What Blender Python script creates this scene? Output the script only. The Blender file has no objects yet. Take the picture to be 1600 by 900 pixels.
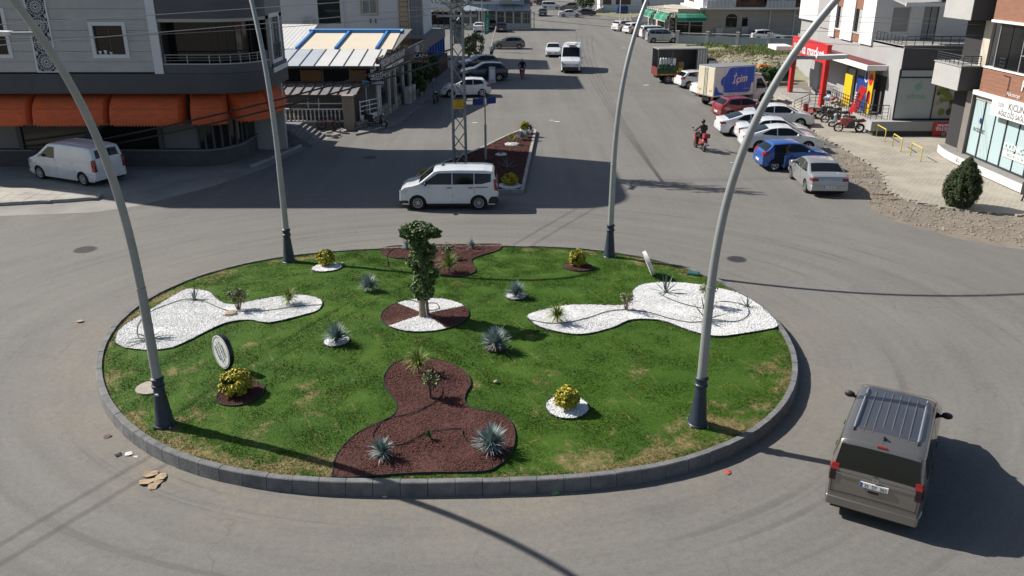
import bpy, bmesh, math, random
import numpy as np
from mathutils import Vector, Matrix, geometry
from mathutils.noise import noise as pnoise
random.seed(7); rng = np.random.default_rng(7)
R = math.radians
sc = bpy.context.scene
col = sc.collection

# ------------------------------------------------------------------ camera, sky, sun, exposure
PITCH = math.atan(510/1300); CAM_H = math.cos(PITCH)/.0909
cam_d = bpy.data.cameras.new('camera'); cam = bpy.data.objects.new('camera', cam_d); col.objects.link(cam)
cam.location = (0, 0, CAM_H); cam.rotation_euler = (math.pi/2-PITCH, 0, 0)
cam_d.sensor_width = 36; cam_d.lens = 36*1300/1600; cam_d.clip_end = 6000; cam_d.clip_start = .1
sc.camera = cam
SUN_EL, SUN_AZ = R(40), R(158.5)           # direction towards the sun: left of and beyond the island
world = bpy.data.worlds.new('World'); sc.world = world; world.use_nodes = True
wn = world.node_tree.nodes; wn.clear()
sky = wn.new('ShaderNodeTexSky'); sky.sky_type = 'NISHITA'; sky.sun_disc = False
sky.sun_elevation = SUN_EL; sky.sun_rotation = R(90)-SUN_AZ
sky.air_density = 1.0; sky.dust_density = 1.2; sky.ozone_density = 1.0
bg = wn.new('ShaderNodeBackground'); bg.inputs[1].default_value = .06
wo = wn.new('ShaderNodeOutputWorld')
world.node_tree.links.new(sky.outputs[0], bg.inputs[0]); world.node_tree.links.new(bg.outputs[0], wo.inputs[0])
sun_d = bpy.data.lights.new('sun', 'SUN'); sun_d.energy = 4.6; sun_d.angle = R(.53); sun_d.color = (1, .945, .86)
sun = bpy.data.objects.new('sun', sun_d); col.objects.link(sun)
sd = Vector((math.cos(SUN_EL)*math.cos(SUN_AZ), math.cos(SUN_EL)*math.sin(SUN_AZ), math.sin(SUN_EL)))
sun.rotation_euler = sd.to_track_quat('Z', 'Y').to_euler(); sun.location = (-40, 40, 60)
sc.view_settings.view_transform = 'Standard'; sc.view_settings.look = 'None'
sc.view_settings.exposure = 0.58; sc.view_settings.gamma = 1.0; sc.view_settings.use_curve_mapping = False
sc.cycles.max_bounces = 6; sc.cycles.diffuse_bounces = 3; sc.cycles.glossy_bounces = 3; sc.cycles.transmission_bounces = 4
sc.cycles.caustics_reflective = False; sc.cycles.caustics_refractive = False

# ------------------------------------------------------------------ survey: photo measurements to places on the ground
_c, _s = math.cos(PITCH), math.sin(PITCH)
def g(px, py, z=0.0):
    u = (px-800)/1300; v = (py-450)/1300
    dy = _c-v*_s; dz = -_s-v*_c
    t = (z-CAM_H)/dz
    return Vector((u*t, dy*t, z))
def atY(px, py, Y):
    u = (px-800)/1300; v = (py-450)/1300
    dy = _c-v*_s; dz = -_s-v*_c
    t = Y/dy
    return Vector((u*t, Y, CAM_H+dz*t))

# ------------------------------------------------------------------ materials
MATS = {}
def mat(name, c, rough=.6, metal=0.0, var=0.0, vscale=3.0, c2=None, bump=0.0, bscale=40.0, spec=.5, coord='Object', coat=0.0, streak=None):
    """principled material with procedural colour variation and fine relief"""
    if name in MATS: return MATS[name]
    m = bpy.data.materials.new(name); m.use_nodes = True; MATS[name] = m
    nt = m.node_tree; n = nt.nodes; L = nt.links; b = n['Principled BSDF']
    b.inputs['Base Color'].default_value = (*c, 1); b.inputs['Roughness'].default_value = rough
    b.inputs['Metallic'].default_value = metal; b.inputs['Specular IOR Level'].default_value = spec
    b.inputs['Coat Weight'].default_value = coat; b.inputs['Coat Roughness'].default_value = .05
    if var or bump:
        if coord == 'World':
            geo = n.new('ShaderNodeNewGeometry'); co = geo.outputs['Position']
        else:
            tc = n.new('ShaderNodeTexCoord'); co = tc.outputs[coord]
        if streak:
            mp = n.new('ShaderNodeMapping'); mp.inputs['Scale'].default_value = streak
            L.new(co, mp.inputs['Vector']); co2 = mp.outputs[0]
        else: co2 = co
    if var:
        t = n.new('ShaderNodeTexNoise'); t.inputs['Scale'].default_value = vscale; t.inputs['Detail'].default_value = 6; t.inputs['Roughness'].default_value = .65
        L.new(co2, t.inputs['Vector'])
        r = n.new('ShaderNodeMapRange'); r.inputs[1].default_value = .3; r.inputs[2].default_value = .7
        L.new(t.outputs[0], r.inputs[0])
        mx = n.new('ShaderNodeMix'); mx.data_type = 'RGBA'
        d = c2 or tuple(x*(1-var) for x in c)
        mx.inputs[6].default_value = (*d, 1); mx.inputs[7].default_value = (*c, 1)
        L.new(r.outputs[0], mx.inputs[0]); L.new(mx.outputs[2], b.inputs['Base Color'])
        r2 = n.new('ShaderNodeMapRange'); r2.inputs[3].default_value = min(1, rough+.12); r2.inputs[4].default_value = max(.02, rough-.06)
        L.new(t.outputs[0], r2.inputs[0]); L.new(r2.outputs[0], b.inputs['Roughness'])
    if bump:
        t2 = n.new('ShaderNodeTexNoise'); t2.inputs['Scale'].default_value = bscale; t2.inputs['Detail'].default_value = 4
        L.new(co, t2.inputs['Vector'])
        bp = n.new('ShaderNodeBump'); bp.inputs['Strength'].default_value = bump; bp.inputs['Distance'].default_value = .02
        L.new(t2.outputs[0], bp.inputs['Height']); L.new(bp.outputs[0], b.inputs['Normal'])
    return m
def paint(name, c, flake=0.0, rough=.22):
    m = mat(name, c, rough, flake, var=.10, vscale=1.6, c2=tuple(v*.80+.035*w for v, w in zip(c, (1, .88, .7))), coat=.8, spec=.5)
    return m
def emis(name, c, s):
    m = mat(name, c, .4); b = m.node_tree.nodes['Principled BSDF']
    b.inputs['Emission Color'].default_value = (*c, 1); b.inputs['Emission Strength'].default_value = s
    return m
glass_dark = mat('tinted_glass', (.006, .007, .008), .05, 0, spec=.5)
glass_green = mat('green_glass', (.02, .035, .035), .05, 0, spec=.8)
black_plastic = mat('black_plastic', (.018, .018, .02), .5, bump=.2, bscale=60)
black_rubber = mat('rubber', (.02, .02, .02), .85, var=.4, vscale=8)
dark_void = mat('dark_void', (.01, .01, .011), .9)
chrome = mat('chrome', (.7, .7, .72), .12, 1.0)
alloy = mat('alloy', (.55, .56, .58), .3, .9, var=.2, vscale=9)
wheel_cover = mat('wheel_cover_plastic', (.52, .53, .54), .4, .3, var=.2, vscale=9)
lamp_glass = mat('headlight_glass', (.55, .58, .6), .06, .4, spec=.8)
tail_red = mat('tail_light_red', (.26, .008, .011), .15, spec=.7)
tail_orange = mat('indicator_orange', (.7, .22, .03), .2)
white_paint = mat('white_paint', (.74, .75, .76), .5, var=.12, vscale=2, bump=.1)
black_print = mat('black_print', (.015, .015, .017), .6)
plate_white = mat('plate_white', (.74, .75, .74), .4)
plate_blue = mat('plate_blue', (.02, .07, .4), .4)
galv = mat('galvanised_steel', (.36, .38, .39), .5, .45, var=.3, vscale=6, bump=.1)
pole_grey = mat('lamp_pole_paint', (.33, .35, .35), .42, .25, var=.16, vscale=2.5, bump=.05)
navy_iron = mat('lamp_base_paint', (.028, .045, .068), .42, .1, var=.35, vscale=6, bump=.1)
concrete = mat('concrete', (.36, .35, .33), .85, var=.35, vscale=2.2, bump=.4, bscale=30, coord='World')
rail_black = mat('railing_paint', (.03, .032, .036), .45)
rail_steel = mat('railing_steel', (.35, .34, .32), .35, .7)
white_steel = mat('white_steel', (.72, .72, .71), .5, var=.2, vscale=4)

# ------------------------------------------------------------------ mesh helpers
class MB:
    def __init__(s): s.v = []; s.f = []; s.m = []; s.mi = 0
    def add(s, vs, fs):
        o = len(s.v); s.v += [tuple(p) for p in vs]
        for f in fs: s.f.append(tuple(i+o for i in f)); s.m.append(s.mi)
        return s
    def box(s, x0, x1, y0, y1, z0, z1):
        x0, x1 = min(x0, x1), max(x0, x1); y0, y1 = min(y0, y1), max(y0, y1); z0, z1 = min(z0, z1), max(z0, z1)
        return s.add([(x0,y0,z0),(x1,y0,z0),(x1,y1,z0),(x0,y1,z0),(x0,y0,z1),(x1,y0,z1),(x1,y1,z1),(x0,y1,z1)],
              [(0,3,2,1),(4,5,6,7),(0,1,5,4),(1,2,6,5),(2,3,7,6),(3,0,4,7)])
    def cbox(s, c, sx, sy, sz): return s.box(c[0]-sx/2, c[0]+sx/2, c[1]-sy/2, c[1]+sy/2, c[2]-sz/2, c[2]+sz/2)
    def prism(s, pts, z0, z1):
        n = len(pts); a = sum(pts[i][0]*pts[(i+1)%n][1]-pts[(i+1)%n][0]*pts[i][1] for i in range(n))
        if a < 0: pts = pts[::-1]
        vs = [(p[0], p[1], z0) for p in pts]+[(p[0], p[1], z1) for p in pts]
        fs = [tuple(range(n-1, -1, -1)), tuple(range(n, 2*n))]+[(i, (i+1)%n, n+(i+1)%n, n+i) for i in range(n)]
        return s.add(vs, fs)
    def hexa(s, p8):     # 4 bottom ccw, 4 top ccw
        return s.add(p8, [(0,3,2,1),(4,5,6,7),(0,1,5,4),(1,2,6,5),(2,3,7,6),(3,0,4,7)])
    def bar(s, a, b, w, h=None, up=(0,0,1)):
        a = Vector(a); b = Vector(b); h = h or w; d = (b-a).normalized(); u = Vector(up)
        if abs(d.dot(u)) > .98: u = Vector((0,1,0)) if abs(d.y) < .9 else Vector((1,0,0))
        r = d.cross(u).normalized()*w/2; u = r.cross(d).normalized()*h/2
        return s.hexa([a-r-u, a+r-u, b+r-u, b-r-u, a-r+u, a+r+u, b+r+u, b-r+u])
    def tube(s, path, r, n=8, caps=True):
        path = [Vector(p) for p in path]; k = len(path)
        rs = r if isinstance(r, (list, tuple)) else [r]*k
        vs = []; prev = None
        for i, p in enumerate(path):
            d = (path[min(i+1, k-1)]-path[max(i-1, 0)]).normalized()
            if prev is None:
                u = Vector((0,0,1)) if abs(d.z) < .9 else Vector((1,0,0))
                x = d.cross(u).normalized()
            else:
                x = (prev-d*prev.dot(d)).normalized()
            prev = x; y = d.cross(x)
            for j in range(n):
                a = 2*math.pi*j/n; vs.append(p+(x*math.cos(a)+y*math.sin(a))*rs[i])
        fs = [(i*n+j, i*n+(j+1)%n, (i+1)*n+(j+1)%n, (i+1)*n+j) for i in range(k-1) for j in range(n)]
        if caps: fs += [tuple(range(n-1, -1, -1)), tuple(range((k-1)*n, k*n))]
        return s.add(vs, fs)
    def lathe(s, prof, n=16, c=(0,0,0), axis='z'):
        vs = []; k = len(prof)
        for r, z in prof:
            for j in range(n):
                a = 2*math.pi*j/n; x, y = r*math.cos(a), r*math.sin(a)
                p = {'z': (x, y, z), 'y': (x, z, -y), 'x': (z, x, y)}[axis]
                vs.append((p[0]+c[0], p[1]+c[1], p[2]+c[2]))
        fs = [(i*n+j, i*n+(j+1)%n, (i+1)*n+(j+1)%n, (i+1)*n+j) for i in range(k-1) for j in range(n)]
        if prof[0][0] > 1e-6: fs.append(tuple(range(n-1, -1, -1)))
        if prof[-1][0] > 1e-6: fs.append(tuple(range((k-1)*n, k*n)))
        return s.add(vs, fs)
    def ell(s, c, rx, ry, rz, n=10, k=6):
        vs = [(c[0], c[1], c[2]-rz)]
        for i in range(1, k):
            t = math.pi*i/k
            for j in range(n):
                a = 2*math.pi*j/n; vs.append((c[0]+rx*math.sin(t)*math.cos(a), c[1]+ry*math.sin(t)*math.sin(a), c[2]-rz*math.cos(t)))
        vs.append((c[0], c[1], c[2]+rz)); T = len(vs)-1
        fs = [(0, 1+(j+1)%n, 1+j) for j in range(n)]
        fs += [(1+i*n+j, 1+i*n+(j+1)%n, 1+(i+1)*n+(j+1)%n, 1+(i+1)*n+j) for i in range(k-2) for j in range(n)]
        fs += [(1+(k-2)*n+j, 1+(k-2)*n+(j+1)%n, T) for j in range(n)]
        return s.add(vs, fs)
    def mesh(s, name, m, smooth=None):
        me = bpy.data.meshes.new(name); me.from_pydata(s.v, [], s.f)
        for x in (m if isinstance(m, (list, tuple)) else [m]): me.materials.append(x)
        if len(me.materials) > 1: me.polygons.foreach_set('material_index', s.m)
        if smooth:
            me.polygons.foreach_set('use_smooth', [True]*len(s.f)); me.set_sharp_from_angle(angle=R(smooth))
        me.update(); return me
    def build(s, name, m, parent=None, loc=None, rot=None, smooth=None, bevel=0, kind=None):
        o = bpy.data.objects.new(name, s.mesh(name, m, smooth)); col.objects.link(o)
        if parent: o.parent = parent
        if loc is not None: o.location = loc
        if rot is not None: o.rotation_euler = rot
        if bevel:
            b = o.modifiers.new('bevel', 'BEVEL'); b.width = bevel; b.segments = 2; b.limit_method = 'ANGLE'
        if kind: o['kind'] = kind
        return o
def tag(o, label=None, cat=None, group=None, kind=None):
    if label: o['label'] = label
    if cat: o['category'] = cat
    if group: o['group'] = group
    if kind: o['kind'] = kind
    return o
def thing(name, label, cat, loc=(0,0,0), rz=0, group=None):
    o = bpy.data.objects.new(name, None); col.objects.link(o); o.location = loc; o.rotation_euler = (0, 0, rz)
    o.empty_display_size = .3
    return tag(o, label, cat, group)
def inst(name, me, parent=None, loc=(0,0,0), rot=(0,0,0), scale=None):
    o = bpy.data.objects.new(name, me); col.objects.link(o); o.location = loc; o.rotation_euler = rot
    if parent: o.parent = parent
    if scale: o.scale = scale
    return o
def copy_tree(o, parent=None):
    c = o.copy(); col.objects.link(c)
    if parent: c.parent = parent
    for ch in list(o.children): copy_tree(ch, c)
    return c
def text(s, size, m, parent, loc, rot, name='lettering', ext=.004, shear=0, sx=1, align='CENTER', bold=0):
    cu = bpy.data.curves.new(name, 'FONT'); cu.body = s; cu.size = size; cu.extrude = ext; cu.align_x = align; cu.align_y = 'CENTER'; cu.shear = shear
    cu.offset = bold; cu.resolution_u = 3
    cu.materials.append(m); o = bpy.data.objects.new(name, cu); col.objects.link(o)
    o.parent = parent; o.location = loc; o.rotation_euler = rot; o.scale = (sx, 1, 1); return o
def big_mesh(name, V, F, m, parent=None, kind='stuff', nper=3):
    """many small faces at once: V (n,3) floats, F (k,nper) ints"""
    me = bpy.data.meshes.new(name); V = np.asarray(V, np.float32); F = np.asarray(F, np.int32)
    me.vertices.add(len(V)); me.vertices.foreach_set('co', V.ravel())
    me.loops.add(F.size); me.loops.foreach_set('vertex_index', F.ravel())
    me.polygons.add(len(F)); me.polygons.foreach_set('loop_start', np.arange(0, F.size, nper, dtype=np.int32))
    me.polygons.foreach_set('loop_total', np.full(len(F), nper, np.int32))
    for x in (m if isinstance(m, (list, tuple)) else [m]): me.materials.append(x)
    me.polygons.foreach_set('use_smooth', np.zeros(len(F), bool)); me.update(calc_edges=True); me.validate()
    o = bpy.data.objects.new(name, me); col.objects.link(o)
    if parent: o.parent = parent
    if kind: o['kind'] = kind
    return o
def in_poly(P, poly):
    x, y = P[:,0], P[:,1]; r = np.zeros(len(P), bool); n = len(poly)
    for i in range(n):
        x1, y1 = poly[i][0], poly[i][1]; x2, y2 = poly[(i+1)%n][0], poly[(i+1)%n][1]
        if y1 == y2: continue
        k = (y1 > y) != (y2 > y); r ^= k & (x < (x2-x1)*(y-y1)/(y2-y1)+x1)
    return r
def smooth_closed(pts, k=5):
    n = len(pts); out = []
    for i in range(n):
        p0, p1, p2, p3 = (Vector(pts[(i+j-1) % n]) for j in range(4))
        for q in range(k):
            t = q/k
            out.append(.5*((2*p1)+(p2-p0)*t+(2*p0-5*p1+4*p2-p3)*t*t+(3*p1-p0-3*p2+p3)*t**3))
    return out
def smooth_open(pts, k=6):
    pts = [Vector(p) for p in pts]; n = len(pts); out = []
    for i in range(n-1):
        p0, p1, p2, p3 = pts[max(i-1, 0)], pts[i], pts[i+1], pts[min(i+2, n-1)]
        for q in range(k):
            t = q/k
            out.append(.5*((2*p1)+(p2-p0)*t+(2*p0-5*p1+4*p2-p3)*t*t+(3*p1-p0-3*p2+p3)*t**3))
    return out+[pts[-1]]
def sheet(name, pts, z, m, parent=None, kind='structure', drop=.0):
    """flat ground sheet from an outline"""
    vs = [Vector((p[0], p[1], 0)) for p in pts]
    tri = geometry.tessellate_polygon([vs])
    fs = []
    for t in tri:
        a, b, c = (vs[i] for i in t)
        fs.append(t if (b-a).cross(c-a).z > 0 else (t[0], t[2], t[1]))
    mb = MB(); mb.add([(v.x, v.y, z) for v in vs], fs)
    if drop:
        n = len(vs); mb.add([(v.x, v.y, z) for v in vs]+[(v.x, v.y, z-drop) for v in vs], [(i, (i+1)%n, n+(i+1)%n, n+i) for i in range(n)])
    return mb.build(name, m, parent, kind=kind)
# ------------------------------------------------------------------ ground, road, pavements
CX, CY = -1.8, 22.07
def N(nt, t, **kw):
    n = nt.nodes.new(t)
    for k, v in kw.items(): setattr(n, k, v)
    return n
def asphalt_mat(name, c0, c1, dust):
    m = bpy.data.materials.new(name); m.use_nodes = True; nt = m.node_tree; L = nt.links; b = nt.nodes['Principled BSDF']
    geo = N(nt, 'ShaderNodeNewGeometry'); P = geo.outputs['Position']
    def noise(vec, s, d=5, r=.6):
        t = N(nt, 'ShaderNodeTexNoise'); t.inputs['Scale'].default_value = s; t.inputs['Detail'].default_value = d; t.inputs['Roughness'].default_value = r
        L.new(vec, t.inputs['Vector']); return t.outputs[0]
    def rngm(v, a, b_, c=0, d=1):
        r = N(nt, 'ShaderNodeMapRange'); r.inputs[1].default_value = a; r.inputs[2].default_value = b_; r.inputs[3].default_value = c; r.inputs[4].default_value = d
        L.new(v, r.inputs[0]); return r.outputs[0]
    def mix(f, a, b_, mode='MIX'):
        x = N(nt, 'ShaderNodeMix', data_type='RGBA', blend_type=mode)
        if hasattr(f, 'links') or not isinstance(f, (int, float)): L.new(f, x.inputs[0])
        else: x.inputs[0].default_value = f
        for i, q in ((6, a), (7, b_)):
            if isinstance(q, tuple): x.inputs[i].default_value = (*q, 1)
            else: L.new(q, x.inputs[i])
        return x.outputs[2]
    def mth(op, a, b_=None):
        x = N(nt, 'ShaderNodeMath', operation=op)
        for i, q in ((0, a), (1, b_)):
            if q is None: continue
            if isinstance(q, (int, float)): x.inputs[i].default_value = q
            else: L.new(q, x.inputs[i])
        return x.outputs[0]
    sp = N(nt, 'ShaderNodeSeparateXYZ'); L.new(P, sp.inputs[0])
    dx = mth('MULTIPLY', mth('SUBTRACT', sp.outputs[0], CX), .84); dy = mth('SUBTRACT', sp.outputs[1], CY)
    rad = mth('SQRT', mth('ADD', mth('MULTIPLY', dx, dx), mth('MULTIPLY', dy, dy))); ang = mth('ARCTAN2', dy, dx)
    cmb = N(nt, 'ShaderNodeCombineXYZ'); L.new(mth('MULTIPLY', rad, 1.6), cmb.inputs[0]); L.new(mth('MULTIPLY', ang, 1.1), cmb.inputs[1])
    arcs = noise(cmb.outputs[0], 1.0, 7, .7)
    cmb2 = N(nt, 'ShaderNodeCombineXYZ'); L.new(mth('MULTIPLY', sp.outputs[0], .9), cmb2.inputs[0]); L.new(mth('MULTIPLY', sp.outputs[1], .035), cmb2.inputs[1])
    lanes = noise(cmb2.outputs[0], 1.0, 6, .7)
    near = rngm(rad, 14, 22, 1, 0)
    x = N(nt, 'ShaderNodeMix', data_type='FLOAT'); L.new(near, x.inputs[0]); L.new(lanes, x.inputs[2]); L.new(arcs, x.inputs[3]); wear = x.outputs[0]
    base = mix(rngm(wear, .32, .68), c0, c1)
    big = noise(P, .13, 4); base = mix(rngm(big, .42, .75, 0, .55), base, dust)
    patch = noise(P, .8, 8, .7); base = mix(rngm(patch, .55, .8, 0, .5), base, tuple(v*.7 for v in c0))
    # pale silt swept against the island's kerb
    silt = mth('MULTIPLY', rngm(rad, 8.1, 10.3, 1, 0), rngm(noise(P, .55, 7, .7), .36, .6)); base = mix(mth('MULTIPLY', silt, .75), base, (.27, .24, .19))
    # dark curved tyre marks
    w = N(nt, 'ShaderNodeCombineXYZ'); L.new(mth('MULTIPLY', rad, 3.2), w.inputs[0]); L.new(mth('MULTIPLY', ang, .5), w.inputs[1])
    ty = mth('MULTIPLY', rngm(noise(w.outputs[0], 1.3, 3, .5), .58, .66), mth('MULTIPLY', near, rngm(noise(P, .25, 3), .4, .6)))
    base = mix(mth('MULTIPLY', ty, .4), base, tuple(v*.5 for v in c0))
    # aggregate speckle, cracks
    med = noise(P, 6.5, 6, .75); base = mix(rngm(med, .38, .68, 0, .38), base, tuple(v*.62 for v in c0)); spk = noise(P, 38, 4, .85); base = mix(rngm(spk, .35, .7, .0, .5), base, tuple(v*.45 for v in c0))
    spk2 = noise(P, 60, 3, .85); base = mix(rngm(spk2, .58, .75, 0, .6), base, tuple(min(1, v*1.9) for v in c1))
    vo = N(nt, 'ShaderNodeTexVoronoi', feature='DISTANCE_TO_EDGE'); vo.inputs['Scale'].default_value = .16
    wv = N(nt, 'ShaderNodeVectorMath', operation='ADD'); L.new(P, wv.inputs[0]); nz = N(nt, 'ShaderNodeTexNoise'); nz.inputs['Scale'].default_value = .9; nz.inputs['Detail'].default_value = 6; L.new(P, nz.inputs['Vector'])
    sc_ = N(nt, 'ShaderNodeVectorMath', operation='SCALE'); sc_.inputs[3].default_value = 1.6; L.new(nz.outputs['Color'], sc_.inputs[0]); L.new(sc_.outputs[0], wv.inputs[1]); L.new(wv.outputs[0], vo.inputs['Vector'])
    crack = mth('MULTIPLY', rngm(vo.outputs[0], 0, .005, 1, 0), rngm(noise(P, .3, 3), .46, .6)); base = mix(mth('MULTIPLY', crack, .32), base, tuple(v*.4 for v in c0))
    L.new(base, b.inputs['Base Color']); b.inputs['Roughness'].default_value = .82; b.inputs['Specular IOR Level'].default_value = .3
    bp = N(nt, 'ShaderNodeBump'); bp.inputs['Strength'].default_value = .35; bp.inputs['Distance'].default_value = .012
    L.new(spk, bp.inputs['Height']); L.new(bp.outputs[0], b.inputs['Normal'])
    return m
M_road = asphalt_mat('asphalt', (.157, .152, .143), (.224, .216, .201), (.26, .246, .218))
M_dirt = mat('dirt', (.25, .213, .17), .95, var=.55, vscale=.9, c2=(.14, .122, .10), bump=.4, bscale=14, coord='World')
M_apron = mat('dusty_concrete', (.29, .28, .255), .9, var=.4, vscale=.45, c2=(.19, .185, .175), bump=.4, bscale=14, coord='World')
M_paver = mat('paver_concrete', (.36, .325, .275), .9, var=.3, vscale=1.5, bump=.3, bscale=30, coord='World')
M_kerb = mat('kerb_concrete', (.20, .20, .20), .85, var=.5, vscale=3.0, c2=(.10, .104, .11), bump=.5, bscale=25, coord='World')
M_kerb_pale = mat('kerb_pale', (.40, .39, .37), .85, var=.35, vscale=3.0, bump=.4, bscale=25, coord='World')
gr = MB(); gr.add([(-3000,-300,0),(3000,-300,0),(3000,4000,0),(-3000,4000,0)], [(0,1,2,3)])
tag(gr.build('ground', M_dirt), kind='structure')
rp = [(-90,-12), (70,-12)] + [tuple(g(*p)[:2]) for p in [(2000,470),(1600,390),(1540,383),(1450,362),(1385,342),(1345,305),(1322,268),(1302,238),(1290,222),(1262,196),(1212,162),(1150,118),(1100,92),(1062,74),(1012,58),(985,45),(1000,30),(1060,18),(1060,2),(700,2),(705,30),(690,48),(560,56),(560,64)]]
rp += [tuple(g(*p)[:2]) for p in [(700,84),(705,100),(660,140),(640,158),(600,185),(560,206),(500,216),(420,240),(-100,246)]] + [(-90, 45)]
rw_ = []
for i_, (a_, b_) in enumerate(zip(rp, rp[1:]+rp[:1])):
    rw_.append(a_)
    if 2 <= i_ <= 12:     # ragged asphalt edge along the dirt
        n_ = int(math.hypot(b_[0]-a_[0], b_[1]-a_[1])/.22)
        for k_ in range(1, n_):
            t_ = k_/n_; x_, y_ = a_[0]+(b_[0]-a_[0])*t_, a_[1]+(b_[1]-a_[1])*t_; w_ = .34*pnoise((x_*.8, y_*.8, 1))+.16*pnoise((x_*3.5, y_*3.5, 4))
            rw_.append((x_+w_, y_-w_*.6))
sheet('road', rw_, .004, M_road)
ap = [tuple(g(*p)[:2]) for p in [(-300,226),(306,230),(420,205),(535,206),(500,222),(452,244),(418,262),(330,292),(215,322),(150,332),(-300,350)]]
sheet('concrete_apron', ap, .008, M_apron)

# ------------------------------------------------------------------ roundabout island
_op = [(150,575),(160,520),(215,480),(300,430),(370,412),(480,395),(600,386),(700,383),(850,384),(1000,398),(1100,425),(1190,480),(1240,530),(1250,575),(1235,620),(1180,672),(1100,710),(1000,735),(850,750),(700,754),(560,753),(420,745),(300,722),(220,683),(170,635)]
_w = np.array([g(*p, .32)[:2] for p in _op]); _a = np.arctan2(_w[:,1]-CY, _w[:,0]-CX); _r = np.hypot(_w[:,0]-CX, _w[:,1]-CY)
_B = np.stack([np.ones_like(_a)]+[f(k*_a) for k in (1,2,3,4,5) for f in (np.cos, np.sin)], 1)
_co = np.linalg.lstsq(_B, _r, rcond=None)[0]
def Rout(a):
    a = np.asarray(a); r = _co[0]*np.ones_like(a, dtype=float); i = 1
    for k in (1,2,3,4,5): r = r+_co[i]*np.cos(k*a)+_co[i+1]*np.sin(k*a); i += 2
    return r
DOME = .42
def lawn_z(x, y):
    a = np.arctan2(np.asarray(y)-CY, np.asarray(x)-CX); rho = np.minimum(1, np.hypot(np.asarray(x)-CX, np.asarray(y)-CY)/Rout(a))
    return .27+DOME*(1-rho**2)
def gl(px, py, dz=0):
    p = g(px, py, .5)
    for _ in range(8): p = g(px, py, float(lawn_z(p.x, p.y)))
    p.z += dz; return p

def lawn_material(name, blades):
    m = bpy.data.materials.new(name); m.use_nodes = True; nt = m.node_tree; L = nt.links; b = nt.nodes['Principled BSDF']
    geo = N(nt, 'ShaderNodeNewGeometry')
    fl = N(nt, 'ShaderNodeVectorMath', operation='MULTIPLY'); fl.inputs[1].default_value = (1, 1, 0); L.new(geo.outputs['Position'], fl.inputs[0]); P = fl.outputs[0]
    def noise(s, d=5, r=.6, v=None):
        t = N(nt, 'ShaderNodeTexNoise'); t.inputs['Scale'].default_value = s; t.inputs['Detail'].default_value = d; t.inputs['Roughness'].default_value = r
        L.new(v or P, t.inputs['Vector']); return t
    def rm(v, a, c, e=0, f=1):
        r = N(nt, 'ShaderNodeMapRange'); r.inputs[1].default_value = a; r.inputs[2].default_value = c; r.inputs[3].default_value = e; r.inputs[4].default_value = f; L.new(v, r.inputs[0]); return r.outputs[0]
    def mth(op, a, c):
        x = N(nt, 'ShaderNodeMath', operation=op)
        for i, q in ((0, a), (1, c)):
            if isinstance(q, (int, float)): x.inputs[i].default_value = q
            else: L.new(q, x.inputs[i])
        return x.outputs[0]
    def mix(f, a, c):
        x = N(nt, 'ShaderNodeMix', data_type='RGBA'); L.new(f, x.inputs[0])
        for i, q in ((6, a), (7, c)):
            if isinstance(q, tuple): x.inputs[i].default_value = (*q, 1)
            else: L.new(q, x.inputs[i])
        return x.outputs[2]
    c = mix(rm(noise(.5, 4).outputs[0], .35, .65), (.040, .100, .007), (.062, .128, .010))
    c = mix(rm(noise(2.2, 6, .7).outputs[0], .4, .7, 0, .5), c, (.072, .15, .016))
    c = mix(rm(noise(14, 3, .7).outputs[0], .45, .75, 0, .4), c, (.022, .072, .005))
    # turf laid as rectangular sods: dry seams
    mp = N(nt, 'ShaderNodeMapping'); mp.inputs['Rotation'].default_value = (0, 0, R(62)); L.new(P, mp.inputs['Vector'])
    wob = noise(1.7, 4); ws = N(nt, 'ShaderNodeVectorMath', operation='SCALE'); ws.inputs[3].default_value = .35; L.new(wob.outputs['Color'], ws.inputs[0])
    ad = N(nt, 'ShaderNodeVectorMath', operation='ADD'); L.new(mp.outputs[0], ad.inputs[0]); L.new(ws.outputs[0], ad.inputs[1])
    br = N(nt, 'ShaderNodeTexBrick'); br.inputs['Scale'].default_value = 1; br.inputs['Brick Width'].default_value = 1.6; br.inputs['Row Height'].default_value = .55
    br.inputs['Mortar Size'].default_value = .035; br.inputs['Mortar Smooth'].default_value = 1.0; L.new(ad.outputs[0], br.inputs['Vector'])
    seam = mth('MULTIPLY', br.outputs['Fac'], rm(noise(.8, 6, .75).outputs[0], .47, .62))
    # dry, worn patches, commoner towards the near and left rim
    sp = N(nt, 'ShaderNodeSeparateXYZ'); L.new(P, sp.inputs[0])
    ex = mth('DIVIDE', mth('SUBTRACT', sp.outputs[0], CX), 9.7); ey = mth('DIVIDE', mth('SUBTRACT', sp.outputs[1], CY), 7.75)
    rho = mth('ADD', mth('MULTIPLY', ex, ex), mth('MULTIPLY', ey, ey))
    rim = rm(rho, .78, 1.0, 0, .13); nearside = rm(sp.outputs[1], 22, 15, 0, .05)
    dryv = mth('ADD', mth('ADD', noise(.75, 8, .72).outputs[0], rim), nearside)
    dry = rm(dryv, .605, .69); f = mth('MAXIMUM', mth('MULTIPLY', seam, .6), mth('MULTIPLY', dry, .9))
    f = mth('MULTIPLY', f, rm(noise(9, 4, .8).outputs[0], .33, .55))
    c = mix(f, c, mix(rm(noise(5, 5).outputs[0], .35, .65), (.22, .15, .068), (.36, .265, .14)))
    L.new(c, b.inputs['Base Color']); b.inputs['Roughness'].default_value = .75; b.inputs['Specular IOR Level'].default_value = .2
    if not blades:
        bp = N(nt, 'ShaderNodeBump'); bp.inputs['Strength'].default_value = .8; bp.inputs['Distance'].default_value = .05
        L.new(noise(16, 6, .8).outputs[0], bp.inputs['Height']); L.new(bp.outputs[0], b.inputs['Normal'])
    return m
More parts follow.
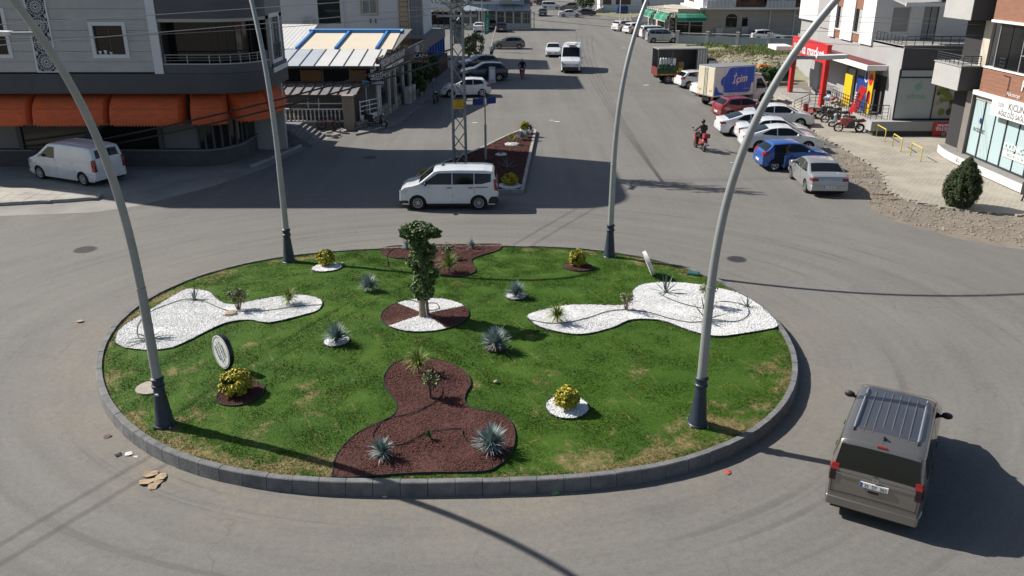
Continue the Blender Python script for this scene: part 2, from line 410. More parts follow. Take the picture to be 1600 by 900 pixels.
M_lawn = lawn_material('turf', False); M_blade = lawn_material('grass_blades', True)

# lawn body
mb = MB(); NA, NR = 160, 46
for i in range(NR+1):
    q = i/NR
    for j in range(NA):
        a = 2*math.pi*j/NA; r = (float(Rout(a))-.15)*q; x, y = CX+r*math.cos(a), CY+r*math.sin(a)
        z = float(lawn_z(x, y))+(.022*pnoise((x*1.3, y*1.3, 0))+.014*pnoise((x*4, y*4, 3)))*(1 if q < .98 else 0)
        mb.v.append((x, y, z-(.03 if i == NR else 0)))
for i in range(NR):
    for j in range(NA):
        mb.f.append((i*NA+j, (i+1)*NA+j, (i+1)*NA+(j+1)%NA, i*NA+(j+1)%NA)); mb.m.append(0)
lawn = mb.build('lawn', M_lawn, smooth=60); tag(lawn, kind='structure')

# kerb stones, each its own piece
kerb = bpy.data.objects.new('kerb', None); col.objects.link(kerb); kerb['kind'] = 'structure'
kerb.location = (CX, CY, 0)
na = 720; aa = np.linspace(0, 2*math.pi, na+1); rr = Rout(aa); xx, yy = rr*np.cos(aa), rr*np.sin(aa)
cum = np.r_[0, np.cumsum(np.hypot(np.diff(xx), np.diff(yy)))]; NK = int(round(cum[-1]/.56))
def kpt(s, off):
    s = s % cum[-1]; x = np.interp(s, cum, xx); y = np.interp(s, cum, yy)
    x2 = np.interp((s+.02) % cum[-1], cum, xx); y2 = np.interp((s+.02) % cum[-1], cum, yy)
    t = Vector((x2-x, y2-y)).normalized(); n = Vector((t.y, -t.x))
    return Vector((x, y))+n*off
def kerb_stone(s0, s1, kp, h, wd, parent, m, batter=.03):
    mb = MB(); o = [kp(s0, batter), kp(s1, batter)]; i = [kp(s0, -wd), kp(s1, -wd)]
    e = .018; t = [kp(s0, 0), kp(s1, 0)]; t2 = [kp(s0, -e), kp(s1, -e)]
    pr = lambda q, z: (q.x, q.y, z)
    vs = [pr(o[0], 0), pr(t[0], h-e), pr(t2[0], h), pr(i[0], h), pr(i[0], 0), pr(o[1], 0), pr(t[1], h-e), pr(t2[1], h), pr(i[1], h), pr(i[1], 0)]
    mb.add(vs, [(0,1,2,3,4)[::-1], (5,6,7,8,9)]+[(k, (k+1)%5, 5+(k+1)%5, 5+k) for k in range(5)])
    fs = mb.f; mb.f = [tuple(reversed(f)) for f in fs]
    return mb.build('kerb_stone', m, parent)
for k in range(NK):
    s0 = cum[-1]*k/NK+.006; s1 = cum[-1]*(k+1)/NK-.006
    kerb_stone(s0, s1, kpt, .32+random.uniform(-.008, .008), .15, kerb, M_kerb)
mb = MB(); ring = [(float(Rout(a)-.05)*math.cos(a), float(Rout(a)-.05)*math.sin(a)) for a in np.linspace(0, 2*math.pi, 121)[:-1]]
ring2 = [(float(Rout(a)-.16)*math.cos(a), float(Rout(a)-.16)*math.sin(a)) for a in np.linspace(0, 2*math.pi, 121)[:-1]]
n = 120
mb.add([(x, y, .30) for x, y in ring]+[(x, y, .30) for x, y in ring2]+[(x, y, 0) for x, y in ring], [(i, (i+1)%n, n+(i+1)%n, n+i) for i in range(n)]+[(i, 2*n+i, 2*n+(i+1)%n, (i+1)%n) for i in range(n)])
mb.build('mortar_bed', mat('mortar', (.07, .07, .07), .95), kerb)

# planting beds
def zp(l, x0, y0, k): return [(x0+x*k, y0+y*k) for x, y in l]
BEDS = {
 'left': zp([(160,730),(205,650),(400,530),(590,418),(660,415),(750,430),(790,470),(850,503),(920,507),(1010,488),(1190,457),(1320,449),(1420,467),(1455,497),(1430,545),(1350,572),(1160,618),(1080,620),(1000,607),(880,618),(780,655),(600,745),(500,783),(370,795),(240,783),(180,760)], 140, 350, .25),
 'right': zp([(88,490),(115,462),(300,422),(440,418),(590,422),(650,405),(672,372),(668,345),(705,312),(800,294),(960,297),(1100,317),(1250,352),(1375,420),(1474,518),(1462,545),(1380,563),(1180,593),(1060,583),(960,553),(860,515),(780,501),(660,503),(560,545),(420,580),(300,578),(150,540)], 800, 360, .28125),
 'front': zp([(415,180),(460,110),(530,82),(640,70),(700,80),(800,112),(868,160),(888,215),(862,262),(857,310),(905,350),(1030,372),(1100,412),(1128,490),(1108,590),(1040,655),(940,690),(600,697),(175,722),(142,680),(152,620),(200,545),(280,477),(370,432),(440,402),(480,370),(489,322),(468,290),(432,240)], 480, 540, .28786),
 'back': zp([(457,215),(482,193),(560,181),(760,176),(900,173),(1180,170),(1215,182),(1190,210),(1090,240),(1032,265),(1030,292),(1053,330),(1030,355),(950,373),(850,368),(805,325),(740,275),(650,262),(520,254)], 480, 340, .25),
}
M_white = mat('white_stone', (.82, .82, .81), .8, var=.10, vscale=9, coord='World', bump=.3, bscale=45)
M_mulch = mat('red_mulch', (.115, .040, .030), .95, var=.5, vscale=14, c2=(.06, .024, .02), coord='World', bump=.9, bscale=40)
M_edge = mat('edging_plastic', (.03, .034, .038), .5, var=.2, vscale=6)
M_hose = mat('drip_hose', (.022, .022, .022), .55)
M_stone_piece = mat('white_stone_piece', (.84, .84, .83), .75, var=.22, vscale=7, coord='World')
M_chip = mat('mulch_chip', (.15, .054, .04), .9, var=.6, vscale=17, c2=(.045, .018, .015), coord='World')
ALLBEDS = []
def bed_mesh(name, poly, m, parent, lift):
    """sheet draped on the lawn mound, refined so that it follows it"""
    vs = [Vector((p[0], p[1], 0)) for p in poly]
    bm = bmesh.new(); bv = [bm.verts.new(v) for v in vs]
    f = bm.faces.new(bv); bmesh.ops.triangulate(bm, faces=[f])
    for _ in range(3):
        bmesh.ops.subdivide_edges(bm, edges=[e for e in bm.edges if e.calc_length() > .35], cuts=1)
        bmesh.ops.triangulate(bm, faces=bm.faces[:])
    for v in bm.verts: v.co.z = float(lawn_z(v.co.x, v.co.y))+lift+.018*pnoise((v.co.x*1.5, v.co.y*1.5, 9))
    bmesh.ops.recalc_face_normals(bm, faces=bm.faces[:])
    me = bpy.data.meshes.new(name); bm.to_mesh(me); bm.free()
    if me.polygons and sum(p.normal.z for p in me.polygons) < 0: me.flip_normals()
    me.materials.append(m); o = bpy.data.objects.new(name, me); col.objects.link(o); o.parent = parent; return o
def edging(poly, parent, h=.05, th=.007, dz=.0):
    mb = MB(); n = len(poly)
    P = [Vector((p[0], p[1])) for p in poly]
    for i in range(n):
        t = (P[(i+1)%n]-P[i-1]).normalized(); nn = Vector((t.y, -t.x))*th
        z = float(lawn_z(P[i].x, P[i].y))+dz
        for q, zz in ((P[i]+nn, z-.06), (P[i]+nn, z+h), (P[i]-nn, z+h), (P[i]-nn, z-.06)): mb.v.append((q.x, q.y, zz))
    for i in range(n):
        j = (i+1) % n
        for a, b in ((0,1),(1,2),(2,3)): mb.f.append((i*4+a, i*4+b, j*4+b, j*4+a)); mb.m.append(0)
    return mb.build('edging', M_edge, parent, smooth=40)
OCT = np.array([[1,0,0],[-1,0,0],[0,1,0],[0,-1,0],[0,0,1],[0,0,-1]], float)
OCF = np.array([[0,2,4],[2,1,4],[1,3,4],[3,0,4],[2,0,5],[1,2,5],[3,1,5],[0,3,5]])
def scatter_bits(name, poly, dens, smin, smax, m, parent, lift, flat=.6, elong=1.3):
    P = np.array([[p[0], p[1]] for p in poly]); lo, hi = P.min(0), P.max(0)
    n = int(dens*np.prod(hi-lo)); q = lo+rng.random((n, 2))*(hi-lo); q = q[in_poly(q, P)]; n = len(q)
    sz = smin+rng.random(n)**1.5*(smax-smin)
    V = OCT[None]*(sz[:,None,None]*np.array([elong, 1, flat]))*(.7+.6*rng.random((n, 6, 1)))
    a = rng.random(n)*6.283; t = (rng.random(n)-.5)*1.6; ca, sa, ct, st = np.cos(a), np.sin(a), np.cos(t), np.sin(t)
    x, y, z = V[...,0], V[...,1], V[...,2]
    x, z = x*ct[:,None]-z*st[:,None], x*st[:,None]+z*ct[:,None]
    x, y = x*ca[:,None]-y*sa[:,None], x*sa[:,None]+y*ca[:,None]
    zz = lawn_z(q[:,0], q[:,1])+lift+rng.random(n)*sz*.7
    V = np.stack([x+q[:,0:1], y+q[:,1:2], z+zz[:,None]], 2).reshape(-1, 3)
    F = (OCF[None]+(np.arange(n)*6)[:,None,None]).reshape(-1, 3)
    return big_mesh(name, V, F, m, parent)
def make_bed(poly, kind, label, with_edge=True, lift=.03, group=None):
    t = thing('gravel_bed' if kind == 'white' else 'mulch_bed', label, 'flower bed', (0, 0, 0), 0, group)
    if kind == 'white':
        bed_mesh('gravel_base', poly, M_white, t, lift); scatter_bits('gravel', poly, 2600, .010, .023, M_stone_piece, t, lift)
    else:
        bed_mesh('mulch_base', poly, M_mulch, t, lift); scatter_bits('mulch', poly, 2200, .007, .018, M_chip, t, lift, .45, 1.7)
    if with_edge: edging(poly, t)
    return t
def px_poly(pts, k=4): return [(p.x, p.y) for p in smooth_closed([gl(*q) for q in pts], k)]
polys = {k: px_poly(v) for k, v in BEDS.items()}
ALLBEDS += list(polys.values())
make_bed(polys['left'], 'white', 'long white gravel bed on the side of the island towards the orange awnings')
make_bed(polys['right'], 'white', 'large lobed white gravel bed on the side of the island towards the supermarket')
make_bed(polys['front'], 'mulch', 'big red mulch bed with a narrow waist at the near kerb of the island')
make_bed(polys['back'], 'mulch', 'red mulch bed behind the topiary tree along the far kerb of the island')
# round bed under the topiary tree: quarters of white stone and red mulch
cc = gl(663, 491); tc_ = Vector((cc.x, cc.y)); er = (gl(732, 491)-gl(596, 491)).length/2; ed = (gl(664, 466)-gl(664, 518)).length/2
cq = gl(664, 492); cb = Vector((cq.x, cq.y))
ell_pts = [(cb.x+er*math.cos(a), cb.y+ed*math.sin(a)) for a in np.linspace(0, 2*math.pi, 73)[:-1]]
ALLBEDS.append(ell_pts)
rb = thing('tree_bed', 'round bed quartered in white stone and red mulch under the topiary tree', 'flower bed')
def sector(a0, a1): return [(cb.x+.0, cb.y+.0)]+[(cb.x+er*math.cos(R(a)), cb.y+ed*math.sin(R(a))) for a in np.linspace(a0, a1, 22)]
for a0, a1, k in ((30, 136, 'w'), (136, 222, 'm'), (222, 304, 'w'), (304, 390, 'm')):
    if k == 'w': bed_mesh('gravel_base', sector(a0, a1), M_white, rb, .03); scatter_bits('gravel', sector(a0, a1), 2600, .010, .023, M_stone_piece, rb, .03)
    else: bed_mesh('mulch_base', sector(a0, a1), M_mulch, rb, .03); scatter_bits('mulch', sector(a0, a1), 2200, .007, .018, M_chip, rb, .03, .45, 1.7)
edging(ell_pts, rb)
def ring_bed(px, py, rpx, kind, label, squash=1.0, h=.085):
    c = gl(px, py); r = (gl(px+rpx, py)-gl(px-rpx, py)).length/2
    poly = [(c.x+r*math.cos(a), c.y+r*squash*math.sin(a)) for a in np.linspace(0, 2*math.pi, 29)[:-1]]
    ALLBEDS.append(poly); make_bed(poly, kind, label, True, .03); return c
ring_bed(511, 419, 23, 'white', 'small white stone ring under the yellow shrub nearest the far kerb')
ring_bed(903, 418, 23, 'mulch', 'small red mulch ring under the bright yellow shrub on the far lawn')
ring_bed(376, 616, 35, 'mulch', 'red mulch ring under the yellow shrub beside the oval white sign')
ring_bed(886, 637, 33.5, 'white', 'white stone ring under the yellow shrub on the near lawn')
ring_bed(526, 534, 20, 'white', 'small white stone ring under the blue yucca near the long gravel bed')
ring_bed(806, 464, 16, 'white', 'tiny white stone ring under the blue yucca on the far lawn')
ring_bed(774, 545, 15, 'mulch', 'tiny dark mulch ring under the blue yucca in front of the tree bed')

# grass blades over the lawn, leaving the beds bare
n = 400000; th_ = rng.random(n)*2*math.pi; q = np.sqrt(rng.random(n)); rl = (Rout(th_)-.17)*q
gx, gy = CX+rl*np.cos(th_), CY+rl*np.sin(th_); P = np.stack([gx, gy], 1); keep = np.ones(n, bool)
for pl in ALLBEDS: keep &= ~in_poly(P, np.array(pl))
P = P[keep]; n = len(P)
clump = np.array([pnoise((x*2.1, y*2.1, 5)) for x, y in P[::1]]) if n < 1 else (np.sin(P[:,0]*3.1+np.sin(P[:,1]*2.3))*np.sin(P[:,1]*2.7+np.cos(P[:,0]*1.9)))
hgt = (.016+.022*rng.random(n))*(1+.3*clump); wdt = .005+.005*rng.random(n); a = rng.random(n)*6.283
lean = .02+.03*rng.random(n); la = rng.random(n)*6.283; z0 = lawn_z(P[:,0], P[:,1])-.005
V = np.empty((n, 3, 3)); V[:,0,0] = P[:,0]-np.cos(a)*wdt; V[:,0,1] = P[:,1]-np.sin(a)*wdt; V[:,0,2] = z0
V[:,1,0] = P[:,0]+np.cos(a)*wdt; V[:,1,1] = P[:,1]+np.sin(a)*wdt; V[:,1,2] = z0
V[:,2,0] = P[:,0]+np.cos(la)*lean; V[:,2,1] = P[:,1]+np.sin(la)*lean; V[:,2,2] = z0+hgt
grass = big_mesh('grass', V.reshape(-1, 3), np.arange(n*3).reshape(-1, 3), M_blade)
tag(grass, 'mown green turf covering the roundabout island with dry seams', 'grass', kind='stuff')
# ------------------------------------------------------------------ lamp posts on the island
def lamp_post(px, py, az, label, z0=2.0, r8=1.0, p=3.0, bracket=None, top=11.6, seam=3.4, k=1.0):
    b = gl(px, py); b.z -= .02
    t = thing('street_lamp', label, 'street lamp', b, 0, 'arched lamp posts around the island')
    mb = MB(); mb.lathe([(.235,0),(.235,.05),(.215,.07),(.215,.10),(.20,.13),(.125,.92),(.12,.98),(.15,1.0),(.15,1.05),(.128,1.07),(.125,1.16),(.15,1.18),(.15,1.22),(.11,1.25)], 20)
    mb.build('base', navy_iron, t, smooth=35)
    A = R(az)
    def at(z):
        r = r8*(max(z-z0, 0)/(8-z0))**p
        return Vector((r*math.cos(A), r*math.sin(A), z))
    zs = [1.2+i*(top-1.2)/34 for i in range(35)]
    zs1 = [z for z in zs if z < seam]+[seam]; zs2 = [seam-.02]+[z for z in zs if z > seam]
    MB().tube([at(z) for z in zs1], [.109-.010*(z-1.2)/(seam-1.2) for z in zs1], 16).build('pole', pole_grey, t, smooth=40)
    MB().tube([at(z) for z in zs2], [.093-.032*(z-seam)/(top-seam) for z in zs2], 16).build('upper_pole', pole_grey, t, smooth=40)
    MB().tube([at(seam-.03), at(seam+.012)], .104, 16).build('collar', pole_grey, t, smooth=40)
    e = at(top); d = (at(top)-at(top-.2)).normalized(); h = Vector((math.cos(A), math.sin(A), .05))
    mb = MB(); mb.tube([e, e+d*.5+h*.2, e+d*.6+h*1.0], [.05,.05,.05], 10); mb.build('arm', pole_grey, t, smooth=40)
    c = e+d*.6+h*1.0; mb = MB(); mb.bar(c, c+h*.75, .26, .09); mb.build('lamp_head', pole_grey, t, bevel=.02)
    if bracket:
        z, baz = bracket; q = at(z); B = R(baz); dd = Vector((math.cos(B), math.sin(B), 0))
        MB().tube([q, q+dd*.5], .035, 8).build('bracket_arm', pole_grey, t, smooth=40)
        mb = MB(); mb.bar(q+dd*.45+Vector((0,0,.01)), q+dd*1.05+Vector((0,0,.03)), .2, .07); mb.build('lamp_head', white_steel, t, bevel=.02)
        mb = MB(); mb.bar(q+dd*.5+Vector((0,0,-.03)), q+dd*1.0+Vector((0,0,-.012)), .14, .02); mb.build('lens', lamp_glass, t)
    if px in (258,):
        MB().box(-.03, .05, -.19, -.165, .86, .9).build('sticker', plate_white, t)
    for i in range(4):
        a = R(45+90*i); MB().lathe([(.02,0),(.02,.05),(.012,.07)], 8, (.27*math.cos(a), .27*math.sin(a), 0)).build('anchor_bolt', galv, t)
    return t
lamp_post(258, 663, 255, 'arched lamp post standing nearest the oval white sign', bracket=(8.75, 185))
lamp_post(1090, 662, 345, 'arched lamp post on the near lawn towards the grey car', bracket=(8.2, 0))
lamp_post(452, 409, 120, 'arched lamp post on the far kerb in front of the orange awnings', r8=1.0)
lamp_post(952, 401, 45, 'arched lamp post on the far kerb beside the edge-on round sign')

# ------------------------------------------------------------------ plants
def leafmat(name, c, c2, rough=.55, vs=4): 
    m = mat(name, c, rough, var=.5, vscale=vs, c2=c2, coord='World'); return m
M_yucca = leafmat('blue_yucca_leaf', (.32, .40, .39), (.15, .21, .20))
M_agave = leafmat('grey_agave_leaf', (.12, .17, .15), (.07, .10, .09))
M_grassy = leafmat('lime_grass_leaf', (.24, .30, .06), (.11, .17, .03))
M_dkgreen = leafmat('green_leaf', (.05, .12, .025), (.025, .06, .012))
M_topiary = leafmat('topiary_leaf', (.15, .225, .06), (.06, .105, .028), .5, 7)
M_yellow = leafmat('yellow_leaf', (.60, .47, .03), (.22, .25, .03), .55, 9)
M_olive = leafmat('olive_leaf', (.20, .22, .10), (.10, .12, .05))
M_conifer = leafmat('conifer_leaf', (.055, .085, .022), (.025, .042, .012), .7, 6)
M_bark = mat('bark', (.26, .22, .18), .9, var=.4, vscale=9, bump=.6, bscale=30)
M_twig = mat('twig', (.16, .10, .08), .9)
def blade(V, F, base, az, el, ln, w, droop=.3, nseg=5, rnd=None):
    """one strap-shaped leaf with a keel, bending under its weight"""
    p = Vector(base); d = Vector((math.cos(az)*math.cos(el), math.sin(az)*math.cos(el), math.sin(el))); side = Vector((-math.sin(az), math.cos(az), 0))
    o = len(V)
    for i in range(nseg+1):
        t = i/nseg; ww = w*(.75+.5*t if t < .4 else .95*(1-((t-.4)/.6)**1.6)+.02)
        keel = d.cross(side).normalized()*(-ww*.35)
        V += [tuple(p-side*ww), tuple(p+keel), tuple(p+side*ww)]
        if i < nseg:
            F += [(o+i*3, o+i*3+1, o+i*3+4, o+i*3+3), (o+i*3+1, o+i*3+2, o+i*3+5, o+i*3+4)]
        p = p+d*(ln/nseg); d = (d+Vector((0,0,-droop*(1/nseg)*(1+t)))).normalized()
def mesh_obj(name, V, F, m, parent, kind=None):
    mb = MB(); mb.v = V; mb.f = F; mb.m = [0]*len(F); return mb.build(name, m, parent, kind=kind)
def yucca(px, py, size, label, n=330, m=None, group='blue yuccas on the island', droop=.15, wid=.013, cat='yucca', low=-.1, name='yucca', loc=None):
    b = loc or gl(px, py, .02); t = thing(name, label, cat, b, 0, group); V, F = [], []
    for i in range(n):
        az = random.uniform(0, 6.283); el = low+(1.5-low)*random.random()**.8
        ln = size*random.uniform(.55, 1.0); c = size*.28
        blade(V, F, (0, 0, size*.12+c*random.uniform(.3, 1.0)), az, el, ln, wid*random.uniform(.9, 1.35), droop*(1.3-el*.6), 3)
    mesh_obj('foliage', V, F, m or M_yucca, t, 'stuff'); sr = size*(.10 if cat == 'yucca' else .04)
    MB().lathe([(sr,-.03),(sr,size*.22),(sr*.5,size*.35)], 8).build('stem', M_bark, t, smooth=40)
    return t
def agave(px, py, size, label, leaves, m=None, loc=None):
    b = loc or gl(px, py, .03); t = thing('agave', label, 'agave', b, 0, 'spiky agaves in the white gravel')
    for i, (az, el, k, dr) in enumerate(leaves):
        V, F = [], []; blade(V, F, (.02*math.cos(R(az)), .02*math.sin(R(az)), .02), R(az), R(el), size*k, size*.05, dr, 7)
        mesh_obj('leaf', V, F, m or M_agave, t)
    MB().lathe([(.05,-.03),(.06,.05),(.03,.12)], 8).build('heart', m or M_agave, t, smooth=40)
    return t
def leaves_cloud(pts, nrm, size, name, m, parent, kind='stuff', aspect=1.7):
    pts = np.asarray(pts); n = len(pts); d = np.asarray(nrm)+.9*rng.normal(size=(n, 3)); d /= np.linalg.norm(d, axis=1)[:,None]+1e-9
    r = rng.normal(size=(n, 3)); a = np.cross(d, r); a /= np.linalg.norm(a, axis=1)[:,None]+1e-9; b = np.cross(d, a)
    s = size*(.65+.7*rng.random(n))[:,None]
    V = np.stack([pts-a*s*aspect*.5, pts+b*s*.5+d*s*.12, pts+a*s*aspect*.5, pts-b*s*.5+d*s*.12], 1).reshape(-1, 3)
    F = np.arange(n*4).reshape(-1, 4)
    return big_mesh(name, V, F, m, parent, kind, 4)
def clumpy(c, r, n, clumps, spread=.34):
    """points on many small clumps spread over a lumpy ball"""
    out, nr = [], []
    for _ in range(clumps):
        v = rng.normal(size=3); v /= np.linalg.norm(v); q = np.array(c)+v*np.array(r)*(.6+.4*rng.random()**.5)
        k = n//clumps; w = rng.normal(size=(k, 3)); w /= np.linalg.norm(w, axis=1)[:,None]
        out.append(q+w*np.array(r)*spread*(.5+.5*rng.random((k, 1)))); nr.append(w*.6+v*.6+np.array([0,0,.3]))
    return np.concatenate(out), np.concatenate(nr)
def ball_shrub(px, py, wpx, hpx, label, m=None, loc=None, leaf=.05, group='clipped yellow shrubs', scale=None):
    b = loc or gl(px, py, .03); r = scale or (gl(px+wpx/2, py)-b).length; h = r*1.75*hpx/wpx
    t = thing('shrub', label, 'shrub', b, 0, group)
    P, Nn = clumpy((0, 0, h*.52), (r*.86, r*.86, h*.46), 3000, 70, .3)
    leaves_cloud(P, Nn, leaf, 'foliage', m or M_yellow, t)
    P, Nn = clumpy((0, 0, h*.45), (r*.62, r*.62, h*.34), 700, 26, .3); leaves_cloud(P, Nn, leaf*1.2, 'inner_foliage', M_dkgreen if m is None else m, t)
    mb = MB()
    for i in range(6):
        a = i*1.05; mb.tube([(0,0,-.03), (r*.2*math.cos(a), r*.2*math.sin(a), h*.25), (r*.5*math.cos(a), r*.5*math.sin(a), h*.6)], [.018,.014,.006], 6)
    mb.build('stems', M_twig, t); return t
def twig_shrub(px, py, h, label, m=None, loc=None, w=.35, n=500, leaf=.035, bare=.3):
    b = loc or gl(px, py, .03); t = thing('thin_shrub', label, 'shrub', b); mb = MB(); P = []
    for i in range(11):
        a = random.uniform(0, 6.283); k = random.uniform(.3, 1)*w; hh = h*random.uniform(.7, 1)
        e = Vector((k*math.cos(a), k*math.sin(a), hh)); mid = e*.5+Vector((0,0,hh*.12))
        mb.tube([(.03*math.cos(a), .03*math.sin(a), -.02), mid, e], [.012,.009,.004], 5)
        for q in range(n//11):
            f = bare+(1-bare)*random.random(); p = (mid*(1-f)*2*f+e*f*f) if f < 1 else e
            P.append(np.array(mid.lerp(e, f))+rng.normal(size=3)*w*.16)
    mb.build('stems', M_twig, t); leaves_cloud(np.array(P), np.tile([0,0,.5], (len(P), 1)), leaf, 'foliage', m or M_olive, t, aspect=2.4); return t
# topiary tree
b = gl(663, 496); tt = thing('topiary_tree', 'tall clipped topiary tree with a flat tilted top in the round bed', 'tree', b)
u = 1/52.0     # metres per pixel of the photo at the tree
mb = MB(); mb.tube([(-.04,0,-.05),(-.05,0,.4),(-.02,.02,.9),(-.05,0,1.6),(0,0,2.1)], [.105,.085,.075,.06,.04], 10)
mb.tube([(.10,.12,-.05),(.07,.1,.45),(.05,.08,1.0),(.05,.05,1.7)], [.05,.045,.04,.035], 8); mb.build('trunk', M_bark, tt, smooth=50)
tt.scale = (1.05, 1.05, .95)
cl = [((.02,0,.80),(.28,.28,.22)), ((-.02,0,1.06),(.36,.36,.30)), ((.06,.02,1.42),(.36,.36,.30)), ((-.04,0,1.78),(.38,.36,.30)), ((.08,.03,2.10),(.36,.34,.26)), ((-.1,0,2.36),(.28,.28,.22)), ((-.28,0,2.74),(.30,.34,.22)), ((.02,.02,2.82),(.34,.36,.20)), ((.3,0,2.70),(.26,.3,.16)), ((.0,0,2.55),(.22,.22,.2))]
PP, NN = [], []
for c, r in cl:
    p, q = clumpy(c, tuple(v*.95 for v in r), 1700, 44, .24); PP.append(p); NN.append(q)
leaves_cloud(np.concatenate(PP), np.concatenate(NN), .046, 'crown', M_topiary, tt)
# yellow balls
ball_shrub(510, 416, 27, 27, 'small yellow shrub in a white ring at the far kerb', leaf=.045)
ball_shrub(901, 416, 27, 28, 'bright yellow shrub in a mulch ring on the far lawn', leaf=.045)
ball_shrub(371, 616, 51, 42, 'large yellow shrub in a mulch ring beside the oval white sign')
ball_shrub(886, 638, 40, 38, 'yellow shrub in a white ring on the near lawn')
# yuccas
yucca(576, 455, .47, 'blue yucca growing straight from the lawn beside the topiary tree')
yucca(806, 465, .44, 'blue yucca in a tiny white ring on the far lawn')
yucca(526, 537, .50, 'blue yucca in a white ring near the long gravel bed')
yucca(774, 547, .55, 'blue yucca in a dark ring in front of the quartered tree bed')
yucca(766, 706, .54, 'large grey yucca in the corner of the near mulch bed', n=300, droop=.35)
yucca(597, 715, .40, 'grey yucca in the near mulch bed on the lamp shadow', n=180, droop=.4)
yucca(672, 688, .20, 'small dark green yucca in the middle of the near mulch bed', n=34, m=M_dkgreen, low=.3)
yucca(636, 390, .36, 'grey yucca half hidden behind the topiary tree', n=70, droop=.4)
yucca(738, 390, .36, 'pale grey yucca in the far mulch bed near the kerb', n=70, droop=.4)
def grassy(px, py, size, label, n=150, droop=1.9, loc=None):
    return yucca(px, py, size, label, n, M_grassy, 'lime green grass tufts', droop, .011, 'ornamental grass', .35, 'grass_tuft', loc)
grassy(654, 584, .62, 'lime green grass tuft at the top of the near mulch bed')
grassy(452, 477, .52, 'lime green grass tuft in the long white gravel bed')
grassy(871, 506, .55, 'lime green grass tuft in the narrow end of the large gravel bed')
grassy(702, 427, .66, 'lime green grass tuft in the far mulch bed behind the tree', n=190)
twig_shrub(674, 624, .62, 'thin variegated shrub in the near mulch bed', w=.24)
twig_shrub(373, 486, .66, 'thin olive shrub in the long white gravel bed', w=.3)
twig_shrub(978, 487, .55, 'nearly bare thin shrub in the waist of the large gravel bed', w=.28, n=190)
twig_shrub(1104, 478, .75, 'thin olive shrub behind the lamp post in the large gravel bed', w=.26, n=420)
twig_shrub(700, 405, .5, 'leafy olive shrub in the far mulch bed', w=.3, n=500, m=M_olive)
agave(304, 471, .50, 'upright grey agave at the far end of the long gravel bed', [(80,75,1,0),(200,80,.9,0),(300,72,.95,0),(0,10,1.1,.3),(180,8,1.2,.3),(250,30,.8,.3),(120,40,.7,.2),(330,12,.9,.3),(60,60,.8,0)])
agave(235, 532, .74, 'sprawling grey agave behind the lamp post in the long gravel bed', [(0,20,1.1,.5),(20,42,.8,.5),(165,25,.9,.6),(190,12,.9,.4),(215,5,1.1,.2),(330,10,.9,.4),(80,60,.6,.2),(120,50,.7,.3),(270,20,.6,.4),(350,45,.9,.7)])
agave(1040, 459, .62, 'tall grey agave at the far edge of the large gravel bed', [(85,70,1.2,.1),(50,55,1,.1),(130,75,1,.1),(0,18,1.0,.3),(185,20,1.0,.2),(230,14,.8,.2),(310,20,.7,.3),(20,40,.8,.2),(160,45,.8,.2)])
agave(1104, 503, .66, 'spreading grey agave beside the lamp post in the large gravel bed', [(125,70,1.1,.2),(150,50,1,.2),(200,30,.9,.3),(95,80,1,.1),(40,55,1,.3),(10,25,1,.4),(330,15,.8,.2),(300,5,.9,.1),(240,20,.7,.2),(60,65,.9,.2)])
agave(1167, 481, .36, 'little dark agave near the tip of the large gravel bed', [(80,75,1,0),(20,45,1,.1),(140,50,1,.1),(200,25,1,.2),(330,20,1,.2),(270,35,.8,.2),(60,55,.9,.1),(170,30,.9,.2)])

# drip hoses on the beds
def hose(pts, label, r=.011, onl=True):
    P = smooth_open([gl(x, y, .055) for x, y in pts], 6)
    for p in P: p.z = float(lawn_z(p.x, p.y))+.058
    tag(MB().tube(P, r, 6).build('drip_hose', M_hose, smooth=60), label, 'hose', 'drip hoses')
hose(zp([(330,740),(300,700),(310,630),(380,560),(500,510),(600,480),(700,485),(760,510),(840,545),(930,555),(1100,552),(1300,525),(1450,515)], 140, 350, .25), 'black drip hose winding through the long white gravel bed')
hose(zp([(92,505),(200,525),(300,522),(420,495),(530,460),(640,450),(760,465),(880,500),(1000,520),(1120,505),(1240,515),(1310,480),(1300,430),(1220,408),(1150,403)], 800, 360, .28125), 'black drip hose curling round the large white gravel bed')
hose(zp([(820,362),(900,400),(1000,430),(1100,450)], 800, 360, .28125), 'short black drip hose running from the tall agave')
hose(zp([(615,145),(690,190),(730,240),(720,290),(640,345),(560,380),(440,405),(380,450),(355,500),(375,530)], 480, 540, .28786), 'black drip hose along the waist of the near mulch bed')
hose(zp([(450,552),(520,545),(600,505),(650,480),(740,468),(835,463),(845,500),(880,550),(940,580)], 480, 540, .28786), 'black drip hose joining the three small yuccas')
hose(zp([(700,240),(560,200),(500,240),(500,290),(520,325),(600,345)], 480, 340, .25), 'black drip hose trailing off the far mulch bed onto the lawn')
hose(zp([(860,190),(1000,200),(1080,190),(1100,215),(1030,240)], 480, 340, .25), 'black drip hose in the far mulch bed')
hose(zp([(560,530),(640,525),(720,545),(800,545),(825,575),(780,590),(700,580)], 480, 340, .25), 'black drip hose looped round the topiary trunk')
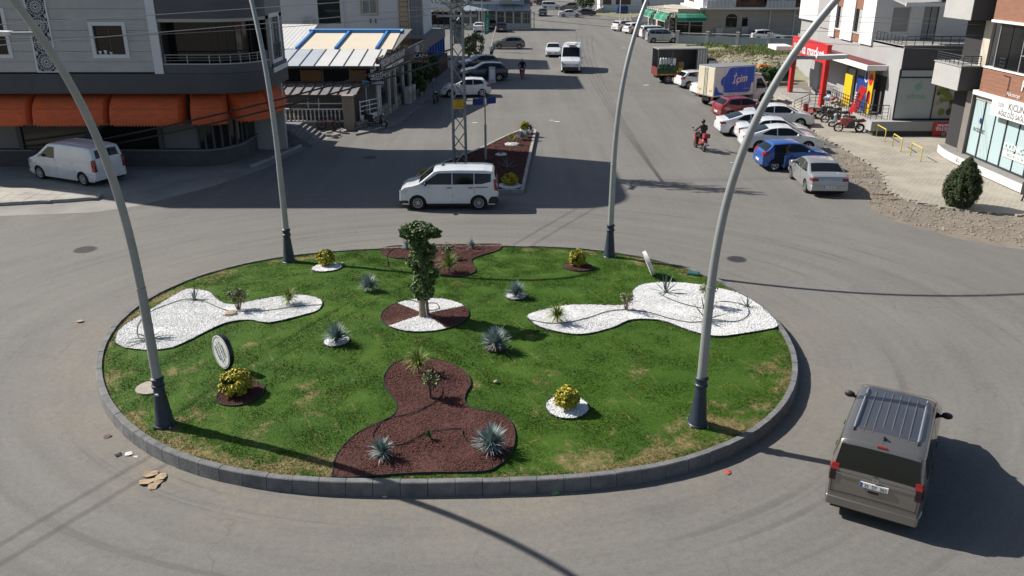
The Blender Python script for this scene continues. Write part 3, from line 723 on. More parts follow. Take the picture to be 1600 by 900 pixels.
# two round signs on the island
def round_sign(px, py, h, rx, ry, az, tilt, label, rim=None):
    b = gl(px, py); t = thing('round_sign', label, 'sign', b, az)
    # local -y is the face
    n = 40; el = [(rx*math.cos(2*math.pi*i/n), ry*math.sin(2*math.pi*i/n)) for i in range(n)]
    zc = h
    def place(mb): return mb
    mb = MB(); vs = [(x, -.05, zc+z) for x, z in el]+[(x, .07, zc+z) for x, z in el]
    mb.add(vs, [tuple(range(n)), tuple(range(2*n-1, n-1, -1))]+[(i, n+i, n+(i+1)%n, (i+1)%n) for i in range(n)])
    box = mb.build('sign_box', rim or mat('sign_black', (.02,.021,.024), .4), t, smooth=40)
    mb = MB(); mb.add([(x*.985, -.056, zc+z*.985) for x, z in el], [tuple(range(n))]); mb.build('sign_face', mat('sign_face_white', (.82,.82,.81), .5), t)
    mb = MB(); mb.tube([(x*.9, -.058, zc+z*.9) for x, z in el]+[(el[0][0]*.9, -.058, zc+el[0][1]*.9)], .006, 5); mb.build('face_ring', mat('sign_grey_print', (.25,.25,.26), .6), t)
    MB().bar((0,.03,0), (0,.03,zc-ry+.05), .05).build('post', black_plastic, t)
    t.rotation_euler = (tilt, 0, az); return t
sg = round_sign(352, 578, .53, .40, .46, R(-40), 0, 'oval white sign with black script standing on the lawn')
for i, (off, ln) in enumerate(((-.17, .38), (-.06, .56), (.06, .54), (.16, .34))):
    P = []
    for k in range(40):
        q = k/39-.5; w = .026*math.sin(q*47+i*2)*(1.7 if k % 9 == 0 else 1); d_ = q*ln+.012*math.sin(q*60)
        P.append((d_*.42+(off+w)*.91, -.06, .53-d_*.91+(off+w)*.42))
    MB().tube(P, .004, 5).build('script_line', black_print, sg)
round_sign(1021, 430, .47, .40, .44, R(-88), R(24), 'round sign seen nearly edge-on at the far side of the lawn', mat('pale_rim', (.5,.49,.47), .5))
# small things on the lawn
b = gl(236, 606, .01); tag(MB().prism([(.36*math.cos(a)*1.0, .36*math.sin(a)) for a in np.linspace(0,6.283,22)[:-1]], -.05, .015).build('manhole_cover', mat('pale_concrete', (.42,.37,.32), .9, var=.3, vscale=6, bump=.4), loc=b), 'pale round concrete cover in the lawn behind the near lamp', 'manhole cover')
def rock(px, py, r, label, m=None, loc=None, z=.6):
    mb = MB(); mb.ell((0,0,r*z*.6), r, r*.7, r*z, 9, 6); mb.v = [tuple(Vector(v)*(1+.3*pnoise((v[0]*9+px, v[1]*9, v[2]*9)))) for v in mb.v]
    return tag(mb.build('rock', m or mat('sandstone', (.48,.40,.28), .9, var=.4, vscale=9, bump=.5), loc=loc or gl(px, py, .02), smooth=30), label, 'rock')
rock(360, 493, .22, 'flat tan rock lying in the long white gravel bed', z=.35)
rock(534, 414, .10, 'small tan rock beside the far white stone ring', z=.5)
rock(775, 599, .07, 'little brown clod on the lawn beside the near mulch bed', z=.7)
b = gl(1083, 429); t = thing('valve_box', 'low green plastic valve box at the lawn edge', 'box', b, R(-20)); MB().box(-.2,.2,-.14,.14,-.02,.07).build('box', mat('green_plastic', (.02,.12,.09), .5), t, bevel=.01); MB().box(-.17,.17,-.11,.11,.07,.085).build('lid', mat('green_plastic', (.02,.12,.09), .5), t)
# ------------------------------------------------------------------ vehicles
WHEELS = {}
def wheel_meshes(r, w, style):
    k = (r, w, style)
    if k in WHEELS: return WHEELS[k]
    rr = r*.66
    mb = MB(); mb.lathe([(rr,-w/2),(r*.93,-w/2),(r,-w*.36),(r,w*.36),(r*.93,w/2),(rr,w/2)], 26, axis='y'); mb.f = mb.f[:-2]; mb.m = mb.m[:-2]
    ty = mb.mesh('tyre', black_rubber, 35)
    mb = MB(); mb.lathe([(0.001,-w*.42),(rr*.25,-w*.44),(rr*.26,-w*.40),(rr*.27,-w*.2),(rr*.86,-w*.2),(rr*.9,-w*.44),(rr,-w*.5),(rr,w*.3)], 26, axis='y'); mb.f = mb.f[:-1]; mb.m = mb.m[:-1]
    mb.m = [1 if (26*3 <= i < 26*4) else 0 for i in range(len(mb.f))]
    ns = {'alloy': 5, 'cover': 10, 'steel': 7}[style]
    for i in range(ns):
        a = 2*math.pi*i/ns; c, s = math.cos(a), math.sin(a); ww = rr*(.17 if style == 'alloy' else .13)
        for q in ([-1, 1] if style == 'alloy' else [0]):
            b = a+q*.16; cb_, sb = math.cos(b), math.sin(b)
            p0 = Vector((c*rr*.2, -w*.40, s*rr*.2)); p1 = Vector((cb_*rr*.93, -w*.42, sb*rr*.93))
            mb.bar(p0, p1, .03 if q else ww, .03 if not q else ww*.8, up=(0,1,0))
    mb.m += [0]*(len(mb.f)-len(mb.m)); mb.m = mb.m[:len(mb.f)]
    ri = mb.mesh('rim', [alloy if style == 'alloy' else wheel_cover, dark_void], 35)
    WHEELS[k] = (ty, ri); return WHEELS[k]

SPEC = {
 # prof: top line from tail to nose, (x from tail, z). rg/ws: spans of the rear window and windscreen on it
 'sedan': dict(L=4.50, W=1.78, prof=[(0,.60),(.02,.82),(.08,.97),(.30,1.04),(.62,1.07),(1.30,1.36),(1.55,1.42),(2.05,1.46),(2.45,1.44),(2.62,1.41),(3.42,1.02),(3.9,.94),(4.28,.80),(4.44,.66),(4.5,.5)],
   rg=(4,5), ws=(9,10), belt=.93, wx=(.92,3.58), r=.315, tum=.42, side=[[(.98,1.0),(1.42,1.31),(1.80,1.36),(1.80,.95)],[(1.86,.95),(1.86,1.37),(2.40,1.37),(2.66,1.32),(3.18,.99)]], seams=(1.83,2.95,.95), hl=(3.98,4.47,.60,.80), tl=(.0,.30,.76,.89)),
 'fastback': dict(L=4.60, W=1.82, prof=[(0,.58),(.02,.84),(.10,1.0),(.28,1.04),(.48,1.08),(1.45,1.37),(1.75,1.42),(2.15,1.46),(2.5,1.44),(2.66,1.41),(3.5,1.0),(4.0,.92),(4.38,.78),(4.54,.64),(4.6,.5)],
   rg=(4,5), ws=(9,10), belt=.93, wx=(.95,3.66), r=.33, tum=.44, side=[[(1.0,1.03),(1.5,1.30),(1.85,1.35),(1.85,.96)],[(1.91,.96),(1.91,1.36),(2.45,1.36),(2.7,1.31),(3.24,.98)]], seams=(1.88,3.0,1.0), hl=(4.05,4.57,.60,.78), tl=(.0,.34,.78,.92)),
 'hatch': dict(L=4.10, W=1.76, prof=[(0,.55),(.02,.80),(.10,.97),(.16,1.02),(.52,1.34),(.62,1.42),(1.4,1.48),(1.95,1.46),(2.12,1.43),(2.95,1.04),(3.45,.96),(3.86,.82),(4.03,.68),(4.1,.5)],
   rg=(3,4), ws=(8,9), belt=.95, wx=(.72,3.26), r=.315, tum=.40, side=[[(.55,1.07),(.78,1.33),(1.42,1.38),(1.42,.98)],[(1.48,.98),(1.48,1.38),(1.98,1.38),(2.2,1.33),(2.74,1.02)]], seams=(1.45,2.5,.75), hl=(3.5,4.06,.64,.82), tl=(.0,.28,.80,1.02)),
 'suv': dict(L=4.40, W=1.84, prof=[(0,.62),(.02,.92),(.10,1.10),(.16,1.15),(.48,1.50),(.58,1.58),(1.4,1.65),(2.05,1.63),(2.25,1.59),(3.05,1.17),(3.6,1.08),(4.1,.95),(4.33,.78),(4.4,.58)],
   rg=(3,4), ws=(8,9), belt=1.05, wx=(.82,3.48), r=.35, tum=.38, side=[[(.5,1.18),(.75,1.48),(1.55,1.54),(1.55,1.10)],[(1.61,1.10),(1.61,1.54),(2.1,1.54),(2.32,1.49),(2.85,1.13)]], seams=(1.58,2.62,.85), hl=(3.75,4.36,.74,.92), tl=(.0,.28,.90,1.12)),
 'courier': dict(L=4.34, W=1.80, prof=[(0,.62),(.015,.95),(.05,1.25),(.08,1.34),(.16,1.66),(.24,1.77),(.6,1.82),(1.8,1.83),(2.6,1.80),(2.78,1.76),(3.50,1.20),(3.72,1.12),(4.08,1.05),(4.26,.92),(4.33,.72),(4.34,.5)],
   rg=(3,4), ws=(9,10), belt=1.12, wx=(.84,3.53), r=.33, tum=.20, side=[[(.30,1.28),(.30,1.62),(1.02,1.64),(1.02,1.18),(.72,1.18)],[(1.06,1.17),(1.06,1.64),(1.98,1.65),(1.98,1.16)],[(2.02,1.16),(2.02,1.65),(2.62,1.64),(3.38,1.17)]], seams=(1.04,2.0,3.1), hl=(3.95,4.33,.72,.95), tl=(0,.13,.88,1.38), sliding=True),
 'caddy': dict(L=4.50, W=1.86, prof=[(0,.66),(.015,1.0),(.03,1.12),(.04,1.16),(.20,1.71),(.27,1.78),(.7,1.82),(2.0,1.83),(2.75,1.80),(2.95,1.76),(3.68,1.22),(3.95,1.13),(4.28,1.02),(4.44,.85),(4.5,.6)],
   rg=(3,4), ws=(9,10), belt=1.15, wx=(.86,3.62), r=.34, tum=.22, side=[[(.32,1.25),(.36,1.64),(1.05,1.66),(1.05,1.20)],[(1.1,1.20),(1.1,1.66),(2.05,1.66),(2.05,1.18)],[(2.1,1.18),(2.1,1.66),(2.75,1.64),(3.5,1.19)]], seams=(1.07,2.07,3.2), hl=(4.0,4.47,.74,.96), tl=(0,.12,.95,1.28), sliding=True),
 'panelvan': dict(L=4.96, W=1.92, prof=[(0,.66),(.015,1.0),(.05,1.30),(.07,1.36),(.18,1.78),(.26,1.88),(.7,1.93),(2.4,1.95),(3.1,1.92),(3.25,1.88),(4.08,1.28),(4.35,1.16),(4.7,1.06),(4.9,.86),(4.96,.55)],
   rg=(3,4), ws=(9,10), belt=1.2, wx=(.9,4.05), r=.34, tum=.2, side=[[(2.72,1.20),(2.72,1.74),(3.15,1.74),(3.85,1.22)]], seams=(2.68,1.4,3.5), hl=(4.4,4.93,.78,1.02), tl=(0,.13,.75,1.32), rgw=.86),
 'minibus': dict(L=5.9, W=1.99, prof=[(0,.7),(.01,1.2),(.03,1.5),(.05,1.6),(.12,2.3),(.2,2.5),(.6,2.56),(2.6,2.58),(4.2,2.52),(4.42,2.42),(5.12,1.50),(5.32,1.36),(5.72,1.16),(5.86,.92),(5.9,.6)],
   rg=(3,4), ws=(9,10), belt=1.3, wx=(1.1,4.75), r=.35, tum=.09, side=[[(.4,1.45),(.4,2.05),(1.7,2.05),(1.7,1.45)],[(1.8,1.45),(1.8,2.05),(3.0,2.05),(3.0,1.45)],[(3.1,1.45),(3.1,2.05),(3.75,2.05),(3.75,1.45)],[(3.85,1.35),(3.85,2.05),(4.5,2.05),(5.0,1.42)]], seams=(3.8,3.05,4.9), hl=(5.35,5.87,.85,1.2), tl=(0,.1,.9,1.4)),
}
SPEC['mpv'] = dict(SPEC['courier'], r=.33)
def lerp_prof(prof, x):
    if x <= prof[0][0]: return prof[0][1]
    for (a, za), (b, zb) in zip(prof, prof[1:]):
        if x <= b: return za+(zb-za)*(x-a)/max(b-a, 1e-6)
    return prof[-1][1]
class Shell:
    """car body surface: half width as a function of length and height"""
    def __init__(s, sp):
        s.sp = sp; s.L = sp['L']; s.hw = sp['W']/2; s.prof = sp['prof']; s.belt = sp['belt']; s.tum = sp['tum']; s.sill = sp.get('sill', .24)
    def plan(s, x):
        h = s.L/2; q = x-h
        if q > 0: x0 = h*.55; t = .22
        else: q = -q; x0 = h*.70; t = .12
        k = max(0, (q-x0)/(h-x0)); return s.hw*(1-t*(1-math.sqrt(max(0, 1-min(1, k)**2*.96))))
    def W(s, x, z):
        w = s.plan(x)
        if z > s.belt: w -= s.tum*(z-s.belt)+.015
        else:
            mid = (s.sill+s.belt)/2+.1; w -= .05*((z-mid)/(s.belt-s.sill))**2*2
        return w
    def low(s, x):
        z = s.sill if .12 < x < s.L-.12 else s.sill+.10
        for xw in s.sp['wx']:
            d = abs(x-xw); ra = s.sp['r']*1.17
            if d < ra: z = max(z, s.sp['r']*.98+math.sqrt(ra*ra-d*d)-.0)
        return z
    def mesh(s, m):
        xs = set(p[0] for p in s.prof)
        for xw in s.sp['wx']:
            ra = s.sp['r']*1.17
            for i in range(13): xs.add(round(xw-ra*math.cos(math.pi*i/12)*.9999, 4))
        n = 30
        for i in range(n+1): xs.add(round(s.L*i/n, 3))
        for q in (.005, .03, .07, .12, .125): xs.add(q); xs.add(s.L-q)
        xs = sorted(x for x in xs if 0 <= x <= s.L); X = [xs[0]]
        for x in xs[1:]:
            if x-X[-1] > .004: X.append(x)
        mb = MB(); K = None; rows = []
        for x in X:
            zt = lerp_prof(s.prof, x); zl = min(s.low(x), zt-.03); zm = min(s.belt, zt-.05); zm = max(zm, zl+.01)
            pts = []
            for i in range(6): z = zl+(zm-zl)*i/5; pts.append((s.W(x, z), z))
            rr = min(.11, (zt-zm)*.55); 
            for i in range(1, 5): z = zm+(zt-rr-zm)*i/4; pts.append((s.W(x, z), z))
            wt = s.W(x, zt-rr)
            rh = min(.16, wt*.3)
            for i in (1, 2, 3): a = math.pi/2*i/3; pts.append((wt-rh*(1-math.cos(a)), zt-rr+rr*.8*math.sin(a)))
            w2 = wt-rh
            pts += [(w2*.66, zt-rr*.08), (w2*.33, zt-rr*.02), (0, zt)]
            row = [( x-s.L/2, -y, z) for y, z in pts]+[(x-s.L/2, y, z) for y, z in pts[-2::-1]]
            rows.append(row)
        k = len(rows[0])
        for r in rows: mb.v += r
        for i in range(len(rows)-1):
            for j in range(k-1): mb.f.append((i*k+j, (i+1)*k+j, (i+1)*k+j+1, i*k+j+1)); mb.m.append(0)
        mb.f.append(tuple(range(k))[::1]); mb.m.append(0)
        o = (len(rows)-1)*k; mb.f.append(tuple(range(o+k-1, o-1, -1))); mb.m.append(0)
        return mb.mesh('body', m, 32)
    def top_panel(s, i0, i1, f, lift, n=8, wpad=.10, ext=(0, 0)):
        """panel lying on the top line between two profile points"""
        (xa, za), (xb, zb) = s.prof[i0], s.prof[i1]
        da = ext[0]; xa, za = xa+(xb-xa)*da, za+(zb-za)*da; xb, zb = xb-(xb-xa)*ext[1], zb-(zb-za)*ext[1]
        nx, nz = -(zb-za), (xb-xa); l = math.hypot(nx, nz); nx, nz = nx/l*lift, nz/l*lift
        if nz < 0: nx, nz = -nx, -nz
        mb = MB()
        for k in range(5):
            t = k/4; x = xa+(xb-xa)*t; z = za+(zb-za)*t; w = (s.W(x, z-.08)-wpad)*f
            for j in range(n+1):
                y = -w+2*w*j/n; q = abs(2*j/n-1); mb.v.append((x-s.L/2+nx, y, z+nz-.022*q**3))
        for k in range(4):
            for j in range(n): a = k*(n+1)+j; mb.f.append((a, a+1, a+n+2, a+n+1)); mb.m.append(0)
        b = len(mb.v); idx = [j for j in range(n+1)]+[k*(n+1)+n for k in range(1, 5)]+[4*(n+1)+j for j in range(n-1, -1, -1)]+[k*(n+1) for k in range(3, 0, -1)]
        for i in idx: v = mb.v[i]; mb.v.append((v[0]-nx*4, v[1], v[2]-nz*4))
        m_ = len(idx)
        for i in range(m_): mb.f.append((idx[i], b+i, b+(i+1)%m_, idx[(i+1)%m_])); mb.m.append(0)
        return mb
    def side_panel(s, poly, sgn, lift=.006, depth=.03, sub=1):
        pts = []
        n = len(poly)
        for i in range(n):
            a, b = poly[i], poly[(i+1)%n]
            for k in range(sub): pts.append((a[0]+(b[0]-a[0])*k/sub, a[1]+(b[1]-a[1])*k/sub))
        n = len(pts); bm = bmesh.new()
        vs = [bm.verts.new((p[0], p[1], 0)) for p in pts]
        for t in geometry.tessellate_polygon([[Vector((p[0], p[1], 0)) for p in pts]]):
            try: bm.faces.new([vs[k] for k in t])
            except ValueError: pass
        for _ in range(3):
            es = [e for e in bm.edges if e.calc_length() > .16]
            if not es: break
            bmesh.ops.subdivide_edges(bm, edges=es, cuts=1); bmesh.ops.triangulate(bm, faces=bm.faces[:])
        be = [e for e in bm.edges if e.is_boundary]
        r_ = bmesh.ops.extrude_edge_only(bm, edges=be)
        low = set(v for v in r_['geom'] if isinstance(v, bmesh.types.BMVert))
        for v in bm.verts:
            x, z = v.co.x, v.co.y; v.co = (x-s.L/2, sgn*(s.W(x, z)+(-depth if v in low else lift)), z)
        bmesh.ops.recalc_face_normals(bm, faces=bm.faces[:])
        if sum(f.normal.y*f.calc_area() for f in bm.faces)*sgn < 0: bmesh.ops.reverse_faces(bm, faces=bm.faces[:])
        bm.verts.index_update(); mb = MB(); mb.v = [tuple(v.co) for v in bm.verts]; mb.f = [tuple(v.index for v in f.verts) for f in bm.faces]; mb.m = [0]*len(mb.f); bm.free(); return mb
PLATE_TXT = {}
def vehicle(kind, label, cat, pos, heading, m, name=None, wheel='alloy', plate=None, group=None, detail=2, opendoor=False, trim=None, glass=None, scale=None, tl=None):
    """pos on the ground at the middle; heading in degrees, 0 = nose towards +x"""
    sp = SPEC[kind]; s = Shell(sp); L = s.L; glass = glass or glass_dark
    t = thing(name or 'parked_car', label, cat, (pos[0], pos[1], .004), R(heading), group)
    if scale: t.scale = scale
    body = inst('body', s.mesh(m), t)
    mb = MB(); mb.box(-L/2+.15, L/2-.2, -s.hw+.27, s.hw-.27, .2, .62); mb.box(-L/2+.25, L/2-.3, -s.hw+.12, s.hw-.12, .62, .66)
    for a, b in ((-L/2+.12, sp['wx'][0]-L/2-sp['r']*1.2), (sp['wx'][0]-L/2+sp['r']*1.2, sp['wx'][1]-L/2-sp['r']*1.2), (sp['wx'][1]-L/2+sp['r']*1.2, L/2-.14)):
        mb.box(a, b, -s.hw+.16, s.hw-.16, .19, .5)
    mb.build('underbody', dark_void, t)
    pad = .10
    s.top_panel(*sp['ws'], 1.0, .008, ext=(.06, .05)).build('windscreen', glass, t, smooth=40)
    s.top_panel(*sp['rg'], sp.get('rgw', 1.0), .008, ext=(.05, .05), wpad=sp.get('rgp', .10)).build('rear_window', glass, t, smooth=40)
    for sg_ in (-1, 1):
        for poly in sp['side']:
            if opendoor and sg_ == -1 and poly is sp['side'][0]: continue
            s.side_panel(poly, sg_).build('side_window', glass, t)
        xh0, xh1, zh0, zh1 = sp['hl']
        mb = s.side_panel([(xh0, zh1-.02), (xh0+.1, zh0+.03), (xh1, zh0), (xh1, zh1-.06)], sg_, .006, .02, 5)
        w = s.plan(L); mb.box(L/2-.03, L/2+.006, sg_*(w-.04), sg_*(w-.34), zh0+.01, min(zh1-.05, lerp_prof(s.prof, L-.01)+.08))
        mb.build('headlight', lamp_glass, t)
        x0, x1, z0, z1 = tl or sp['tl']; xz = lambda z: next((x for x in np.linspace(0, .4, 81) if lerp_prof(s.prof, x) >= z), 0)
        mb = s.side_panel([(xz(z0)+.004, z0), (x1+xz(z0), z0+.01), (x1*.8+xz(z1), z1-.01), (xz(z1)+.004, z1)], sg_, .007, .02, 5)
        w = s.plan(0); zz = xz
        xa, xb = zz(z0), zz(z1)
        y0, y1 = sg_*(s.W(.02, (z0+z1)/2)+.004), sg_*(w-(.13 if z1-z0 > .25 or kind == 'caddy' else .26))
        for k in range(4):
            za, zb = z0+(z1-z0)*k/4, z0+(z1-z0)*(k+1)/4; xa, xb = zz(za)-.016, zz(zb)-.016
            ya, yb_ = sg_*(s.W(.03, za)+.004), sg_*(s.W(.03, zb)+.004)
            mb.hexa([(-L/2+xa, ya, za), (-L/2+xa+.06, ya, za), (-L/2+xa+.06, y1, za), (-L/2+xa, y1, za), (-L/2+xb, yb_, zb), (-L/2+xb+.06, yb_, zb), (-L/2+xb+.06, y1, zb), (-L/2+xb, y1, zb)])
        mb.build('tail_light', tail_red, t)
        xm = sp['side'][-1][-1][0]-.12 if sp['side'][-1][-1][0] > sp['side'][-1][0][0] else sp['side'][-1][0][0]
        xm = max(p[0] for p in sp['side'][-1])-.22; zm_ = s.belt+.09; yb = s.W(xm, zm_)
        mb = MB(); mb.ell((xm-L/2, sg_*(yb+.14), zm_), .065, .12, .08, 10, 6); mb.bar((xm-L/2, sg_*(yb-.02), zm_-.04), (xm-L/2, sg_*(yb+.1), zm_-.03), .05); mb.build('mirror', m if trim != 'black' else black_plastic, t, smooth=50)
        for xs_ in sp['seams'][:2]:
            P = [(xs_+ (.0), s.sill+.05), (xs_, s.belt-.02)]
            if any(abs(xs_-xw) < sp['r']*1.2 for xw in sp['wx']): P[0] = (xs_, sp['r']*2.25)
            mb = MB(); Q = [P[0], ((P[0][0]+P[1][0])/2, (P[0][1]+P[1][1])/2), P[1]]
            mb.tube([(x-L/2, sg_*(s.W(x, z)+.0005), z) for x, z in Q], .006, 4); mb.build('door_gap', dark_void, t)
        if detail > 1:
            for xs_ in sp['seams'][:2]:
                x = xs_+(.16 if not (sp.get('sliding') and xs_ == sp['seams'][1]) else .14); z = s.belt-.1; mb = MB(); mb.bar((x-.10-L/2, sg_*(s.W(x, z)+.012), z), (x+.09-L/2, sg_*(s.W(x, z)+.012), z), .03, .028); mb.build('door_handle', black_plastic if trim == 'black' else m, t)
        a, b = sp['wx'][0]+sp['r']*1.2, sp['wx'][1]-sp['r']*1.2
        mb = s.side_panel([(a, s.sill-.02), (a, s.sill+.07), (b, s.sill+.07), (b, s.sill-.02)], sg_, .012, .05); mb.build('sill', black_plastic if trim == 'black' else m, t)
        for xw in sp['wx']:
            wh = bpy.data.objects.new('wheel', None); col.objects.link(wh); wh.parent = t; wh.location = (xw-L/2, sg_*(s.hw-.125), sp['r']); wh.rotation_euler = (0, random.uniform(0, 6), 0 if sg_ < 0 else math.pi); wh.empty_display_size = .1
            ty, ri = wheel_meshes(sp['r'], .205, wheel); inst('tyre', ty, wh); inst('rim', ri, wh)
    w = s.plan(L); z1 = sp['hl'][2]
    mb = MB(); mb.box(L/2-.03, L/2+.012, -w*.55, w*.55, .40, min(z1+.12, lerp_prof(s.prof, L)+.02)); mb.box(L/2-.03, L/2+.01, -w*.8, w*.8, .27, .36); mb.build('grille', black_plastic, t, bevel=.012)
    # bumpers wrapped round both ends, lower rear apron and plate
    for end in (0, 1):
        xs_ = [.42, .3, .2, .12, .06, .02, 0.0]; pts = []
        for x in xs_:
            X = x if end == 0 else L-x; pts.append((X-L/2-(.016 if end == 0 else -.012)*(1 if x < .3 else .1), s.plan(X)+(.012 if x < .4 else -.02)))
        outl = [(x, -y) for x, y in pts]+[(x, y) for x, y in pts[::-1]]
        mb = MB(); mb.prism(outl, s.sill+.07, sp.get('bz', .56) if end == 0 else .44); mb.build('bumper', black_plastic if kind == 'courier' and trim == 'black' else m, t, smooth=50, bevel=.03)
    wr = s.plan(0)
    mb = MB(); mb.box(-L/2-.012, -L/2+.04, -wr*.82, wr*.82, s.sill+.06, s.sill+.19); mb.build('rear_apron', black_plastic, t, bevel=.015)
    zp_ = sp.get('pz', .50); px_ = -L/2-.02
    pl = MB().box(px_-.008, px_+.02, -.26, .26, zp_-.055, zp_+.055).build('licence_plate', plate_white, t)
    MB().box(px_-.010, px_+.015, .22, .258, zp_-.053, zp_+.053).build('blue_band', plate_blue, pl)
    MB().box(L/2-.02, L/2+.02, -.26, .26, .42, .53).build('licence_plate', plate_white, t)
    if plate: text(plate, .105, black_print, pl, (px_-.0105, -.02, zp_-.003), (math.pi/2, 0, -math.pi/2), 'plate_number', .001, sx=.86)
    return t
def gp(px, py): p = g(px, py); return (p.x, p.y)
def heading(a, b):
    """heading in degrees of the line from ground point a to ground point b"""
    A, B = g(*a), g(*b); return math.degrees(math.atan2(B.y-A.y, B.x-A.x))
def mid(*pts):
    q = [g(*p) for p in pts]; n = len(q); return (sum(v.x for v in q)/n, sum(v.y for v in q)/n)
P_white = paint('white_car_paint', (.72, .74, .76)); P_silver = paint('silver_car_paint', (.42, .44, .46), .55, .3); P_blue = paint('blue_car_paint', (.012, .10, .42), .25)
P_teal = paint('dark_teal_paint', (.008, .035, .075), .3); P_red = paint('red_car_paint', (.26, .02, .03), .2); P_grey = paint('grey_brown_paint', (.17, .16, .155), .5, .3); P_black = paint('black_car_paint', (.012, .012, .014), .1)
P_bronze = paint('bronze_grey_paint', (.26, .24, .22), .7, .27); P_navy = paint('navy_paint', (.03, .035, .06), .3); P_roof_sky = paint('roof_sky_reflection_paint', (.07, .078, .10), .4, .3)
WH = 'white cars in the street'
SPEC['caddy'].update(pz=.97, bz=.52, rgp=.055)
cad = vehicle('caddy', 'bronze grey people carrier with roof rails driving round the island', 'car', (7.97, 15.22), 60, P_bronze, 'people_carrier', 'alloy', '31  SY  363', trim='black', scale=(.955,.955,.955), tl=(0,.12,1.13,1.26))
Lc = 4.5
def rib(y, x0, x1, parent): 
    mb = MB(); s_ = Shell(SPEC['caddy']); n = 8; P = []
    for i in range(n+1):
        x = x0+(x1-x0)*i/n; z = lerp_prof(SPEC['caddy']['prof'], x)-.006*(y/.5)**2
        P.append((x-Lc/2, y, z+.002))
    mb.tube(P, [.004]+[.017]*(n-1)+[.004], 8); mb.build('roof_rib', P_bronze, parent, smooth=60)
for a_, b_ in ((6, 7), (7, 8)): Shell(SPEC['caddy']).top_panel(a_, b_, 1, .0035, wpad=.17).build('roof_panel', P_roof_sky, cad, smooth=40)  # overlay panels: the sky's bluish reflection on the roof put into their paint
for y in (-.42, -.25, -.085, .085, .25, .42): rib(y, .62 if abs(y) > .1 else .85, 2.7, cad)
for sg_ in (-1, 1):
    P = []
    for i in range(11):
        x = .62+2.05*i/10; z = lerp_prof(SPEC['caddy']['prof'], x)+(.055 if 0 < i < 10 else .0); P.append((x-Lc/2, sg_*.60, z-.02))
    MB().tube(P, [.018]+[.021]*9+[.018], 10).build('roof_rail', mat('rail_alu', (.42,.45,.48), .35, .6), cad, smooth=60)
    MB().ell((.64-Lc/2, sg_*.60, 1.80), .07, .022, .045).build('rail_foot', black_plastic, cad, smooth=60)
mb = MB(); mb.ell((.50-Lc/2, 0, 1.81), .06, .045, .02); mb.hexa([(.44-Lc/2,-.02,1.81),(.56-Lc/2,-.02,1.81),(.56-Lc/2,.02,1.81),(.44-Lc/2,.02,1.81),(.40-Lc/2,-.006,1.90),(.46-Lc/2,-.006,1.90),(.46-Lc/2,.006,1.90),(.40-Lc/2,.006,1.90)]); mb.build('antenna', black_plastic, cad, smooth=40)
MB().box(.205-Lc/2, .26-Lc/2, -.09, .09, 1.735, 1.765).build('brake_light', tail_red, cad)
em = MB().lathe([(.062,-.012),(.062,.012),(.052,.012),(.052,-.012)], 24, (-Lc/2-.012, 0, 1.12), 'x').build('emblem', chrome, cad, smooth=40)
mb = MB(); x = -Lc/2-.02
for a, b in (((-.03,.045),(0,-.0)), ((0,0),(.03,.045)), ((-.045,.02),(-.018,-.045)), ((-.018,-.045),(0,-.008)), ((0,-.008),(.018,-.045)), ((.018,-.045),(.045,.02))): mb.bar((x, a[0], 1.12+a[1]), (x, b[0], 1.12+b[1]), .010)
mb.build('emblem_letters', chrome, em)
P = [(.0, .62), (.0, .72), (.012, .95), (.03, 1.12), (.2, 1.72)]
for sg_ in (-1, 1): MB().tube([(x-Lc/2-.004, sg_*(.80-.12*max(0, z-1.1)), z) for x, z in P], .006, 5).build('tailgate_gap', dark_void, cad)
MB().tube([(-Lc/2-.005, y, .66-.02*(abs(y)/.8)**4) for y in np.linspace(-.8, .8, 9)], .006, 5).build('tailgate_gap', dark_void, cad)
MB().tube([(-Lc/2-.005, y, 1.09) for y in np.linspace(-.74, .74, 9)], .008, 5).build('tailgate_crease', chrome, cad)
MB().box(-Lc/2-.012, -Lc/2+.02, -.10, .10, .80, .84).build('tailgate_handle', black_plastic, cad, bevel=.01)
text('C A D D Y', .05, chrome, cad, (-Lc/2-.008, .0, .885), (math.pi/2, 0, -math.pi/2), 'badge', .002)
sh_ = Shell(SPEC['caddy'])
for sg_ in (-1, 1):
    mb = sh_.side_panel([(.012,.90),(.13,.91),(.13,1.13),(.03,1.13)], sg_, .008, .02)
    for za, zb in ((.90,.98),(.98,1.06),(1.06,1.13)):
        xa, xb = .012+.004*(za > .95)-.022, .012+.004*(zb > .95)-.02; ya, yb_ = sg_*(sh_.W(.03, za)+.005), sg_*(sh_.W(.03, zb)+.005)
        mb.hexa([(-Lc/2+xa,ya,za),(-Lc/2+xa+.06,ya,za),(-Lc/2+xa+.06,sg_*.74,za),(-Lc/2+xa,sg_*.74,za),(-Lc/2+xb,yb_,zb),(-Lc/2+xb+.06,yb_,zb),(-Lc/2+xb+.06,sg_*.74,zb),(-Lc/2+xb,sg_*.74,zb)])
    mb.build('smoked_lens', mat('smoked_lens', (.025,.010,.012), .12), cad)

def place(kind, label, paint_, mx, yb, hd, cat='car', name='parked_car', near=-1, **kw):
    """mx = photo column of the middle of the side that faces the camera, yb = row where its tyres meet the road"""
    p = g(mx, yb); h = R(hd); w = SPEC[kind]['W']/2-.1
    n = Vector((-math.sin(h), math.cos(h), 0));
    if n.y < 0: n = -n
    return vehicle(kind, label, cat, (p.x+n.x*w, p.y+n.y*w), hd, paint_, name, **kw)
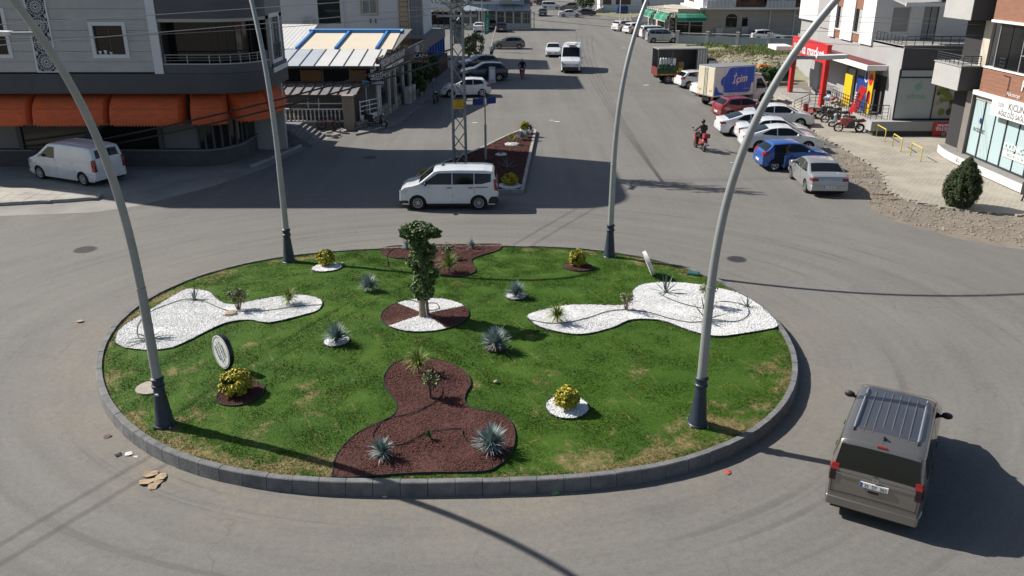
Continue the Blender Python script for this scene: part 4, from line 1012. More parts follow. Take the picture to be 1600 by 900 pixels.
# white people carrier crossing in front of the median
cour = place('courier', 'white people carrier driving past the end of the median', P_white, 701.5, 328, 180.5, 'car', 'people_carrier', wheel='cover', trim='black')
s_ = Shell(SPEC['courier']); L_ = s_.L
for sg_ in (-1, 1):
    s_.side_panel([(.42,1.03),(1.0,1.03),(1.0,1.06),(.42,1.06)], sg_, .004, .01).build('slide_rail', black_plastic, cour)
    s_.side_panel([(.02,.30),(.02,.62),(.3,.62),(.42,.40),(.42,.30)], sg_, .012, .03).build('bumper_corner', black_plastic, cour)
mb = MB(); mb.hexa([(.20,-.03,1.80),(.36,-.03,1.79),(.36,.03,1.79),(.20,.03,1.80),(.18,-.008,1.90),(.24,-.008,1.90),(.24,.008,1.90),(.18,.008,1.90)]); mb.build('antenna', black_plastic, cour)
# white panel van by the grey building
_f, _r = g(56, 278), g(145, 292); _h = math.atan2(_f.y-_r.y, _f.x-_r.x); _n = Vector((-math.sin(_h), math.cos(_h), 0)); _n = _n if _n.y > 0 else -_n
_c0 = (_f+_r)/2+_n*.85; _c0 -= Vector((math.cos(_h), math.sin(_h), 0))*(.0)
pv = vehicle('panelvan', 'white panel van parked in the shade of the grey building', 'van', (_c0.x+.25*0, _c0.y), math.degrees(_h), P_white, 'panel_van', 'cover', '31 ABE 42')
for y in (-.5, -.3, -.1, .1, .3, .5): MB().tube([(x-2.48, y, lerp_prof(SPEC['panelvan']['prof'], x)-.01) for x in np.linspace(.7, 2.9, 8)], .014, 6).build('roof_rib', P_white, pv, smooth=60)
MB().box(-2.505, -2.46, .02, .34, .92, 1.0).build('handle_recess', black_plastic, pv)
# left kerb side
place('hatch', 'white hatchback parked across the pavement behind the lattice mast', P_white, 728, 152, 186, plate=None)
place('suv', 'dark teal sport utility vehicle parked behind the white hatchback', P_teal, 757, 127, 188)
place('hatch', 'dark navy car mostly hidden behind the teal sport utility vehicle', P_navy, 752, 110, 205)
place('hatch', 'grey brown hatchback turning out of the side street', P_grey, 795, 77, 182)
def front_on(kind, label, paint_, px, py, hd, cat='car', name='parked_car', **kw):
    p = g(px, py); h = R(hd); c = p-Vector((math.cos(h), math.sin(h), 0))*SPEC[kind]['L']/2
    return vehicle(kind, label, cat, (c.x, c.y), hd, paint_, name, **kw)
def rear_on(kind, label, paint_, px, py, hd, cat='car', name='parked_car', **kw):
    p = g(px, py); h = R(hd); c = p+Vector((math.cos(h), math.sin(h), 0))*SPEC[kind]['L']/2
    return vehicle(kind, label, cat, (c.x, c.y), hd, paint_, name, **kw)
front_on('sedan', 'white saloon driving towards the roundabout beside the tall minibus', P_white, 864, 90, -93, name='saloon_car')
mn = front_on('minibus', 'tall white minibus driving towards the roundabout', P_white, 891, 115, -96, 'minibus', 'minibus', wheel='steel')
MB().box(1.1, 1.7, -.35, .35, 2.54, 2.62).build('roof_hatch', white_steel, mn, bevel=.02); MB().box(-.6, .8, -.5, .5, 2.54, 2.68).build('roof_air_conditioner', white_steel, mn, bevel=.05)
MB().box(2.93, 2.99, -.8, .8, .28, .62).build('black_bumper', black_plastic, mn, bevel=.03)
rear_on('sedan', 'white car parked in front of the glazed shop', P_white, 748, 51, 88)
rear_on('hatch', 'dark purple hatchback parked beside the shop entrance', P_navy, 783, 51, 92)
rear_on('suv', 'dark car parked between two cars at the glazed shop', P_black, 767, 47, 90)
front_on('sedan', 'black car driving far down the street', P_black, 848, 26, -92)
place('sedan', 'white saloon crossing at the far junction', P_white, 891, 27, 2, name='saloon_car')
place('sedan', 'black saloon behind the white one at the far junction', P_black, 914, 25, 180)
place('mpv', 'white people carrier parked beyond the far junction', P_white, 861, 15, 0)
place('suv', 'grey sport utility vehicle parked beyond the far junction', P_grey, 889, 16, 180)
rear_on('suv', 'dark car at the end of the street below the red sign', P_black, 843, 8, 80)
place('hatch', 'white car at the end of the street in front of the glazed shop', P_white, 828, 5, 178)
rear_on('suv', 'white sport utility vehicle first in the parked row behind the back lamp', P_white, 960, 49, 35)
rear_on('suv', 'white sport utility vehicle second in the parked row behind the back lamp', P_white, 977, 53, 30)
rear_on('suv', 'black car in the parked row hidden by the back lamp', P_black, 994, 58, 30)
place('mpv', 'white van between the black car and the silver people carrier', P_white, 1026, 61, 8)
place('mpv', 'silver people carrier at the end of the far parked row', P_silver, 1036, 67, 4)
# right-hand row
place('hatch', 'white hatchback parked just behind the open-sided truck', P_white, 1098, 138, 12)
place('sedan', 'white car almost hidden beyond the milk truck', P_white, 1130, 151, 12)
place('hatch', 'dark red hatchback parked in front of the milk truck', P_red, 1168, 186, 10)
place('sedan', 'white saloon parked nose to the steps behind the row of white cars', P_white, 1217, 199, -8)
place('fastback', 'white fastback saloon whose tail sticks out farthest into the street', P_white, 1181, 213, 0)
place('sedan', 'white saloon in the middle of three white cars', P_white, 1212, 224, -4)
place('fastback', 'white saloon parked right behind the blue hatchback', P_white, 1223, 238, -4)
bl = place('hatch', 'blue hatchback with its rear door open', P_blue, 1246, 267, 2, opendoor=True, scale=(.94,.97,1))
s_ = Shell(SPEC['hatch'])
s_.side_panel([(.62,.42),(.62,1.36),(1.42,1.38),(1.42,.36),(1.0,.36)], -1, .009, .0).build('door_opening', dark_void, bl)
dr = MB(); dr.prism([(0,0),(.82,-.0),(.80,.055),(0,.055)], .32, .98)
door = dr.build('door', P_blue, bl, loc=(1.44-2.05, -.90, 0), rot=(0, 0, R(180+52)), bevel=.02)
MB().prism([(.05,.02),(.72,.02),(.72,.04),(.05,.04)], .98, 1.38).build('door_window', glass_dark, door)
MB().box(.55,.66,-.02,0,.86,.9).build('door_handle', P_blue, door)
sv_r, sv_f = g(1259, 301), g(1236, 279)
hd = math.degrees(math.atan2(sv_f.y-sv_r.y, sv_f.x-sv_r.x)); h = R(hd)
c = (sv_f+sv_r)/2+Vector((math.sin(h), -math.cos(h), 0))*.8
vehicle('sedan', 'silver saloon parked with its tail towards the roundabout', 'car', (c.x, c.y), hd, P_silver, plate='31 AP 320')
# cars behind the retaining wall
place('suv', 'white sport utility vehicle parked behind the low wall', P_white, 1200, 66, 0)
place('suv', 'white car parked in the passage between the tan and grey blocks', P_white, 1249, 60, 10)
# ------------------------------------------------------------------ trucks
def side_prism(mb, pts, y0, y1):
    n = len(pts); a = sum(pts[i][0]*pts[(i+1)%n][1]-pts[(i+1)%n][0]*pts[i][1] for i in range(n))
    if a < 0: pts = pts[::-1]
    y0, y1 = min(y0, y1), max(y0, y1)
    vs = [(x, y0, z) for x, z in pts]+[(x, y1, z) for x, z in pts]
    return mb.add(vs, [tuple(range(n)), tuple(range(2*n-1, n-1, -1))]+[(i, n+i, n+(i+1)%n, (i+1)%n) for i in range(n)])
def truck_chassis(t, L, rx, fx, w, r=.37):
    mb = MB(); mb.box(-L/2+.85, L/2+.3, -.42, .42, .45, .68); mb.build('chassis', dark_void, t)
    for sg_ in (-1, 1):
        for xw in (rx, fx):
            wh = bpy.data.objects.new('wheel', None); col.objects.link(wh); wh.parent = t; wh.location = (xw, sg_*(w/2-.16), r); wh.rotation_euler = (0, random.random()*6, 0 if sg_ < 0 else math.pi)
            ty, ri = wheel_meshes(r, .24, 'steel'); inst('tyre', ty, wh); inst('rim', ri, wh)
def truck_cab(t, x0, L, w, m, ztop=2.15):
    """short-nosed van cab; x0 = its back, nose at x0+L"""
    pts = [(x0,.42),(x0,ztop-.06),(x0+.1,ztop),(x0+.62,ztop),(x0+.78,ztop-.1),(x0+1.30,1.42),(x0+1.45,1.30),(x0+L-.10,1.08),(x0+L-.02,.9),(x0+L,.45),(x0+L-.05,.36),(x0+1.62,.36),(x0+1.55,.62),(x0+1.36,.82),(x0+1.12,.86),(x0+.88,.80),(x0+.72,.62),(x0+.68,.42)]
    mb = MB(); side_prism(mb, pts, -w/2, w/2); mb.build('cab', m, t, smooth=30, bevel=.05)
    for sg_ in (-1, 1):
        mb = MB(); side_prism(mb, [(x0+.22,1.22),(x0+.22,ztop-.22),(x0+.62,ztop-.22),(x0+1.12,1.42),(x0+1.12,1.22)], sg_*(w/2-.02), sg_*(w/2+.006)); mb.build('side_window', glass_dark, t)
        mb = MB(); mb.box(x0+1.2, x0+1.3, sg_*(w/2+.05), sg_*(w/2+.2), 1.28, 1.62); mb.bar((x0+1.24, sg_*(w/2-.02), 1.35), (x0+1.24, sg_*(w/2+.08), 1.35), .04); mb.build('mirror', black_plastic, t, bevel=.02)
        mb = MB(); mb.box(x0+L-.14, x0+L+.004, sg_*(w/2-.32), sg_*(w/2+.006), .82, 1.02); mb.build('headlight', lamp_glass, t, bevel=.02)
        MB().tube([(x0+.16, sg_*(w/2+.001), .5), (x0+.16, sg_*(w/2+.001), 1.9)], .006, 4).build('door_gap', dark_void, t)
        MB().box(x0+.22, x0+.36, sg_*(w/2-.01), sg_*(w/2+.02), 1.08, 1.12).build('door_handle', black_plastic, t)
    mb = MB(); mb.hexa([(x0+.80,-w/2+.1,ztop-.10),(x0+.80,w/2-.1,ztop-.10),(x0+.78,w/2-.1,ztop-.14),(x0+.78,-w/2+.1,ztop-.14),(x0+1.32,-w/2+.06,1.43),(x0+1.32,w/2-.06,1.43),(x0+1.28,w/2-.06,1.42),(x0+1.28,-w/2+.06,1.42)]); mb.build('windscreen', glass_dark, t)
    MB().box(x0+L-.03, x0+L+.012, -w*.3, w*.3, .55, .8).build('grille', black_plastic, t, bevel=.01)
    MB().box(x0+L-.1, x0+L+.03, -w/2-.01, w/2+.01, .36, .54).build('bumper', black_plastic, t, bevel=.02)
M_cream = mat('cream_box_panel', (.66, .60, .46), .5, var=.15, vscale=1.2)
M_bluead = mat('blue_advert_print', (.012, .09, .55), .4)
M_whitebox = mat('white_box_panel', (.74, .75, .76), .45, var=.1, vscale=1)
p = g(1113, 169.5); hd = 24; h = R(hd)
TL, TW, TH = 3.7, 2.05, 2.15
c = p+Vector((math.cos(h), math.sin(h), 0))*(TL/2)+Vector((-math.sin(h), math.cos(h), 0))*(TW/2)
bt = thing('box_truck', 'milk delivery box truck with a blue and white painted side', 'truck', (c.x, c.y, .004), h)
z0 = .82
MB().box(-TL/2, TL/2, -TW/2, TW/2, z0, z0+TH).build('cargo_box', M_whitebox, bt, bevel=.02)
for sg_ in (-1, 1): 
    MB().box(-TL/2-.03, -TL/2+.005, sg_*.03, sg_*(TW/2-.05), z0+.05, z0+TH-.06).build('rear_door', M_cream, bt, bevel=.01)
    MB().tube([(-TL/2-.05, sg_*.16, z0+.05), (-TL/2-.05, sg_*.16, z0+TH-.08)], .018, 6).build('lock_rod', galv, bt)
    MB().box(-TL/2-.04, -TL/2+.0, sg_*.5, sg_*.8, z0+.35, z0+.5).build('marker_panel', mat('dirty_orange_marker', (.5,.3,.2), .6), bt)
    MB().box(-TL/2-.02, -TL/2+.05, sg_*.75, sg_*.98, .62, .74).build('tail_light', tail_red, bt)
for z in (z0-.015, z0+TH-.02):
    MB().box(-TL/2-.012, TL/2+.012, -TW/2-.014, TW/2+.014, z, z+.05).build('box_frame', galv, bt)
# blue painted swoosh with a wavy edge on the near side
W2 = -TW/2-.004
pts = [(-.92,.28)]+[(x, z) for x, z in ((-.92,.55),(-1.02,.75),(-1.25,.9),(-1.3,1.15),(-1.15,1.4),(-.9,1.5),(-.75,1.7),(-.6,2.0),(-.35,2.08),(0,2.09))]+[(1.75,2.09),(1.75,.95),(1.55,.9),(1.5,.35),(1.3,.22),(.4,.24)]
mb = MB(); side_prism(mb, [(x, z+z0) for x, z in pts], W2, W2-.004); mb.build('painted_panel', M_bluead, bt)
mb = MB(); side_prism(mb, [(x, z+z0) for x, z in [(-1.75,.75),(-1.62,.72),(-1.4,.35),(-.95,.2),(-.95,.12),(-1.82,.1)]], W2, W2-.004); mb.build('painted_wave', M_bluead, bt)
text('İçim', .78, M_whitebox, bt, (.42, W2-.006, z0+1.22), (math.pi/2, R(-6), 0), 'lettering', .003, .3, .95, bold=.014)
text('çim', .76, mat('red_advert_print', (.5,.02,.03), .5), bt, (.60, W2-.0052, z0+1.15), (math.pi/2, R(-6), 0), 'lettering_shadow', .0005, .3, .95, bold=.006)
text('www.icim.com', .12, M_whitebox, bt, (1.2, W2-.006, z0+.5), (math.pi/2, 0, 0), 'lettering', .002)
for x in (-1.85, -1.0, 0.0, .95, 1.8): MB().box(x-.012, x+.012, W2-.004, W2-.010, z0+.05, z0+TH-.05).build('side_rib', galv, bt)
MB().tube([(-.35,W2-.006,z0+.12),(-.35,W2-.006,z0+1.95),(.45,W2-.006,z0+1.95),(.45,W2-.006,z0+.12)], .008, 4).build('door_outline', mat('door_line', (.01,.05,.3), .5), bt)
truck_chassis(bt, TL+1.6, -1.1, TL/2+1.15, 1.95); truck_cab(bt, TL/2+.06, 1.95, 1.9, P_white, 2.2)
MB().box(TL/2-.1, TL/2+.9, -.75, .75, 2.2, 2.32).build('wind_deflector', P_white, bt, bevel=.05)
# open-sided truck
p = g(1026, 131); hd = 6; h = R(hd); TL, TW, TH = 4.5, 2.0, 2.15
c = p+Vector((math.cos(h), math.sin(h), 0))*(TL/2)+Vector((-math.sin(h), math.cos(h), 0))*(TW/2)
ot = thing('open_truck', 'dark open-sided truck loaded with crates and water drums', 'truck', (c.x, c.y, .004), h)
z0 = .85; M_tg = mat('truck_grey', (.10, .10, .105), .5, var=.3, vscale=2); M_tr = mat('truck_roof', (.30, .29, .29), .6, var=.3, vscale=2)
MB().box(-TL/2, TL/2, -TW/2, TW/2, z0-.08, z0+.04).build('load_bed', M_tg, ot)
MB().box(-TL/2, TL/2, -TW/2, TW/2, z0+TH-.06, z0+TH+.05).build('roof_panel', M_tr, ot, bevel=.02)
MB().box(-TL/2, TL/2, TW/2-.04, TW/2, z0+.04, z0+TH-.06).build('side_wall', M_tg, ot); MB().box(TL/2-.04, TL/2, -TW/2, TW/2-.04, z0+.04, z0+TH-.06).build('front_wall', M_tg, ot)
MB().box(1.35, TL/2-.04, -TW/2, -TW/2+.04, z0+.04, z0+TH-.06).build('folded_panel', mat('ribbed_grey', (.35,.35,.34), .5, var=.3, vscale=3), ot)
for x in (1.4, 1.65, 1.9, 2.15): MB().box(x, x+.04, -TW/2-.02, -TW/2, z0+.06, z0+TH-.1).build('panel_rib', white_steel, ot)
for x in (-TL/2+.04, -.95, 1.3): 
    for y in (-TW/2+.03,): MB().bar((x, y, z0), (x, y, z0+TH), .07).build('post', M_tg, ot)
MB().box(-TL/2-.03, -TL/2+.02, -TW/2, TW/2, z0-.18, z0+.55).build('tailboard', mat('dark_red_board', (.16,.03,.03), .5), ot)
MB().box(-TL/2, 1.2, -TW/2-.012, -TW/2+.02, z0-.12, z0+.02).build('side_board', mat('yellow_black_board', (.30,.2,.02), .5), ot)
for i in range(3): MB().box(-TL/2+.3+i*.38, -TL/2+.62+i*.38, -TW/2-.02, -TW/2-.01, z0-.1, z0).build('reflector', tail_orange, ot)
truck_chassis(ot, TL+1.6, -1.2, TL/2+1.15, 1.95); truck_cab(ot, TL/2+.06, 1.95, 1.9, mat('truck_cab_black', (.02,.02,.022), .35), 2.15)
MB().box(TL/2+.2, TL/2+1.0, -.98, -.95, 1.25, 1.95).build('cab_decal', mat('cab_window_white', (.5,.5,.5), .4), ot)
# load
M_crate = mat('green_crate', (.015, .08, .03), .6); M_water = mat('water_bottle', (.55, .6, .64), .25, spec=.6)
k = 0
for ix in range(4):
    for iz in range(2):
        t = thing('crate', ['dark green crate low in the open truck', 'dark green crate stacked high in the open truck'][iz], 'crate', (0,0,0), 0, 'crates in the open truck')
        t.parent = None; q = ot.matrix_basis @ Vector((0,0,0))
        lx, ly, lz = -TL/2+.35+ix*.42, -TW/2+.3, z0+.04+iz*.36
        R3 = Matrix.Rotation(h, 3, 'Z'); w_ = R3 @ Vector((lx, ly, lz)); t.location = (c.x+w_.x, c.y+w_.y, w_.z+.004); t.rotation_euler = (0,0,h)
        MB().box(-.19,.19,-.22,.22,0,.06).build('floor', M_crate, t)
        for a in ((-.19,-.17,-.22,.22),(.17,.19,-.22,.22),(-.17,.17,-.22,-.2),(-.17,.17,.2,.22)): MB().box(a[0],a[1],a[2],a[3],.06,.32).build('side', M_crate, t)
for ix in range(5):
    lx, ly, lz = -TL/2+.35+ix*.24, -TW/2+.32, z0+.80+.02*(ix % 2)
    R3 = Matrix.Rotation(h, 3, 'Z'); w_ = R3 @ Vector((lx, ly, lz))
    o = MB().lathe([(.10,0),(.11,.03),(.11,.42),(.10,.5),(.04,.56),(.04,.6)], 12).build('water_drum', M_water, loc=(c.x+w_.x, c.y+w_.y, w_.z+.004), smooth=40); tag(o, 'clear plastic water drum on the crates in the open truck', 'water drum', 'water drums in the open truck')
for nm, lx, sz, m_, lab in (('cardboard_box', .2, (.5,.5,.9), mat('cardboard', (.35,.23,.12), .85), 'tall brown cardboard box in the open truck'), ('white_sack', -.7, (.35,.4,1.3), white_paint, 'white wrapped bundle standing in the open truck'), ('yellow_sack', -.05, (.4,.35,.45), mat('yellow_bag', (.6,.42,.04), .6), 'yellow bag on the floor of the open truck')):
    R3 = Matrix.Rotation(h, 3, 'Z'); w_ = R3 @ Vector((lx, -TW/2+.45 if nm != 'cardboard_box' else .2, z0+.045))
    o = MB().box(-sz[0]/2, sz[0]/2, -sz[1]/2, sz[1]/2, 0, sz[2]).build(nm, m_, loc=(c.x+w_.x, c.y+w_.y, w_.z), rot=(0,0,h+.1), bevel=.05); tag(o, lab, nm.split('_')[1])

# ------------------------------------------------------------------ two-wheelers
def torus(mb, c, r, t, n=22, k=7, axis='y'):
    vs = []
    for i in range(n):
        a = 2*math.pi*i/n
        for j in range(k):
            b = 2*math.pi*j/k; q = r+t*math.cos(b); vs.append((c[0]+q*math.cos(a), c[1]+t*math.sin(b), c[2]+q*math.sin(a)))
    return mb.add(vs, [(i*k+j, i*k+(j+1)%k, ((i+1)%n)*k+(j+1)%k, ((i+1)%n)*k+j) for i in range(n) for j in range(k)])
def bike_wheel(t, x, r, tt, spokes=8, rimm=None):
    w = bpy.data.objects.new('wheel', None); col.objects.link(w); w.parent = t; w.location = (x, 0, r+tt)
    mb = MB(); torus(mb, (0,0,0), r, tt); mb.build('tyre', black_rubber, w, smooth=60)
    mb = MB(); torus(mb, (0,0,0), r-tt*.9, tt*.35, 22, 5); mb.lathe([(.03,-.04),(.03,.04)], 8, axis='y')
    for i in range(spokes): a = 2*math.pi*i/spokes; mb.bar((0,0,0), ((r-tt)*math.cos(a), 0, (r-tt)*math.sin(a)), .012 if spokes < 9 else .006)
    mb.build('rim', rimm or alloy, w)
def scooter(label, pos, hd, m, top_box=True, name='scooter', cat='scooter', group=None, windscreen=False, lean=8):
    t = thing(name, label, cat, (pos[0], pos[1], .004), R(hd), group); t.rotation_euler = (R(-lean), 0, R(hd))
    bike_wheel(t, .62, .19, .055, 5); bike_wheel(t, -.60, .19, .055, 5)
    mb = MB(); side_prism(mb, [(-.85,.62),(-.70,.74),(-.20,.76),(-.08,.55),(-.05,.36),(-.25,.30),(-.45,.45),(-.78,.50)], -.14, .14); mb.build('rear_body', m, t, smooth=35, bevel=.04)
    mb = MB(); side_prism(mb, [(-.1,.24),(-.1,.32),(.32,.32),(.36,.24)], -.17, .17); mb.build('floorboard', black_plastic, t, bevel=.02)
    mb = MB(); side_prism(mb, [(.28,.28),(.42,.98),(.56,.90),(.46,.30)], -.17, .17); mb.build('front_shield', m, t, smooth=35, bevel=.04)
    mb = MB(); side_prism(mb, [(.36,.44),(.5,.52),(.8,.46),(.86,.36),(.70,.42),(.5,.42)], -.07, .07); mb.build('front_mudguard', m, t, smooth=35, bevel=.02)
    mb = MB(); side_prism(mb, [(-.80,.74),(-.78,.82),(-.45,.84),(-.18,.80),(-.12,.75)], -.14, .14); mb.build('seat', black_plastic, t, smooth=40, bevel=.03)
    mb = MB(); mb.tube([(.62,.07,.24),(.48,.06,.80)], .022, 6); mb.tube([(.62,-.07,.24),(.48,-.06,.80)], .022, 6); mb.build('fork', galv, t, smooth=40)
    mb = MB(); mb.tube([(.30,-.36,1.02),(.40,-.2,1.04),(.44,0,1.0),(.40,.2,1.04),(.30,.36,1.02)], .018, 6); mb.build('handlebar', black_plastic, t, smooth=40)
    for s in (-1, 1):
        mb = MB(); mb.bar((.40,s*.26,1.03), (.42,s*.30,1.2), .012); mb.ell((.42,s*.32,1.22), .02, .06, .04); mb.build('mirror', black_plastic, t, smooth=40)
    MB().ell((.55,0,.88), .05, .1, .07).build('headlight', lamp_glass, t, smooth=50); MB().box(-.88,-.82,-.09,.09,.60,.68).build('tail_light', tail_red, t)
    mb = MB(); mb.tube([(-.15,-.17,.30),(-.5,-.19,.32),(-.85,-.19,.42)], [.03,.05,.045], 8); mb.build('exhaust', galv, t, smooth=40)
    MB().box(-.91,-.89,-.10,.10,.42,.56).build('licence_plate', plate_white, t)
    if top_box: mb = MB(); mb.box(-1.02,-.66,-.19,.19,.83,1.10); mb.build('top_box', m if top_box == 'body' else black_plastic, t, bevel=.06)
    if windscreen: mb = MB(); mb.hexa([(.40,-.2,.98),(.40,.2,.98),(.42,.2,.98),(.42,-.2,.98),(.28,-.16,1.35),(.28,.16,1.35),(.30,.16,1.35),(.30,-.16,1.35)]); mb.build('windscreen', lamp_glass, t)
    return t
def motorbike(label, pos, hd, m, group=None, lean=8):
    t = thing('motorbike', label, 'motorbike', (pos[0], pos[1], .004), R(hd), group); t.rotation_euler = (R(-lean), 0, R(hd))
    bike_wheel(t, .68, .26, .05, 6); bike_wheel(t, -.62, .25, .06, 6)
    mb = MB(); mb.ell((.12,0,.82), .30, .15, .15); mb.build('fuel_tank', m, t, smooth=60)
    mb = MB(); side_prism(mb, [(.28,.35),(.10,.62),(.36,.95),(.62,.98),(.66,.75),(.50,.55)], -.15, .15); mb.build('fairing', m, t, smooth=35, bevel=.04)
    mb = MB(); side_prism(mb, [(.40,.60),(.55,.68),(.85,.66),(.98,.5),(.84,.58),(.6,.60)], -.06, .06); mb.build('front_mudguard', m, t, bevel=.015)
    mb = MB(); mb.box(-.22,.30,-.13,.13,.30,.62); mb.lathe([(.10,-.16),(.10,.16)], 12, (.08,0,.42), 'y'); mb.build('engine', mat('engine_black', (.05,.05,.052), .5, .3), t, bevel=.02)
    mb = MB(); side_prism(mb, [(-.85,.86),(-.80,.92),(-.30,.82),(-.12,.82),(-.14,.74),(-.40,.72)], -.13, .13); mb.build('seat', black_plastic, t, smooth=40, bevel=.03)
    mb = MB(); side_prism(mb, [(-.95,.78),(-.85,.86),(-.4,.76),(-.5,.66)], -.10, .10); mb.build('tail', m, t, bevel=.02)
    mb = MB(); 
    for s in (-1, 1): mb.tube([(.68,s*.09,.30),(.42,s*.08,1.0)], .024, 6); mb.tube([(-.62,s*.09,.30),(-.1,s*.08,.45),(.35,s*.06,.85)], .02, 6)
    mb.build('frame', galv, t, smooth=40)
    MB().tube([(.22,-.38,1.05),(.36,-.2,1.06),(.42,0,1.02),(.36,.2,1.06),(.22,.38,1.05)], .018, 6).build('handlebar', black_plastic, t, smooth=40)
    MB().ell((.55,0,.92), .08, .11, .11).build('headlight', lamp_glass, t, smooth=50); MB().box(-.97,-.92,-.07,.07,.78,.84).build('tail_light', tail_red, t)
    mb = MB(); mb.tube([(.25,-.16,.32),(-.2,-.19,.26),(-.8,-.2,.42)], [.025,.04,.055], 8); mb.build('exhaust', galv, t, smooth=40)
    for s in (-1, 1): mb = MB(); mb.bar((.34,s*.26,1.06),(.34,s*.3,1.22),.012); mb.ell((.34,s*.32,1.24),.02,.06,.04); mb.build('mirror', black_plastic, t)
    return t
def skin_body(name, joints, edges, m, parent, mats=None):
    """one continuous figure grown round a posed skeleton"""
    me = bpy.data.meshes.new(name); keys = list(joints); ix = {k: i for i, k in enumerate(keys)}
    me.from_pydata([joints[k][0] for k in keys], [(ix[a], ix[b]) for a, b in edges], [])
    o = bpy.data.objects.new(name, me); col.objects.link(o); o.parent = parent
    md = o.modifiers.new('skin', 'SKIN'); md.use_smooth_shade = True
    for i, k in enumerate(keys):
        r = joints[k][1]; sv = me.skin_vertices[0].data[i]; sv.radius = (r, r) if not isinstance(r, tuple) else r; sv.use_root = (k == 'pelvis')
    sb = o.modifiers.new('sub', 'SUBSURF'); sb.levels = 1; sb.render_levels = 2
    me.materials.append(m); return o
def rider(label, seat, hd, top, legs_m, helmet_m, name='person'):
    """seated rider, arms to the handlebar; built in the bike's own axes"""
    t = thing(name, label, 'person', (seat[0], seat[1], .004), R(hd))
    J = {'pelvis': ((-.42,0,.92), (.16,.13)), 'waist': ((-.40,0,1.08), (.15,.12)), 'chest': ((-.34,0,1.32), (.18,.13)), 'neck': ((-.30,0,1.50), .06), 'head': ((-.27,0,1.60), .07)}
    E = [('pelvis','waist'),('waist','chest'),('chest','neck'),('neck','head')]
    for s, k in ((1,'l'),(-1,'r')):
        J.update({'sh'+k: ((-.33, s*.19, 1.42), .075), 'el'+k: ((-.10, s*.33, 1.18), .052), 'wr'+k: ((.20, s*.34, 1.07), .036)})
        E += [('chest','sh'+k),('sh'+k,'el'+k),('el'+k,'wr'+k)]
    body = skin_body('body', J, E, top, t)
    J = {'pelvis': ((-.42,0,.90), (.17,.14))}; E = []
    for s, k in ((1,'l'),(-1,'r')):
        J.update({'hp'+k: ((-.36, s*.11, .88), .105), 'kn'+k: ((.06, s*.20, .80), .075), 'an'+k: ((.06, s*.17, .40), .05), 'to'+k: ((.24, s*.18, .36), .042)})
        E += [('pelvis','hp'+k),('hp'+k,'kn'+k),('kn'+k,'an'+k),('an'+k,'to'+k)]
    skin_body('trousers', J, E, legs_m, body)
    sk = mat('skin', (.42,.26,.18), .6)
    for s in (-1, 1):
        mb = MB(); mb.ell((.25, s*.34, 1.06), .045, .03, .035)
        for q in range(4): mb.tube([(.27+.0*q, s*(.315+.018*q), 1.075), (.315, s*(.315+.018*q), 1.06), (.32, s*(.315+.018*q), 1.03), (.295, s*(.315+.018*q), 1.015)], .009, 5)
        mb.tube([(.24, s*.315, 1.05), (.27, s*.295, 1.03), (.29, s*.30, 1.02)], .010, 5); mb.build('hand', sk, t, smooth=60)
    mb = MB(); mb.ell((-.25,0,1.63), .095, .08, .115, 12, 8); mb.ell((-.155,0,1.62), .02, .016, .025); mb.build('face', sk, t, smooth=60)
    mb = MB(); mb.ell((-.265,0,1.685), .135, .12, .125, 16, 10); mb.v = [(x, y, max(z, 1.60) if x < -.2 else max(z, 1.66)) for x, y, z in mb.v]; mb.build('helmet', helmet_m, t, smooth=60)
    for s in (-1, 1):
        mb = MB(); mb.ell((.17, s*.17, .36), .13, .05, .05); mb.build('shoe', black_plastic, t, smooth=60)
    return t
M_redsc = paint('red_scooter_paint', (.32, .02, .025)); M_blacksc = paint('black_scooter_paint', (.015,.015,.017)); M_bluesc = paint('pale_blue_scooter_paint', (.3,.38,.42))
brown = mat('brown_jacket', (.07,.05,.04), .85, var=.3, vscale=9); blackcl = mat('black_cloth', (.015,.015,.017), .9, var=.2, vscale=9); helm = mat('black_helmet', (.015,.015,.016), .3); helm_w = mat('white_helmet', (.6,.6,.6), .3)
p = g(1097, 238); p.y += .75; hd = 100
scooter('red scooter ridden away from the roundabout', p, hd, M_redsc, 'body', lean=0)
rider('person in a brown jacket and black helmet riding the red scooter away', p, hd, brown, blackcl, helm)
p = g(816, 124); p.y += .7
scooter('red scooter ridden towards the roundabout past the teal car', p, -92, M_redsc, False, lean=0)
rider('person in black with a white helmet riding towards the roundabout', p, -92, blackcl, blackcl, helm_w)
p = g(588, 198); p.y -= .3; scooter('black scooter with a top box parked outside the restaurant', p, -14, M_blacksc, True)
p = g(680, 162); scooter('dark motor scooter parked at the pavement beside the white hatchback', (p.x, p.y+.6), -98, M_blacksc, False)
p = g(767, 92); scooter('dark scooter parked beside the white board behind the navy car', (p.x, p.y+.6), -95, M_blacksc, True, windscreen=True)
for i, (px, py, hd, m_, k, lab) in enumerate(((1297,188,172,M_blacksc,'m','black motorbike farthest from the yellow hoops'), (1306,194,170,M_blacksc,'m','black motorbike second from the ramp railing'), (1316,201,168,M_bluesc,'s','pale blue scooter parked between the motorbikes'), (1328,208,172,M_redsc,'m','red and black motorbike nearest the yellow hoops'))):
    p = g(px, py); p.y += .2
    (motorbike if k == 'm' else (lambda l, q, h_, mm, gg: scooter(l, q, h_, mm, False, group=gg)))(lab, p, hd, m_, 'two-wheelers parked by the supermarket ramp')
p = g(1266, 186); scooter('red scooter parked at the foot of the ramp railing', (p.x, p.y+.3), 100, M_redsc, False)
